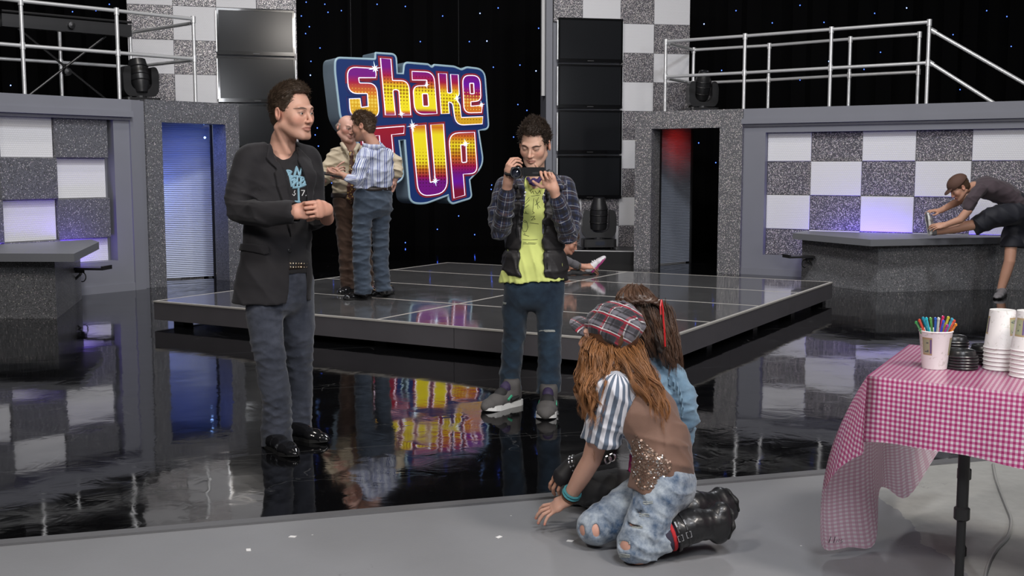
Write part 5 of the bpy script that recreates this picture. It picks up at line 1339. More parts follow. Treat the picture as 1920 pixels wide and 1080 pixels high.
    uv = puv_bones(V, [(j(1003,520), j(1003,330), side, 0, True, .17), (aR[0], aR[2], (0,-1,0), .3, False, .066), (aR[2], aR[4], (0,-1,0), .6, False, .055), (aL[0], aL[2], (0,-1,0), .8, False, .066), (aL[2], aL[4], (0,-1,0), .1, False, .055)])
    sh = mesh_np('flannel_shirt', V, F, 'plaid_blue', root, base, puv=uv, label='navy plaid flannel shirt with rolled collar')
    for x, y, e in ((985,361,-1), (984,367,-1), (1020,366,1)): 
        q = j(x, y, -.145); ob('snap_button', MB().lathe([(0,-.001),(.0065,0),(.005,.003),(0,.004)], 10, M=Matrix.Translation(Vector(q-base)) @ Matrix.Rotation(R(90), 4, 'X')), 'snap', sh)
    S = Sculpt(); S.add(cap([j(978,352,-.10), j(974,338,-.02), j(990,330,.07), j(1018,330,.07), j(1040,336,-.01), j(1052,352,-.09)], [.018,.026,.030,.030,.028,.018]), 0); S.add(cap([j(1030,334,.0), j(1058,350,-.05)], [.03,.02]), .02); S.disp = folds(43, .006, 40)
    V, F = S.net(.0055); mesh_np('collar', V, F, 'plaid_blue', sh, base, puv=np.stack([V[:, 0]*.8+V[:, 1]*.5, V[:, 2]], 1))
    # quilted vest
    S = Sculpt(); T2 = loft([(j(1004,344,.03), .158,.096), (j(1004,370,.015), .170,.116), (j(1003,400,.01), .172,.124), (j(1002,450,.0), .172,.130), (j(1002,500,.0), .186,.142), (j(1002,540,.0), .192,.146)], side); S.add(T2, 0)
    S.add(cap([j(958,342,.02), j(985,332,.05)], [.040,.036]), .03); S.add(cap([j(1050,342,.02), j(1022,332,.05)], [.040,.036]), .03)
    for a in (aR, aL): S.sub(cap([a[0] + (a[0]-a[1])*.15, a[0], a[1], a[2]], [.070,.073,.074,.064]), .008)
    for a in (aR, aL): S.sub(cap([a[2], a[3], a[4]], [.066,.062,.055]), .004)
    S.sub(slab(so, side, fr, [sl(968,318), sl(976,360), sl(978,400), sl(976,460), sl(973,560), sl(1021,560), sl(1018,460), sl(1019,400), sl(1024,360), sl(1036,318)], -.08), .012); S.sub(cap([j(1004,318,.03), j(1004,349,-.04)], [.075,.066]), .01)
    S.cut(half(j(1000,517), (-.09,0,-1)), .010); S.sub(loft([(j(1002,480,.0), .15,.10), (j(1002,545,.0), .168,.118)], side), .008)
    zq = [j(1000, y)[2] for y in (375, 422, 468)]
    def quilt(P): return sum(.009*np.exp(-((P[:, 2]-z_)/.008)**2) for z_ in zq) - .004
    S.disp = plus(quilt, folds(45, .012, 30, (.3,.2,1), 4))
    V, F = S.net(.0064); V = relax(V, F, 1, .3); ve = mesh_np('vest', V, F, 'vest_nylon', root, base, label='black quilted nylon vest worn open'); bz = tris_surface(V, F)
    for xs_ in ((975, 973, 975, 974), (1020, 1019, 1021, 1022)):
        o = []
        for y, x in zip((400, 430, 470, 505), xs_):
            for dx in (0,):
                d = (Vector(at(x + (-4 if x < 1000 else 4), y, 6.)) - cam.location).normalized(); hit = bz.ray_cast(cam.location, d, 9.)
                if hit[0] is not None: o.append(hit[0] + hit[1]*.001 - Vector(base))
        if len(o) > 2: ob('zip', MB().tube(o, .004, 5), 'black_plastic', ve)
    S = Sculpt(); S.add(cap([j(1028,352,-.075), j(1052,348,-.06), j(1068,352,.02)], [.010,.020,.016]), 0); S.add(cap([j(968,350,-.06), j(955,348,.0)], [.014,.014]), .01); v, f = S.net(.006); mesh_np('vest_collar', v, f, 'vest_nylon', ve, base)
    S = Sculpt(); S.add(cap([j(990,334,-.03), j(995,342,-.07), j(1001,346,-.085), j(1008,342,-.07), j(1013,334,-.03)], [.012,.013,.014,.013,.012]), 0); S.add(ell(j(1001,339,-.06), (.022,.012,.020)), .01); S.disp = folds(4, .006, 60); v, f = S.net(.0045); mesh_np('purple_neckerchief', v, f, 'purple_cloth', root, base)
    # jeans
    legs = [[j(972,535,.0), j(966,580,.06), j(964,632,.13), j(957,690,.20), j(957,748,.27)], [j(1032,535,.0), j(1031,580,.01), j(1030,632,.02), j(1030,690,.05), j(1028,756,.08)]]
    fj = plus(folds(51, .009, 44, (0,.2,1), 4, near_pts([legs[0][2], legs[0][3], legs[1][2], legs[1][3], j(960,715), j(1029,720)], .12, .12)), folds(52, .004, 18))
    jn, (V, F) = trousers(root, base, 'jeans_blue', [(j(1002,510,.0), .150,.105), (j(1002,535,.0), .158,.110), (j(1002,552,.0), .150,.100)], side, .16, .11, legs, [[.084,.080,.070,.066,.070], [.084,.082,.074,.072,.078]], .0066, fj, [(j(957,733,.27), (.0,0,-1)), (j(1028,736,.08), (.03,0,-1))], None, 'jeans')
    bl = tris_surface(V, F)
    def fray(cx, cy, w_, h_, n, seed, ln):
        g = random.Random(seed)
        for k in range(n):
            x, y = cx + g.uniform(-w_, w_), cy + g.uniform(-h_, h_); o = []
            for dx in np.linspace(-ln, ln, 5):
                d = (Vector(at(x+dx, y + g.uniform(-.8,.8), 6.)) - cam.location).normalized(); hit = bl.ray_cast(cam.location, d, 9.)
                if hit[0] is not None: o.append(hit[0] + hit[1]*.001 - Vector(base))
            if len(o) > 2: ob('fray', MB().tube(o, .0022, 4), 'denim_fray', jn)
    fray(1026,620,8,1.8,9,3,8); fray(941,562,1.5,12,9,4,3); fray(945,567,2,4,4,5,4)
    # skate shoes
    for heel, toe, top, w_ in ((on_z(974,757), on_z(906,773), j(957,731,.27), .050), (np.array(on_z(1022,788)) + V3((.035,.285,0)), on_z(1022,788), j(1028,733,.08), .054)):
        o, X = shoe(root, base, heel, toe, w_, .125, 'suede_grey', 'white_rubber', 1.05, None, .05, sole=.034)
        S = Sculpt(); S.add(loft([(X(.34,.100), w_*.62,.034), (X(.52,.085), w_*.64,.032), (X(.70,.062), w_*.72,.024)], np.cross(V3(toe)-V3(heel), (0,0,1))), 0); v, f = S.net(.0055); mesh_np('tongue_panel', v, f, 'suede_black', o, base)
        S = Sculpt(); S.add(cap([X(.20,.07), X(.22,.13), top + V3((0,0,.03))], [.050,.054,.056]), 0); S.cut(half(X(.2,.165), (0,0,1)), .004); v, f = S.net(.0055); mesh_np('ankle_collar', v, f, 'suede_grey', o, base)
        S = Sculpt(); S.add(cap([X(.40,.115), X(.37,.125)], [.034,.031]), 0); v, f = S.net(.0055); mesh_np('tongue', v, f, 'tongue_dark', o, base)
        for k in range(4): ob('lace', MB().tube([X(.44+.075*k,.115-.013*k,-.032) - base, X(.45+.075*k,.128-.014*k) - base, X(.44+.075*k,.115-.013*k,.032) - base], .004, 5), 'suede_black', o)
        for s_ in (-1, 1): ob('side_stripe', MB().tube([X(.38,.075,s_*.046) - base, X(.50,.055,s_*.051) - base], .007, 5), 'green_trim', o)
        for s_ in (-1, 1): ob('side_panel', MB().tube([X(.20,.060,s_*.043) - base, X(.42,.050,s_*.050) - base], .014, 6), 'suede_black', o)
    # camcorder (held in the hands)
    cc = j(968,324,-.38); cb = empty('camcorder', tuple(cc), R(-4), 'small black camcorder with flipped-out screen held by the boy', 'camcorder')
    ob('housing', MB().prism(fillet([(-.029,-.030,.012),(.029,-.030,.012),(.029,.032,.014),(-.029,.032,.014)], 4), (), .0, .115, 'y'), 'cam_black', cb)
    Mx = Matrix.Rotation(R(90), 4, 'X')
    ob('lens_barrel', MB().lathe([(.026,-.002),(.031,.0),(.032,.022),(.029,.026),(.025,.026),(.024,.012)], 28, M=Mx, cap=False), 'cam_black', cb, smooth=True)
    ob('lens', MB().lathe([(.0,.016),(.012,.0145),(.0245,.010)], 24, M=Mx, cap=False), 'lens_dark', cb, smooth=True)
    ob('lens_ring', MB().lathe([(.0245,.0262),(.030,.0262),(.030,.027),(.0245,.027),(.0245,.0262)], 28, M=Mx, cap=False), 'dark_steel', cb, smooth=True)
    ob('flip_screen', MB().prism(fillet([(.034,-.020,.005),(.150,-.020,.005),(.150,.030,.005),(.034,.030,.005)], 3), (), .045, .057, 'y'), 'cam_black', cb)
    ob('screen_badge', MB().box(.085, .118, .0435, .0452, -.006, .004), 'dark_steel', cb)
    ob('screen_hinge', MB().tube([(.030,.05,-.016),(.030,.05,.026)], .008, 8), 'cam_black', cb)
    ob('battery', MB().box(-.022, .022, .115, .14, -.022, .024), 'cam_black', cb)
    ob('hand_strap', MB().tube([(-.030,.01,-.012),(-.055,.03,-.008),(-.062,.06,-.004),(-.052,.09,0),(-.030,.11,.004)], .009, 6), 'cable', cb)
build_boy()
# ================================================================== girl in plaid cap kneeling in front
def _stripes(nm, a, b, per, duty=.5, rough=.8, third=None):
    t = NT(nm); u = t.xyz(t.attr('puv').outputs['Vector'])[0]; f = t.math('FRACT', t.math('DIVIDE', u, per)); c = t.mix(t.math('GREATER_THAN', f, duty), a, b)
    if third:
        for off, wd, col in third: c = t.mix(t.math('LESS_THAN', t.math('ABSOLUTE', t.math('SUBTRACT', f, off)), wd), c, col)
    n = t.noise(700, t.obj(), 2).outputs[0]; t.set(Base_Color=c, Roughness=rough, Sheen_Weight=.15, Specular_IOR_Level=.25); t.bump(n, .12, .002); return t.m
MATS['stripe_tee'] = lambda n: _stripes(n, (.62,.62,.66), (.11,.14,.19), .034, .5)
MATS['plaid_cap'] = lambda n: _plaid(n, (.075,.07,.085), [(.18,.13,(.012,.012,.015),.55), (.40,.055,(.30,.012,.03),.9), (.50,.030,(.62,.60,.60),.9), (.72,.10,(.20,.19,.22),.5), (.92,.035,(.02,.018,.02),.9)], 15.)
weave('vest_taupe', (.175,.098,.070), scale=500, rough=.7, var=.12, vs=14); plain('sequin', (.21,.14,.105), .32, .5); plain('sequin_glint', (.85,.80,.76), .14, .9)  # paler second sequin carries the white sparkle in its colour
denim('acid_denim', (.035,.075,.15), (.66,.72,.76), .30, 12); plain('boot_leather', (.012,.012,.013), .36, coat=.12, var=.2, vs=30, bump=.25, bs=45); plain('sock_navy', (.03,.025,.045), .9); plain('sock_red', (.42,.015,.02), .85)
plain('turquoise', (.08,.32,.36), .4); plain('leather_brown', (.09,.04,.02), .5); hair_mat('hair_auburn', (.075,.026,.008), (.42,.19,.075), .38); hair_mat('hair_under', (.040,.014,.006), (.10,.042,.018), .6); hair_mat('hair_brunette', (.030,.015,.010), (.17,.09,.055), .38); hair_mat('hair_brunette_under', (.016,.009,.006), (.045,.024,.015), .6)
def locks(name, guides, n, mat, root, base, seed, spread=.02, rad=.0026, wave=.008, wf=26., under=None, ur=.02, h=.006, m=20, parent=None):
    """guides: list of 3-d polylines; strands run along and between neighbouring guides"""
    g = np.random.RandomState(seed); G = [spline(p, 8) for p in guides]
    def res(P, m): 
        s_ = np.r_[0, np.cumsum(np.linalg.norm(np.diff(P, axis=0), axis=1))]; t = np.linspace(0, s_[-1], m); return np.stack([np.interp(t, s_, P[:, i]) for i in range(3)], 1)
    G = [res(P, m) for P in G]; o = None
    if under:
        S = Sculpt()
        for P in G: S.add(cap(P[::4], [ur*(1 - .55*i/len(P[::4])) for i in range(len(P[::4]))]), .03)
        S.disp = folds(seed, .009, 60, (0,0,0.01) if False else None, 5); V, F = S.net(h); o = mesh_np(name, V, F, under, parent or root, base, puv=np.stack([np.full(len(V), .3), np.zeros(len(V))], 1))
    PT = np.zeros((n, m, 3)); tt = np.linspace(0, 1, m); per = 22
    for i in range(n):
        if i % per == 0:                          # a new clump of strands
            a = g.randint(len(G)); b = min(max(a + g.choice([-1, 1]), 0), len(G)-1); w_ = g.uniform(0, .75); P = G[a]*(1-w_)+G[b]*w_
            off = g.normal(size=3); off /= np.linalg.norm(off); off *= spread*g.uniform(.6, 1.15)
            ph = g.uniform(0, 6.3); d2 = g.normal(size=3); d2 /= np.linalg.norm(d2); L = g.uniform(.75, 1.06); wv = wave*g.uniform(.6, 1.3)
        L2 = L*g.uniform(.9, 1.03); q = np.stack([np.interp(np.minimum(tt*L2, 1), tt, P[:, k]) for k in range(3)], 1)
        PT[i] = q + off[None]*(.75 + .5*tt[:, None]) + d2[None]*(wv*np.sin(tt*wf*L2*.40 + ph)*(.25+tt))[:, None] + (g.normal(size=3)*spread*.26)[None]*(1.1 - .75*tt[:, None]) + (g.normal(size=3)*.0022)[None]*np.sin(tt*14 + g.uniform(0, 6))[:, None]
    return strands(name if not under else 'locks', PT, rad*g.uniform(.6, 1.4, n), mat, o if under else (parent or root), base, seed, 3)
def build_girl_cap():
    j = lambda x, y, Y: np.array(at(x, y, Y)); base = np.array((.45, 4.0, 0))
    root = person(base, 'kneeling girl in plaid cap, striped tee and ripped acid wash jeans')
    f = unit((-.86,.5,0)); side = unit(np.cross((0,0,1), f))           # side: towards her left
    hc = j(1139, 632, 4.17); hd = Head(hc, rot_axes(R(-112), R(2), R(4)), .96, (.62,.36,.27), jaw=.88, nose=.9, female=True, lips=(.5,.16,.15), brow=(.1,.05,.03), neck=([hc + V3((.02,0,-.07)), j(1165,702,4.14), j(1176,730,4.13)], [.044,.046,.06]))
    S = hd.sculpt(); V, F = S.net(.0037); parts = [(V, F)]; cols = [hd.tint(V)]
    # bare left arm with the hand planted on the floor
    sh, el, wr = j(1150,728,4.02), j(1109,862,4.16), j(1066,935,4.27)
    hn = HandP(wr, (-.86,.22,-.62), (-.35,-.35,1), False, .90, [(-8,28,14),(-10,28,14),(-10,28,14),(-6,26,14)], (20,6,-8,-22), ((55,15),(45,10),(35,10)))
    S2 = Sculpt(); S2.add(cap([sh, (sh+el)/2, el, (el*.6+wr*.4), wr], [.048,.043,.037,.036,.025]), 0); hn.sculpt(S2); v, f2 = S2.net(.003); parts.append((v, f2)); sk = V3((.64,.37,.275)); cc = np.tile(sk, (len(v), 1)); 
    for t_ in hn.tips: cc = np.where((np.linalg.norm(v-t_, axis=1) < .010)[:, None], sk*[1.0,.75,.75], cc)
    cols.append(cc)
    hipL, knL, anL = j(1243,912,3.99), j(1196,1022,3.94), j(1300,985,3.99); hipR, knR, anR = j(1200,930,4.17), j(1116,988,4.10), j(1300,950,4.17)
    S3 = Sculpt(); S3.add(cap([hipL, knL], [.050,.070]), 0); S3.add(cap([hipR, knR], [.048,.063]), .01); v, f3 = S3.net(.006); parts.append((v, f3)); cols.append(np.tile(V3((.62,.34,.26)), (len(v), 1)))
    core(parts, cols, [([j(1176,725,4.13), j(1212,785,4.09), j(1243,880,4.06), hipL], [.05,.065,.07,.05]), ([j(1243,890,4.06), hipR], [.06,.05]), ([j(1176,735,4.13), sh], [.05,.045]), ([knL, anL], [.05,.035]), ([knR, anR], [.045,.035])], sk)
    V, F = join(parts); mesh_np('body', V, F, 'skin', root, base, col=np.concatenate(cols)); hd.eyes(root, base)
    # jeans with torn knees
    fj = plus(folds(61, .008, 55, (.6,0,.6), 4, near_pts([j(1260,900,3.97), j(1230,960,3.93), j(1215,1030,3.9), j(1140,960,4.1), j(1240,1010,3.93)], .10, .2)), folds(62, .003, 25))
    S = Sculpt(); S.add(loft([(j(1242,868,4.06), .128,.105), (j(1246,908,4.06), .140,.118)], side), 0)
    S.add(cap([hipL, (hipL+knL)/2, knL, knL*.55+anL*.45], [.088,.083,.080,.062]), .03); S.add(cap([hipR, (hipR+knR)/2, knR, knR*.6+anR*.4], [.082,.076,.072,.058]), .03)
    def tear(c, r, Rm=None): S.sub(ell(c, r, Rm), .002)
    vd = lambda p: p + unit(V3(cam.location)-p)*.074
    tear(vd(j(1163,1030,3.93)), (.036,.06,.022)); tear(vd(j(1090,1000,4.10)), (.014,.05,.034)); tear(vd(j(1119,998,4.08)), (.012,.05,.030))
    for y in (942, 966, 990): tear(vd(j(1196 - (y-942)*.25, y, 3.95)), (.034,.05,.0045))
    S.disp = fj; S.cut(half((0,0,.004), (0,0,-1)), .004)
    V, F = S.net(.0056); V = relax(V, F, 1, .25); jn = mesh_np('jeans', V, F, 'acid_denim', root, base, label='bleached blue jeans torn at the knees'); bl = tris_surface(V, F)
    g = random.Random(9)
    for (cx, cy, n, w_) in ((1165,1018,5,16),(1165,1042,5,16),(1120,1030,5,14),(1215,942,3,9),(1208,966,3,9),(1195,988,4,10)):
        for k in range(n):
            o = []
            y0 = cy + g.uniform(-2.5, 2.5)
            for dx in np.linspace(-w_, w_, 6):
                d = (Vector(at(cx+dx, y0 + g.uniform(-1,1), 4.)) - cam.location).normalized(); hit = bl.ray_cast(cam.location, d, 9.)
                if hit[0] is not None: o.append(hit[0] + hit[1]*.0012 - Vector(base))
            if len(o) > 2: ob('frayed_thread', MB().tube(o, .0014, 4), 'denim_fray', jn)
    # socks and boots
    for kn, an, toe, hl, nm in ((knL, anL, j(1346,1004,4.02), j(1352,958,4.02), 'near'), (knR, anR, j(1368,962,4.25), j(1350,930,4.25), 'far')):
        a = kn*.55+an*.45; d = an-kn
        S = Sculpt(); S.add(cap([kn*.72+an*.28, kn*.38+an*.62], [.060,.060]), 0); S.cut(half((0,0,.004), (0,0,-1)), .003); v, f_ = S.net(.0055); so_ = mesh_np('sock', v, f_, 'sock_navy', root, base)
        S = Sculpt(); S.add(cap([kn*.47+an*.53, kn*.40+an*.60], [.064,.064]), 0); S.cut(half(kn*.47+an*.53, -d), .003); S.cut(half(kn*.40+an*.60, d), .003); v, f_ = S.net(.005); mesh_np('sock_band', v, f_, 'sock_red', so_, base)
        S = Sculpt(); S.add(cap([kn*.36+an*.64, kn*.15+an*.85, an], [.067,.062,.056]), 0); S.cut(half(kn*.36+an*.64, -d), .006); S.add(loft([(hl, .040,.036), ((hl+toe)/2, .046,.040), (toe, .042,.032)], np.cross(toe-hl, d)), .05); S.add(cap([an, (hl+toe)/2], [.056,.045]), .03)
        S.cut(half((0,0,.004), (0,0,-1)), .003); S.disp = folds(71, .0022, 60, d, 4); v, f_ = S.net(.0055); bo = mesh_np('boot', v, f_, 'boot_leather', root, base); 
        for t_ in (.36, .20, .04):
            c = kn*t_+an*(1-t_); ax = unit(d); u = unit(np.cross(ax, (0,0,1))); w2 = np.cross(ax, u); r_ = .0675 - .012*(.36-t_)/.32
            ob('strap', MB().tube([c + (u*math.cos(q) + w2*math.sin(q))*r_ - base for q in np.linspace(0, 6.28, 22)[:-1]], .006, 6, closed=True), 'boot_leather', bo)
            q = c - u*r_*1.02 if (u @ (V3(cam.location)-c)) < 0 else c + u*r_*1.02; vx, vz = ax, w2
            ob('buckle', MB().tube([q + vx*a_ + vz*b_ - base for a_, b_ in ((-.009,-.011),(.009,-.011),(.009,.011),(-.009,.011))], .0022, 5, closed=True), 'silver', bo)
        S = Sculpt(); ax = unit(toe-hl); nn = unit(d - ax*(d@ax)); S.add(loft([(hl + nn*.034, .036,.012), ((hl+toe)/2 + nn*.038, .042,.010), (toe + nn*.030, .036,.010)], np.cross(ax, nn)), 0); S.cut(half((0,0,.003), (0,0,-1)), .002); v, f_ = S.net(.005); mesh_np('sole', v, f_, 'sole_black', bo, base)
    # striped tee under the vest: body and wide sleeve
    tsec = [(j(1243,905,4.06), .128,.100), (j(1240,850,4.06), .112,.094), (j(1212,785,4.09), .125,.100), (j(1186,730,4.12), .125,.075), (j(1178,706,4.13), .07,.055)]
    S = Sculpt(); S.add(loft(tsec, side), 0); s1 = j(1128,822,4.08); S.add(cap([sh + V3((.03,.02,0)), sh, (sh+s1)/2, s1], [.060,.070,.076,.078]), .03); S.add(cap([j(1215,735,4.24), j(1212,800,4.26)], [.06,.055]), .03)
    S.sub(rbox(s1 + unit(s1-sh)*.06, (.11,.11,.055), 0, np.stack([unit(np.cross(s1-sh, (0,1,0))), unit(np.cross(s1-sh, np.cross(s1-sh, (0,1,0)))), unit(s1-sh)], 1)), .004); S.sub(cap([s1 - unit(s1-sh)*.03, s1 + unit(s1-sh)*.03], [.050,.068]), .004)
    S.disp = plus(folds(63, .008, 32, (0,0,0.01) if False else None, 4)); V, F = S.net(.0056); V = relax(V, F, 1, .3)
    uv = puv_bones(V, [(sh + (sh-s1)*.6, s1, (0,-1,0), 0, False, .075), (tsec[0][0], tsec[3][0], side, .2, True, .11)]); mesh_np('striped_tee', V, F, 'stripe_tee', root, base, puv=uv, label='white and slate striped tee with wide sleeves')
    # taupe vest with sequinned front panel
    vs_ = [(j(1236,918,4.05), .150,.118), (j(1243,865,4.05), .134,.110), (j(1238,830,4.06), .128,.106), (j(1212,780,4.09), .138,.112), (j(1190,728,4.12), .132,.086), (j(1182,704,4.13), .07,.06)]
    S = Sculpt(); Tv = loft(vs_, side); S.add(Tv, 0); S.sub(cap([sh + V3((-.10,-.12,.02)), sh, s1, s1 + (s1-sh)*.3], [.075,.080,.086,.086]), .010); S.sub(cap([hc, j(1170,700,4.14)], [.05,.05]), .01)
    ff = unit(f*.9 - side*.0)
    S.sub(slab(j(1200,850,4.05), side, f, [(-.02,-.3), (-.02,.3), (.045,.3), (.05,.0), (.02,-.3)], .0), .006)
    dn = unit(np.array(j(1200,930,4.0)-j(1262,850,4.0))*[1,0,1]); S.cut(half(j(1222,926,4.05), (-.35,-.1,-1)), .006); S.sub(loft([(j(1240,890,4.06), .10,.08), (j(1240,935,4.06), .135,.105)], side), .005)
    S.disp = plus(folds(64, .014, 34, (.6,.1,.8), 4, near_pts([j(1275,850,4.), j(1250,815,4.), j(1262,880,4.)], .12, .2)), folds(65, .005, 18)); V, F = S.net(.0056); V = relax(V, F, 1, .3); ve = mesh_np('vest', V, F, 'vest_taupe', root, base, label='taupe vest with sequins on the front'); bv = tris_surface(V, F)
    g = np.random.RandomState(3); seq = MB().lathe([(0,0),(.0042,.0004),(.0042,.0008),(0,.0012)], 7); poly = [(1192,812),(1176,850),(1180,880),(1200,918),(1222,918),(1248,898),(1262,872),(1248,858),(1226,846),(1206,826)]
    SM = MB(); SG2 = MB(); cnt = 0
    while cnt < 620:
        x, y = g.uniform(1170,1268), g.uniform(805,922)
        if poly_sd(np.array([x]), np.array([y]), poly)[0] > 0: continue
        cnt += 1; d = (Vector(at(x, y, 4.)) - cam.location).normalized(); hit = bv.ray_cast(cam.location, d, 9.)
        if hit[0] is None: continue
        n_ = (hit[1] + Vector(g.normal(size=3)*.28)).normalized(); Mx = Matrix.Translation(hit[0] + hit[1]*.0015 - Vector(base)) @ n_.to_track_quat('Z','Y').to_matrix().to_4x4() @ Matrix.Scale(g.uniform(.6,1.25), 4)
        (SG2 if cnt % 6 == 0 else SM).add([Mx @ Vector(p) for p in seq.v], seq.f)
    ob('sequins', SM, 'sequin', ve, kind='stuff'); ob('sequins', SG2, 'sequin_glint', ve, kind='stuff')
    # bracelets
    ax = unit(wr-el); u = unit(np.cross(ax, (0,0,1))); w2 = np.cross(ax, u)
    for t_, m_, r_ in ((-.012,'leather_brown',.005), (-.028,'turquoise',.006), (-.042,'turquoise',.005)):
        c = wr + ax*t_; ob('bracelet', MB().tube([c + (u*math.cos(q)+w2*math.sin(q))*(.030 + abs(t_)*.08) - base for q in np.linspace(0, 6.28, 20)[:-1]], r_, 6, closed=True), m_, root)
    # newsboy cap
    cc = j(1148,615,4.17); up = unit((.20,-.22,1)); bx = unit(np.cross(up, (0,1,0.0))); cf = unit(f - up*(f@up)); cs = np.cross(up, cf); Rc = np.stack([cs, -cf, up], 1)
    S = Sculpt(); S.add(ell(cc + up*.004, (.105,.110,.082), Rc), 0); S.add(ell(cc + up*.036 - cf*.020, (.094,.096,.074), Rc), .03); S.sub(half(cc - up*.048, up), .012) if False else None; S.cut(half(cc - up*.058, -up), .014)
    def puff(P): q = (P-cc)@Rc; an = np.arctan2(q[:, 1], q[:, 0]); return .006*np.abs(np.cos(an*4))**8 + folds_c(P)
    folds_c = folds(67, .008, 40); S.disp = puff
    V, F = S.net(.005); q = (V-cc)@Rc; cp = mesh_np('cap', V, F, 'plaid_cap', root, base, puv=np.stack([q[:, 1]*1.0+q[:, 0]*.35, q[:, 2]*1.0-q[:, 0]*.55], 1), label='red, grey and white plaid newsboy cap')
    bp = []; 
    S = Sculpt(); bc = cc + cf*.108 - up*.034; S.add(ell(bc, (.082,.062,.013), Rc @ np.array(Matrix.Rotation(R(-16), 3, 'X'))), 0); v, f_ = S.net(.004); q = (v-cc)@Rc; mesh_np('brim', v, f_, 'plaid_cap', cp, base, puv=np.stack([q[:, 0], q[:, 1]], 1))
    S = Sculpt(); S.add(ell(cc - up*.050, (.097,.104,.022), Rc), 0); v, f_ = S.net(.0045); q = (v-cc)@Rc; mesh_np('band', v, f_, 'plaid_cap', cp, base, puv=np.stack([np.arctan2(q[:, 1], q[:, 0])*.1, q[:, 2]], 1))
    ob('cap_button', MB().lathe([(0,0),(.010,.001),(.008,.006),(0,.008)], 12, M=Matrix.Translation(Vector(cc + up*.110 - cf*.02 - base)) @ Vector(up).to_track_quat('Z','Y').to_matrix().to_4x4()), 'plaid_cap', cp)
    # long auburn hair
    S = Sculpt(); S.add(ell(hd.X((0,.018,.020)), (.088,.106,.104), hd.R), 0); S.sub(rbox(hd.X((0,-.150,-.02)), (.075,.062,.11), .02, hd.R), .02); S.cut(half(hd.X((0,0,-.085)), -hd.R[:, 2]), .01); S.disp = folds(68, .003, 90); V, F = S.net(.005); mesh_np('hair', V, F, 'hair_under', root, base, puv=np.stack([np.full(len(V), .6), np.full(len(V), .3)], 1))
    gd = [[j(1116,634,4.14), j(1106,652,4.085), j(1102,690,4.07), j(1100,740,4.06), j(1112,785,4.05)], [j(1116,628,4.20), j(1106,656,4.13), j(1098,690,4.10), j(1092,735,4.06), j(1108,775,4.04), j(1112,812,4.03)], [j(1124,628,4.18), j(1117,656,4.09), j(1112,690,4.05), j(1103,735,4.02), j(1120,770,4.0), j(1108,800,4.0)], [j(1136,632,4.17), j(1134,660,4.08), j(1133,690,4.04), j(1128,725,4.0), j(1118,760,3.98), j(1122,790,3.98)], [j(1152,636,4.17), j(1151,664,4.07), j(1150,690,4.03), j(1140,715,3.99), j(1130,745,3.97)]]
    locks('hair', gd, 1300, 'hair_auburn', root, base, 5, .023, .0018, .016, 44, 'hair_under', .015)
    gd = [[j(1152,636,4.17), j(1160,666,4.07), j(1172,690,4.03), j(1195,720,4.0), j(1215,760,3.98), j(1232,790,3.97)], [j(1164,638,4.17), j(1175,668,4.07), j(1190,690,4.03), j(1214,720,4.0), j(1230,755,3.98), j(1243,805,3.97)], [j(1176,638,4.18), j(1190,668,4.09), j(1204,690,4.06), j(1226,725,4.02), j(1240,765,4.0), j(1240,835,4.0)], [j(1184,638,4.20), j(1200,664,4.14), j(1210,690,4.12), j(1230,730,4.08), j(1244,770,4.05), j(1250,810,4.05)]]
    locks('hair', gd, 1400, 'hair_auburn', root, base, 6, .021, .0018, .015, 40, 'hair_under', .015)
    gd = [[j(1112,630,4.22), j(1098,656,4.20), j(1090,700,4.16), j(1094,760,4.12), j(1116,800,4.10), j(1120,880,4.10)], [j(1116,630,4.24), j(1108,656,4.23), j(1104,700,4.2), j(1100,760,4.18), j(1118,830,4.15)]]
    locks('hair', gd, 300, 'hair_auburn', root, base, 7, .016, .0013, .012, 34)
build_girl_cap()
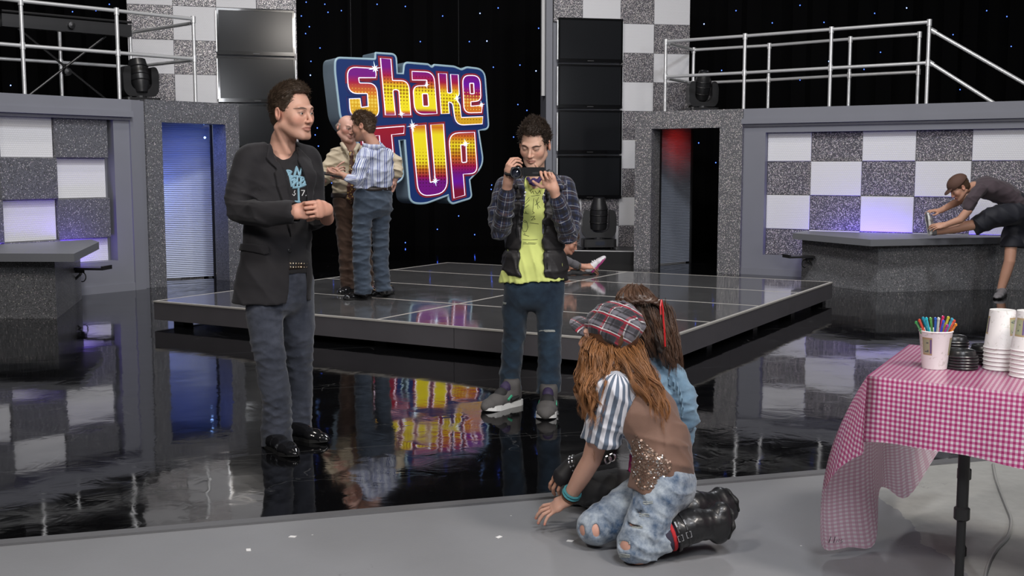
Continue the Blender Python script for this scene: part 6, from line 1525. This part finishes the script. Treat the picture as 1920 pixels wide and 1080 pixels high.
# ================================================================== girl with brown braided hair behind her
plain('legging_black', (.008,.008,.009), .7, sheen=.2); plain('magenta_cloth', (.42,.01,.14), .7); denim('denim_vest', (.11,.20,.30), (.27,.40,.50), .5, 10); plain('ribbon_red', (.42,.012,.015), .4); plain('glove_black', (.010,.009,.011), .6)
def build_girl_denim():
    j = lambda x, y, Y: np.array(at(x, y, Y)); base = np.array((.55, 4.5, 0))
    root = person(base, 'girl with long brown braided hair and denim vest crouching behind the capped girl')
    f = unit((-.75,.66,0)); side = unit(np.cross((0,0,1), f))
    hc = j(1200, 606, 4.50); hd = Head(hc, rot_axes(R(-150), R(4), R(0)), .98, (.40,.20,.13), jaw=.88, female=True, neck=([hc + V3((.01,-.02,-.06)), j(1215,680,4.48), j(1222,715,4.47)], [.044,.046,.06]))
    S = hd.sculpt(); V, F = S.net(.0042); parts = [(V, F)]; cols = [hd.tint(V)]
    wr = j(1072,872,4.42); hn = HandP(wr, (-.55,-.1,-.75), (-.6,-.75,.35), False, .88, [(10,38,20),(14,40,20),(18,42,20),(22,44,20)], (8,2,-3,-8), ((40,20),(15,15),(5,10)))
    S2 = Sculpt(); el = j(1135,850,4.38); S2.add(cap([el, wr], [.038,.026]), 0); hn.sculpt(S2); v, f_ = S2.net(.003); parts.append((v, f_)); cols.append(np.tile(V3((.50,.27,.185)), (len(v), 1)))
    core(parts, cols, [([j(1222,712,4.47), j(1240,800,4.48), j(1238,910,4.50)], [.05,.07,.08]), ([j(1225,725,4.47), j(1165,740,4.41), el], [.05,.04,.032]), ([j(1238,910,4.50), j(1090,916,4.43)], [.07,.045])], (.5,.27,.185))
    V, F = join(parts); mesh_np('body', V, F, 'skin', root, base, col=np.concatenate(cols)); hd.eyes(root, base)
    # leggings: kneeling
    hip = j(1235,918,4.52); knl, knr = j(1078,914,4.42), j(1075,930,4.66); fl_, fr_ = j(1240,955,4.60), j(1230,945,4.75)
    S = Sculpt(); S.add(loft([(j(1240,880,4.50), .13,.11), (j(1238,925,4.50), .145,.13)], side), 0); S.add(cap([j(1225,922,4.48), j(1150,915,4.43), knl, j(1150,945,4.55)], [.085,.078,.066,.055]), .03); S.add(cap([j(1215,918,4.62), knr, j(1160,942,4.70)], [.085,.062,.05]), .03); S.cut(half((0,0,.003), (0,0,-1)), .004); S.disp = folds(81, .008, 40)
    V, F = S.net(.0068); mesh_np('leggings', V, F, 'legging_black', root, base)
    for a, b in ((j(1215,950,4.62), j(1275,952,4.66)),): shoe(root, base, a*[1,1,0], b*[1,1,0], .045, .08, 'boot_leather')
    # magenta top and denim vest with ruffles
    S = Sculpt(); S.add(loft([(j(1228,905,4.49), .142,.118), (j(1236,860,4.49), .126,.108), (j(1238,790,4.48), .13,.10)], side), 0); S.cut(half(j(1230,906,4.49), (-.25,0,-1)), .005); S.disp = folds(82, .010, 40, (0,0,1)); V, F = S.net(.0068); mesh_np('top', V, F, 'magenta_cloth', root, base)
    S = Sculpt(); Tv = [(j(1246,862,4.49), .150,.122), (j(1246,815,4.49), .138,.114), (j(1240,760,4.48), .145,.112), (j(1232,712,4.47), .145,.088), (j(1225,688,4.47), .075,.062)]; S.add(loft(Tv, side), 0); S.add(cap([j(1270,712,4.44), j(1283,748,4.42), j(1290,790,4.42)], [.05,.055,.045]), .03); S.add(cap([j(1192,712,4.42), j(1178,750,4.40)], [.05,.055]), .03); S.cut(half(j(1246,850,4.49), (.25,0,-1)), .005)
    S.disp = plus(folds(83, .010, 36, (.2,.1,1), 4), folds(84, .004, 18)); V, F = S.net(.0062); V = relax(V, F, 1, .3); ve = mesh_np('denim_vest', V, F, 'denim_vest', root, base, label='light blue denim vest with ruffled shoulders')
    for k, (pts, am) in enumerate(((((1238,700,4.42),(1262,712,4.38),(1276,735,4.36),(1280,770,4.36)), .010), (((1240,790,4.34),(1262,800,4.34),(1282,812,4.36),(1290,830,4.40)), .012), (((1250,855,4.36),(1272,846,4.36),(1292,838,4.40)), .014))):
        P = spline([j(*p) for p in pts], 14); vs = []; fs = []
        for i, p in enumerate(P):
            w_ = .6*am*math.sin(i*1.05); vs += [tuple(p - base + V3((0,-w_*.4,.010))), tuple(p - base + V3((w_*.4,-.012-w_,-.008))), tuple(p - base + V3((w_*.6,-.010+w_*.6,-.028))), tuple(p - base + V3((w_*.4,.0,-.024)))]
        for i in range(len(P)-1):
            for q in range(3): fs.append((4*i+q, 4*i+q+1, 4*i+q+5, 4*i+q+4))
        ob('ruffle', MB().add(vs, fs), 'denim_vest', ve, smooth=True)
    S = Sculpt(); S.add(cap([j(1160,740,4.40), j(1148,800,4.38), el, wr*.75+el*.25], [.048,.043,.042,.034]), .0); V, F = S.net(.006); mesh_np('sleeve', V, F, 'legging_black', root, base)
    S = Sculpt(); c0, c1 = wr*.86+el*.14, wr + unit((-.55,-.1,-.75))*.055; S.add(cap([c0, wr, c1], [.034,.033,.044]), 0); V, F = S.net(.005); gl = mesh_np('fingerless_glove', V, F, 'glove_black', root, base)
    ax = unit(wr-el); u = unit(np.cross(ax, (0,0,1))); w2 = np.cross(ax, u)
    for t_ in (-.018, -.004):
        for q in np.linspace(0, 6.28, 13)[:-1]:
            n_ = u*math.cos(q)+w2*math.sin(q); c = wr + ax*t_ + n_*.034; ob('stud', MB().lathe([(.006,0),(.005,.003),(.001,.0055)], 8, M=Matrix.Translation(Vector(c-base)) @ Vector(n_).to_track_quat('Z','Y').to_matrix().to_4x4()), 'silver', gl)
    for q, c in enumerate((j(1140,862,4.32), j(1148,858,4.32))): ob('belt_buckle', MB().tube([Vector(c-base) + Vector((.012*math.cos(a), 0, .016*math.sin(a))) for a in np.linspace(0, 6.28, 12)[:-1]], .004, 6, closed=True), 'silver', root)
    # hair: smooth crown, side braid, long lengths down the back, red ribbon
    X = hd.X; S = Sculpt(); S.add(ell(X((0,.016,.036)), (.086,.106,.096), hd.R), 0); S.add(ell(X((0,.06,-.04)), (.074,.062,.10), hd.R), .04); S.sub(rbox(X((0,-.14,-.02)), (.06,.062,.085), .02, hd.R), .02); S.disp = folds(85, .003, 80); V, F = S.net(.0045)
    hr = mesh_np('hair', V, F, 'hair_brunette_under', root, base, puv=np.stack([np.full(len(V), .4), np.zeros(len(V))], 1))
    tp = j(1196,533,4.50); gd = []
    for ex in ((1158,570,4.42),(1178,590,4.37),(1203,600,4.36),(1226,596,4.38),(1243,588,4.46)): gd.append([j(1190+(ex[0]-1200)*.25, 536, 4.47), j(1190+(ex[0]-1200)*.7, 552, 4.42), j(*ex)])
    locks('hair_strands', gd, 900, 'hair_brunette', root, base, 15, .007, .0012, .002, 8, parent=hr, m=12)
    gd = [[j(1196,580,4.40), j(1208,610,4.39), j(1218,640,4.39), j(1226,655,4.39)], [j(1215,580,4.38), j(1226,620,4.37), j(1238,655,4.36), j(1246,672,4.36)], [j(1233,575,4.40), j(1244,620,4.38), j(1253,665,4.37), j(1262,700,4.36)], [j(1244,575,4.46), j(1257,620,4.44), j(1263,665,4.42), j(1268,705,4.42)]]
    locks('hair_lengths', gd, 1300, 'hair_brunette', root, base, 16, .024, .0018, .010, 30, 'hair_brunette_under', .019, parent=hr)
    br = spline([j(1160,566,4.41), j(1185,562,4.375), j(1210,560,4.36), j(1232,566,4.37), j(1240,580,4.40)], 7)
    for ph in (0, 2.09, 4.19): ob('braid_strand', MB().tube([p - base + V3((.004*math.cos(i*.9+ph), -.006 + .005*math.sin(i*.9+ph), .008*math.sin(i*.9+ph))) for i, p in enumerate(br)], .0075, 7), 'hair_brunette', hr, smooth=True)
    ob('red_ribbon', MB().tube([j(1240,562,4.37) - base, j(1243,580,4.355) - base, j(1244,600,4.345) - base, j(1246,622,4.33) - base, j(1247,650,4.32) - base], .0035, 5), 'ribbon_red', hr); ob('red_ribbon', MB().tube([j(1240,562,4.37) - base, j(1238,575,4.355) - base, j(1239,590,4.35) - base], .0035, 5), 'ribbon_red', hr)
build_girl_denim()
# ================================================================== two men conferring on the platform
MATS['shirt_striped'] = lambda n: _stripes(n, (.66,.68,.74), (.075,.10,.28), .056, .60, .75, [(.15,.05,(.22,.27,.45)), (.42,.05,(.22,.27,.45)), (.80,.06,(.60,.63,.72))])
weave('shirt_tan', (.50,.42,.30), scale=600, rough=.75, var=.08); weave('trouser_brown', (.075,.042,.028), scale=600, rough=.8, var=.12); denim('jeans_mid', (.030,.042,.066), (.085,.115,.16), .6, 7)
def _tie(nm):
    t = NT(nm); o = t.obj(); v = t.n('TexVoronoi', Scale=45.); t.lk(o, v.inputs['Vector']); t.set(Base_Color=t.mix(t.math('LESS_THAN', v.outputs['Distance'], .33), (.08,.03,.02), (.42,.28,.08)), Roughness=.5); return t.m
MATS['tie_dots'] = _tie
def hand_part(parts, cols, w_, fw, bk, right, k, cu, skin, arm, sp=(6,2,-2,-6), th=((35,25),(15,20),(5,10)), h=.0036):
    hn = HandP(w_, fw, bk, right, k, cu, sp, th); S2 = Sculpt(); hn.sculpt(S2, arm); v, f_ = S2.net(h); parts.append((v, f_)); cols.append(np.tile(V3(skin), (len(v), 1))); return hn
def build_bald():
    j = J(10.72); base = np.array(on_z(652, 550, .225)); base[2] = .225
    root = person(base, 'balding man in tan shirt, dotted tie and brown trousers on the platform')
    A = rot_axes(R(28)); side, fr = A[:, 0], -A[:, 1]; sk = (.56,.32,.25)
    hc = j(651,242,.0); hd = Head(hc, rot_axes(R(38), R(8), R(14)), 1.06, sk, wide=1.12, jaw=1.18, smile=1., lips=(.45,.2,.17), brow=(.25,.17,.12), blush=.5, neck=([hc + V3((-.01,.03,-.06)), j(658,282,.04)], [.062,.072]))
    S = hd.sculpt(); V, F = S.net(.0048); parts = [(V, F)]; cols = [hd.tint(V)]
    hand_part(parts, cols, j(622,330,-.30), (.75,-.25,.62), (-.25,-.85,.3), True, 1., [(5,20,15),(40,50,25),(45,50,25),(50,50,25)], sk, ([j(606,338,-.22), j(622,330,-.30)], [.036,.03]))
    hand_part(parts, cols, j(741,334,.05), (-.1,.1,-1), (.9,.2,0), False, .95, [(20,30,20)]*4, sk, ([j(745,316,.03), j(741,334,.05)], [.034,.030]))
    core(parts, cols, [([j(660,288,.03), j(661,330,.0), j(660,390,.0)], [.06,.09,.09]), ([j(660,296,.03), j(632,296,-.05), j(607,336,-.16), j(621,331,-.29)], [.05,.045,.035,.028]), ([j(662,296,.03), j(706,296,.10), j(743,306,.08), j(742,332,.05)], [.05,.045,.036,.028]), ([j(658,384,.0), j(648,410,-.03), j(650,540,.0)], [.06,.05,.04]), ([j(662,384,.0), j(677,410,.08), j(690,532,.1)], [.06,.05,.04])], sk)
    V, F = join(parts); mesh_np('body', V, F, 'skin', root, base, col=np.concatenate(cols)); hd.eyes(root, base, (.2,-1,-.2))
    # fringe of grey hair round the back of the skull
    S = Sculpt(); S.add(ell(hd.X((0,.022,.0)), V3((.098,.104,.062))*hd.k, hd.R), 0); S.sub(rbox(hd.X((0,-.115,0)), V3((.15,.095,.15))*hd.k, .01, hd.R), .01); S.sub(ell(hd.X((0,.0,.075)), V3((.085,.098,.055))*hd.k, hd.R), .01)
    for x in (-1, 1): S.sub(ell(hd.X((x*.098,.006,-.012)), V3((.022,.022,.034))*hd.k, hd.R), .004)
    S.disp = folds(91, .004, 110); V, F = S.net(.0042); mesh_np('hair', V, F, 'hair_grey', root, base, puv=np.stack([np.full(len(V), .5), np.zeros(len(V))], 1))
    # shirt
    S = Sculpt(); S.add(loft([(j(664,285,.03), .16,.085), (j(664,305,.0), .20,.125), (j(662,340,-.01), .205,.15), (j(660,372,.0), .195,.145)], side), 0)
    aR = [j(630,290,-.06), j(611,318,-.10), j(606,338,-.16), j(620,332,-.28)]; aL = [j(706,290,.10), j(732,295,.10), j(744,304,.08), j(745,325,.02)]
    S.add(cap(aR, [.072,.062,.056,.048]), .03); S.add(cap(aL, [.072,.068,.062,.058]), .03); S.cut(half(j(660,366), (0,0,-1)), .006); S.sub(cap([hc, j(659,283,-.03)], [.05,.062]), .008); S.disp = plus(folds(92, .014, 28, (.2,0,1), 4))
    V, F = S.net(.0085); V = relax(V, F, 1, .3); sh = mesh_np('shirt', V, F, 'shirt_tan', root, base, label='tan button shirt with rolled sleeves')
    S = Sculpt(); S.add(cap([j(641,270,-.08), j(648,280,-.15), j(652,292,-.16)], [.02,.018,.008]), 0); S.add(cap([j(672,272,-.02), j(666,282,-.12), j(668,292,-.13)], [.02,.018,.008]), .0); V, F = S.net(.006); mesh_np('collar', V, F, 'shirt_tan', sh, base)
    S = Sculpt(); P = [j(658,284,-.155), j(659,292,-.17), j(661,320,-.185), j(659,350,-.19), j(658,372,-.185), j(657,382,-.17)]; S.add(loft([(P[0], .020,.012), (P[1], .018,.010), (P[2], .033,.008), (P[3], .042,.008), (P[4], .046,.008), (P[5], .010,.006)], side), 0); V, F = S.net(.0055); mesh_np('tie', V, F, 'tie_dots', root, base)
    S = Sculpt(); S.add(loft([(j(659,362,.0), .196,.148), (j(659,369,.0), .197,.149)], side), 0); S.cut(half(j(659,361), (0,0,1)), .003); S.cut(half(j(659,370), (0,0,-1)), .003); V, F = S.net(.007); mesh_np('belt', V, F, 'belt_leather', root, base)
    legs = [[j(647,378,-.02), j(648,440,-.03), j(650,490,-.02), j(652,549,.0)], [j(676,378,.08), j(680,440,.08), j(684,490,.1), j(690,545,.1)]]
    trousers(root, base, 'trouser_brown', [(j(659,372,.0), .185,.14), (j(660,395,.0), .18,.135)], side, 0, 0, legs, [[.105,.090,.075,.070], [.105,.09,.075,.07]], .0085, plus(folds(93, .010, 30, (0,0,1), 4), folds(94, .005, 14)), [(legs[0][3] + V3((0,0,.035)), (0,0,-1)), (legs[1][3] + V3((0,0,.035)), (0,0,-1))], (j(660,366), (0,0,1)))
    h0 = on_z(660,548,.225); t0 = on_z(636,553,.225); shoe(root, base, h0, t0, .046, .085, top=j(653,541,.0), collar=.045, h=.006); shoe(root, base, on_z(692,545,.225), on_z(700,555,.225), .046, .085, top=j(690,540,.1), collar=.045, h=.006)
def build_striped():
    j = J(10.22); base = np.array(on_z(692, 556, .225)); base[2] = .225
    root = person(base, 'man in blue striped shirt and jeans seen from behind, showing a tablet')
    A = rot_axes(R(-128)); side, fr = A[:, 0], -A[:, 1]; sk = (.50,.27,.19)
    hc = j(681,238,.0); hd = Head(hc, rot_axes(R(-102), R(14), R(-6)), 1.03, sk, jaw=1.0, stubble=.35, brow=(.05,.03,.02), neck=([hc + V3((.03,.0,-.06)), j(700,272,.0), j(703,286,.0)], [.056,.06,.07]))
    S = hd.sculpt(); V, F = S.net(.0048); parts = [(V, F)]; cols = [hd.tint(V)]
    hand_part(parts, cols, j(645,331,-.24), (-1,.1,.12), (.1,-.6,-.8), False, .98, [(15,30,15)]*4, sk, ([j(660,334,-.22), j(645,331,-.24)], [.036,.03]))
    core(parts, cols, [([j(703,284,.0), j(704,330,.0), j(703,368,.0)], [.05,.09,.08]), ([j(703,296,.0), j(688,296,-.11), j(672,338,-.21), j(646,331,-.24)], [.05,.045,.036,.028]), ([j(704,296,.0), j(723,300,.14), j(702,333,.24)], [.05,.04,.03]), ([j(702,372,.0), j(684,400,-.08), j(678,440,-.10), j(682,545,-.08)], [.06,.05,.05,.04]), ([j(704,372,.0), j(715,400,.08), j(714,440,.08), j(720,540,.08)], [.06,.05,.05,.04])], sk)
    V, F = join(parts); mesh_np('body', V, F, 'skin', root, base, col=np.concatenate(cols)); hd.eyes(root, base)
    short_hair(root, base, hd, 'hair_brown', .012, .030, .066, 11, 2200, .030, h=.005, sweep=(0,.6,-.5), jit=.2, side_z=-.03, back_z=-.105, curl=.15, rad=.0020, lift=.12, rough=.006)
    # shirt: seen across the back, the left arm reaching forward
    S = Sculpt(); S.add(loft([(j(702,279,.03), .13,.075), (j(704,296,.02), .195,.125), (j(704,325,.0), .19,.135), (j(704,352,.0), .175,.13)], side), 0)
    aL = [j(686,292,-.12), j(673,318,-.20), j(672,340,-.22), j(655,336,-.24)]; aR = [j(724,292,.14), j(722,320,.20), j(700,335,.25)]
    S.add(cap(aL, [.072,.066,.062,.046]), .03); S.add(cap(aR, [.07,.06,.05]), .03); S.cut(half(j(704,353), (0,0,-1)), .006); S.sub(cap([hc, j(699,274,.0)], [.05,.058]), .008); S.disp = plus(folds(95, .012, 26, (.2,0,1), 4), folds(96, .010, 40, (0,0,1), 3, lambda P: np.clip((j(700,335)[2]-P[:, 2])/.06, 0, 1)))
    V, F = S.net(.0082); V = relax(V, F, 1, .3); uv = puv_bones(V, [(j(704,360), j(703,270), (1,0,0), 0, True, .17), (aL[0] + (aL[0]-aL[1])*.3, aL[2], (0,-1,0), .01, False, .06), (aL[2], aL[3], (0,-1,0), .02, False, .055)]); sh = mesh_np('shirt', V, F, 'shirt_striped', root, base, puv=uv, label='blue and white vertically striped shirt')
    S = Sculpt(); S.add(cap([j(683,272,-.07), j(692,276,-.10), j(706,276,-.09), j(718,276,.0)], [.018,.026,.026,.02]), 0); V, F = S.net(.006); mesh_np('collar', V, F, 'shirt_striped', sh, base, puv=np.stack([V[:, 0]*1.3, V[:, 2]], 1))
    S = Sculpt(); S.add(loft([(j(704,352,.0), .168,.128), (j(704,358,.0), .168,.128)], side), 0); S.cut(half(j(704,351), (0,0,1)), .003); S.cut(half(j(704,357.5), (0,0,-1)), .003); V, F = S.net(.007); mesh_np('belt', V, F, 'belt_leather', root, base)
    legs = [[j(684,368,-.06), j(678,430,-.10), j(678,490,-.10), j(682,560,-.08)], [j(716,368,.08), j(714,430,.08), j(714,490,.07), j(720,554,.08)]]
    trousers(root, base, 'jeans_mid', [(j(704,358,.0), .165,.125), (j(703,382,.0), .175,.14)], side, 0, 0, legs, [[.105,.092,.085,.085], [.100,.085,.078,.080]], .0085, plus(folds(97, .012, 30, (0,0,1), 4), folds(98, .006, 14)), [(legs[0][3] + V3((0,0,.035)), (0,0,-1)), (legs[1][3] + V3((0,0,.035)), (0,0,-1))], (j(704,354), (0,0,1)), 'jeans')
    shoe(root, base, on_z(694,558,.225), on_z(644,563,.225), .046, .085, top=j(682,548,-.08), collar=.045, h=.006); shoe(root, base, on_z(737,553,.225), on_z(705,551,.225), .046, .085, top=j(720,545,.08), collar=.045, h=.006)
    tb_ = empty('tablet', tuple(j(621,327,-.28)), R(12), 'dark tablet held out by the man in the striped shirt', 'tablet'); ob('case', MB().prism(fillet([(-.10,-.07,.01),(.10,-.07,.01),(.10,.07,.01),(-.10,.07,.01)], 3), (), -.006, .006), 'cam_black', tb_); ob('screen', MB().box(-.088,.088,-.058,.058,.006,.0072), 'tv_screen', tb_); tb_.rotation_euler.x = R(8); tb_.rotation_euler.y = R(10)
build_bald(); build_striped()
# ================================================================== dancer sitting behind the boy, stretching towards a raised shoe
weave('shirt_grey', (.11,.105,.115), scale=500, rough=.8, var=.15)
plain('shoe_white', (.62,.60,.62), .45); plain('shoe_magenta', (.30,.02,.14), .5)
def build_sitter():
    j = J(12.6); base = np.array((.55, 12.6, .225)); root = person(base, 'seated dancer reaching for white sneakers on the platform behind the boy'); sk = (.50,.26,.18)
    side = V3((0,-1,0))
    hc = j(1066,455,.0); hd = Head(hc, rot_axes(R(70), R(25), R(0)), 1.0, sk, brow=(.05,.03,.02), neck=([hc + V3((-.03,.0,-.06)), j(1048,482,.0)], [.05,.06])); S = hd.sculpt(); V, F = S.net(.0048); parts = [(V, F)]; cols = [hd.tint(V)]
    hand_part(parts, cols, j(1096,500,-.10), (1,0,.05), (0,-.6,.8), True, 1., [(20,35,20)]*4, sk, ([j(1076,497,-.12), j(1096,500,-.10)], [.034,.03]), h=.0045); hand_part(parts, cols, j(1096,506,-.02), (1,0,0), (0,-.6,.8), False, 1., [(20,35,20)]*4, sk, ([j(1068,508,.02), j(1096,506,-.02)], [.036,.03]), h=.0045)
    core(parts, cols, [([j(1046,484,.0), j(1030,494,.0), j(1018,508,.0)], [.05,.07,.08]), ([j(1046,486,.0), j(1052,484,-.12), j(1066,492,-.14), j(1094,500,-.10)], [.05,.04,.034,.028]), ([j(1046,486,.0), j(1052,486,.12), j(1062,500,.09), j(1094,506,-.02)], [.05,.04,.034,.028]), ([j(1018,508,.0), j(1064,511,-.10), j(1104,510,-.06)], [.06,.045,.035])], sk)
    V, F = join(parts); mesh_np('body', V, F, 'skin', root, base, col=np.concatenate(cols)); hd.eyes(root, base)
    short_hair(root, base, hd, 'hair_brown', .012, .024, .066, 13, 700, .022, h=.006, jit=.3, rad=.003, sweep=(0,.3,.3))
    S = Sculpt(); S.add(loft([(j(1018,510,.0), .17,.12), (j(1028,490,.0), .18,.12), (j(1044,476,.0), .16,.09)], side), 0); S.add(cap([j(1052,482,-.14), j(1064,490,-.15), j(1084,499,-.12)], [.06,.05,.042]), .03); S.add(cap([j(1050,482,.14), j(1062,498,.10)], [.06,.045]), .03); S.disp = folds(101, .010, 30); V, F = S.net(.010); mesh_np('long_sleeve_shirt', V, F, 'shirt_grey', root, base)
    S = Sculpt(); S.add(loft([(j(1012,512,.0), .17,.13), (j(1022,512,.0), .17,.12)], side), 0); S.add(cap([j(1020,512,-.08), j(1065,514,-.10), j(1106,513,-.06)], [.08,.06,.05]), .03); S.add(cap([j(1020,512,.08), j(1066,512,.10), j(1104,511,.06)], [.08,.06,.05]), .03); S.cut(half((0,0,.228), (0,0,-1)), .004); S.disp = folds(102, .010, 30); V, F = S.net(.010); mesh_np('leggings', V, F, 'legging_black', root, base)
    for dy, ya in ((-.07, 0), (.09, -1)):
        heel = j(1110,512+ya,dy); toe = j(1137,484+ya,dy); up = V3((-.8,0,-.55))
        o, X = shoe(root, base, heel, toe, .046, .085, 'shoe_white', 'shoe_magenta', 1., j(1102,504,dy), .046, h=.006, sole=.024, pitch_up=unit(V3((-.75,0,.45))))
        ob('side_panel', MB().tube([X(.30,.045,-.048) - base, X(.52,.038,-.052) - base], .020, 7), 'suede_black', o); ob('ankle_trim', MB().tube([X(.10,.09,-.04) - base, X(.16,.06,-.05) - base, X(.20,.03,-.045) - base], .010, 6), 'shoe_magenta', o)
        for k in range(3): ob('lace', MB().tube([X(.40+.1*k,.078-.01*k,-.03) - base, X(.41+.1*k,.092-.012*k) - base, X(.40+.1*k,.078-.01*k,.03) - base], .005, 5), 'white_rubber', o)
    ob('wristwatch', MB().tube([j(1086,499,-.115) - base + V3((0,.034*math.cos(a),.034*math.sin(a))) for a in np.linspace(0,6.28,14)[:-1]], .009, 6, closed=True), 'brass', root)
build_sitter()
# ================================================================== dancer stretching a leg on the right-hand desk
weave('tee_plum', (.075,.055,.065), scale=500, rough=.8, var=.15); plain('shorts_navy', (.006,.007,.014), .7, sheen=.1); plain('cap_brown', (.10,.05,.035), .8); plain('sneaker_grey', (.20,.19,.20), .6, var=.2, vs=40)
def build_stretcher():
    j = J(12.45); base = np.array(on_z(1878, 556)); base[2] = 0; root = person(base, 'dancer in plum t-shirt and navy shorts stretching one leg on the desk'); sk = (.56,.31,.215)
    hc = j(1799,352,-.05); hd = Head(hc, rot_axes(R(-90), R(38), R(0)), 1.06, sk, brow=(.06,.035,.025), neck=([hc + V3((.05,.0,-.02)), j(1826,350,.0), j(1842,352,.02)], [.052,.058,.07])); S = hd.sculpt(); V, F = S.net(.0048); parts = [(V, F)]; cols = [hd.tint(V)]
    kn, an, ft = j(1822,422,-.05), j(1752,434,.0), j(1738,440,.0); k2, a2 = j(1893,490,-.02), j(1876,545,.02)
    S = Sculpt(); S.add(cap([j(1870,405,.0), kn, kn*.55+an*.45, an], [.07,.058,.060,.042]), 0); S.add(cap([j(1900,420,.05), k2, k2*.6+a2*.4, a2], [.07,.060,.058,.042]), .02); v, f_ = S.net(.0085); parts.append((v, f_)); cols.append(np.tile(V3(sk), (len(v), 1)))
    hand_part(parts, cols, j(1763,395,.14), (-1,-.1,.0), (0,-.2,1), True, 1., [(5,20,10),(8,24,12),(10,26,12),(12,28,14)], sk, ([j(1812,371,.18), j(1790,381,.17), j(1763,395,.14)], [.044,.042,.030]), sp=(16,5,-5,-14), h=.0045)
    hand_part(parts, cols, j(1772,422,-.12), (-1,.15,-.15), (0,-.7,.7), False, 1., [(15,30,15)]*4, sk, ([j(1815,395,-.20), j(1800,412,-.18), j(1772,422,-.12)], [.046,.042,.031]), h=.0045)
    core(parts, cols, [([j(1842,354,.02), j(1880,364,.03), j(1904,395,.04)], [.06,.08,.08]), ([j(1844,356,.0), j(1836,358,-.15), j(1816,392,-.20)], [.05,.05,.044]), ([j(1844,356,.0), j(1834,355,.17), j(1814,369,.18)], [.05,.05,.042]), ([j(1904,395,.04), j(1870,405,.0)], [.07,.065]), ([j(1904,395,.04), j(1900,420,.05)], [.07,.065])], sk)
    V, F = join(parts); mesh_np('body', V, F, 'skin', root, base, col=np.concatenate(cols)); hd.eyes(root, base)
    short_hair(root, base, hd, 'hair_brown', .010, .014, .064, 14, 300, .010, h=.006, jit=.2, rad=.0025, sweep=(0,.5,-.3), lift=.05)
    S = Sculpt(); S.add(ell(hd.X((0,.012,.055)), V3((.097,.116,.086))*hd.k, hd.R), 0); S.sub(half(hd.X((0,0,.040)), hd.R[:, 2]), .0) if False else S.cut(half(hd.X((0,.0,.036)), -hd.R[:, 2] + hd.R[:, 1]*.15), .006); S.add(ell(hd.X((0,-.115,.040)), V3((.062,.050,.010))*hd.k, hd.R @ np.array(Matrix.Rotation(R(14), 3, 'X'))), .008); V, F = S.net(.005); mesh_np('cap', V, F, 'cap_brown', root, base)
    S = Sculpt(); S.add(loft([(j(1836,352,.02), .17,.09), (j(1850,352,.02), .20,.125), (j(1880,362,.03), .185,.125), (j(1902,380,.04), .18,.13), (j(1910,392,.04), .17,.12)], V3((0,1,0))), 0); S.add(cap([j(1838,356,-.16), j(1822,372,-.20), j(1816,388,-.20)], [.075,.07,.066]), .03); S.add(cap([j(1838,352,.18), j(1820,366,.20)], [.07,.062]), .03); S.disp = folds(111, .010, 26); S.cut(half(j(1908,390), unit((.75,0,-.75))), .01); V, F = S.net(.010); mesh_np('t_shirt', V, F, 'tee_plum', root, base)
    S = Sculpt(); S.add(loft([(j(1902,376,.04), .175,.125), (j(1914,405,.04), .19,.155)], V3((0,1,0))), 0); S.add(cap([j(1900,400,-.06), j(1860,408,-.08), j(1828,424,-.06)], [.135,.125,.105]), .04); S.add(cap([j(1908,410,.08), j(1902,440,.06), j(1897,468,.02)], [.14,.13,.125]), .04); S.sub(rbox(j(1816,427,-.06), (.06,.2,.2), 0, np.array(Matrix.Rotation(R(-18), 3, 'Y'))), .01); S.sub(rbox(j(1896,474,.02), (.2,.2,.06), 0), .01); S.disp = folds(112, .014, 22); V, F = S.net(.010); mesh_np('shorts', V, F, 'shorts_navy', root, base)
    shoe(root, base, j(1742,441,.0), j(1735,398,.0), .046, .085, 'sneaker_grey', 'white_rubber', 1., an, .046, h=.006, sole=.024, pitch_up=(1,0,.1)); shoe(root, base, on_z(1882,553), on_z(1868,562), .046, .085, 'sneaker_grey', 'sole_black', 1., a2, .046, h=.006)
build_stretcher()
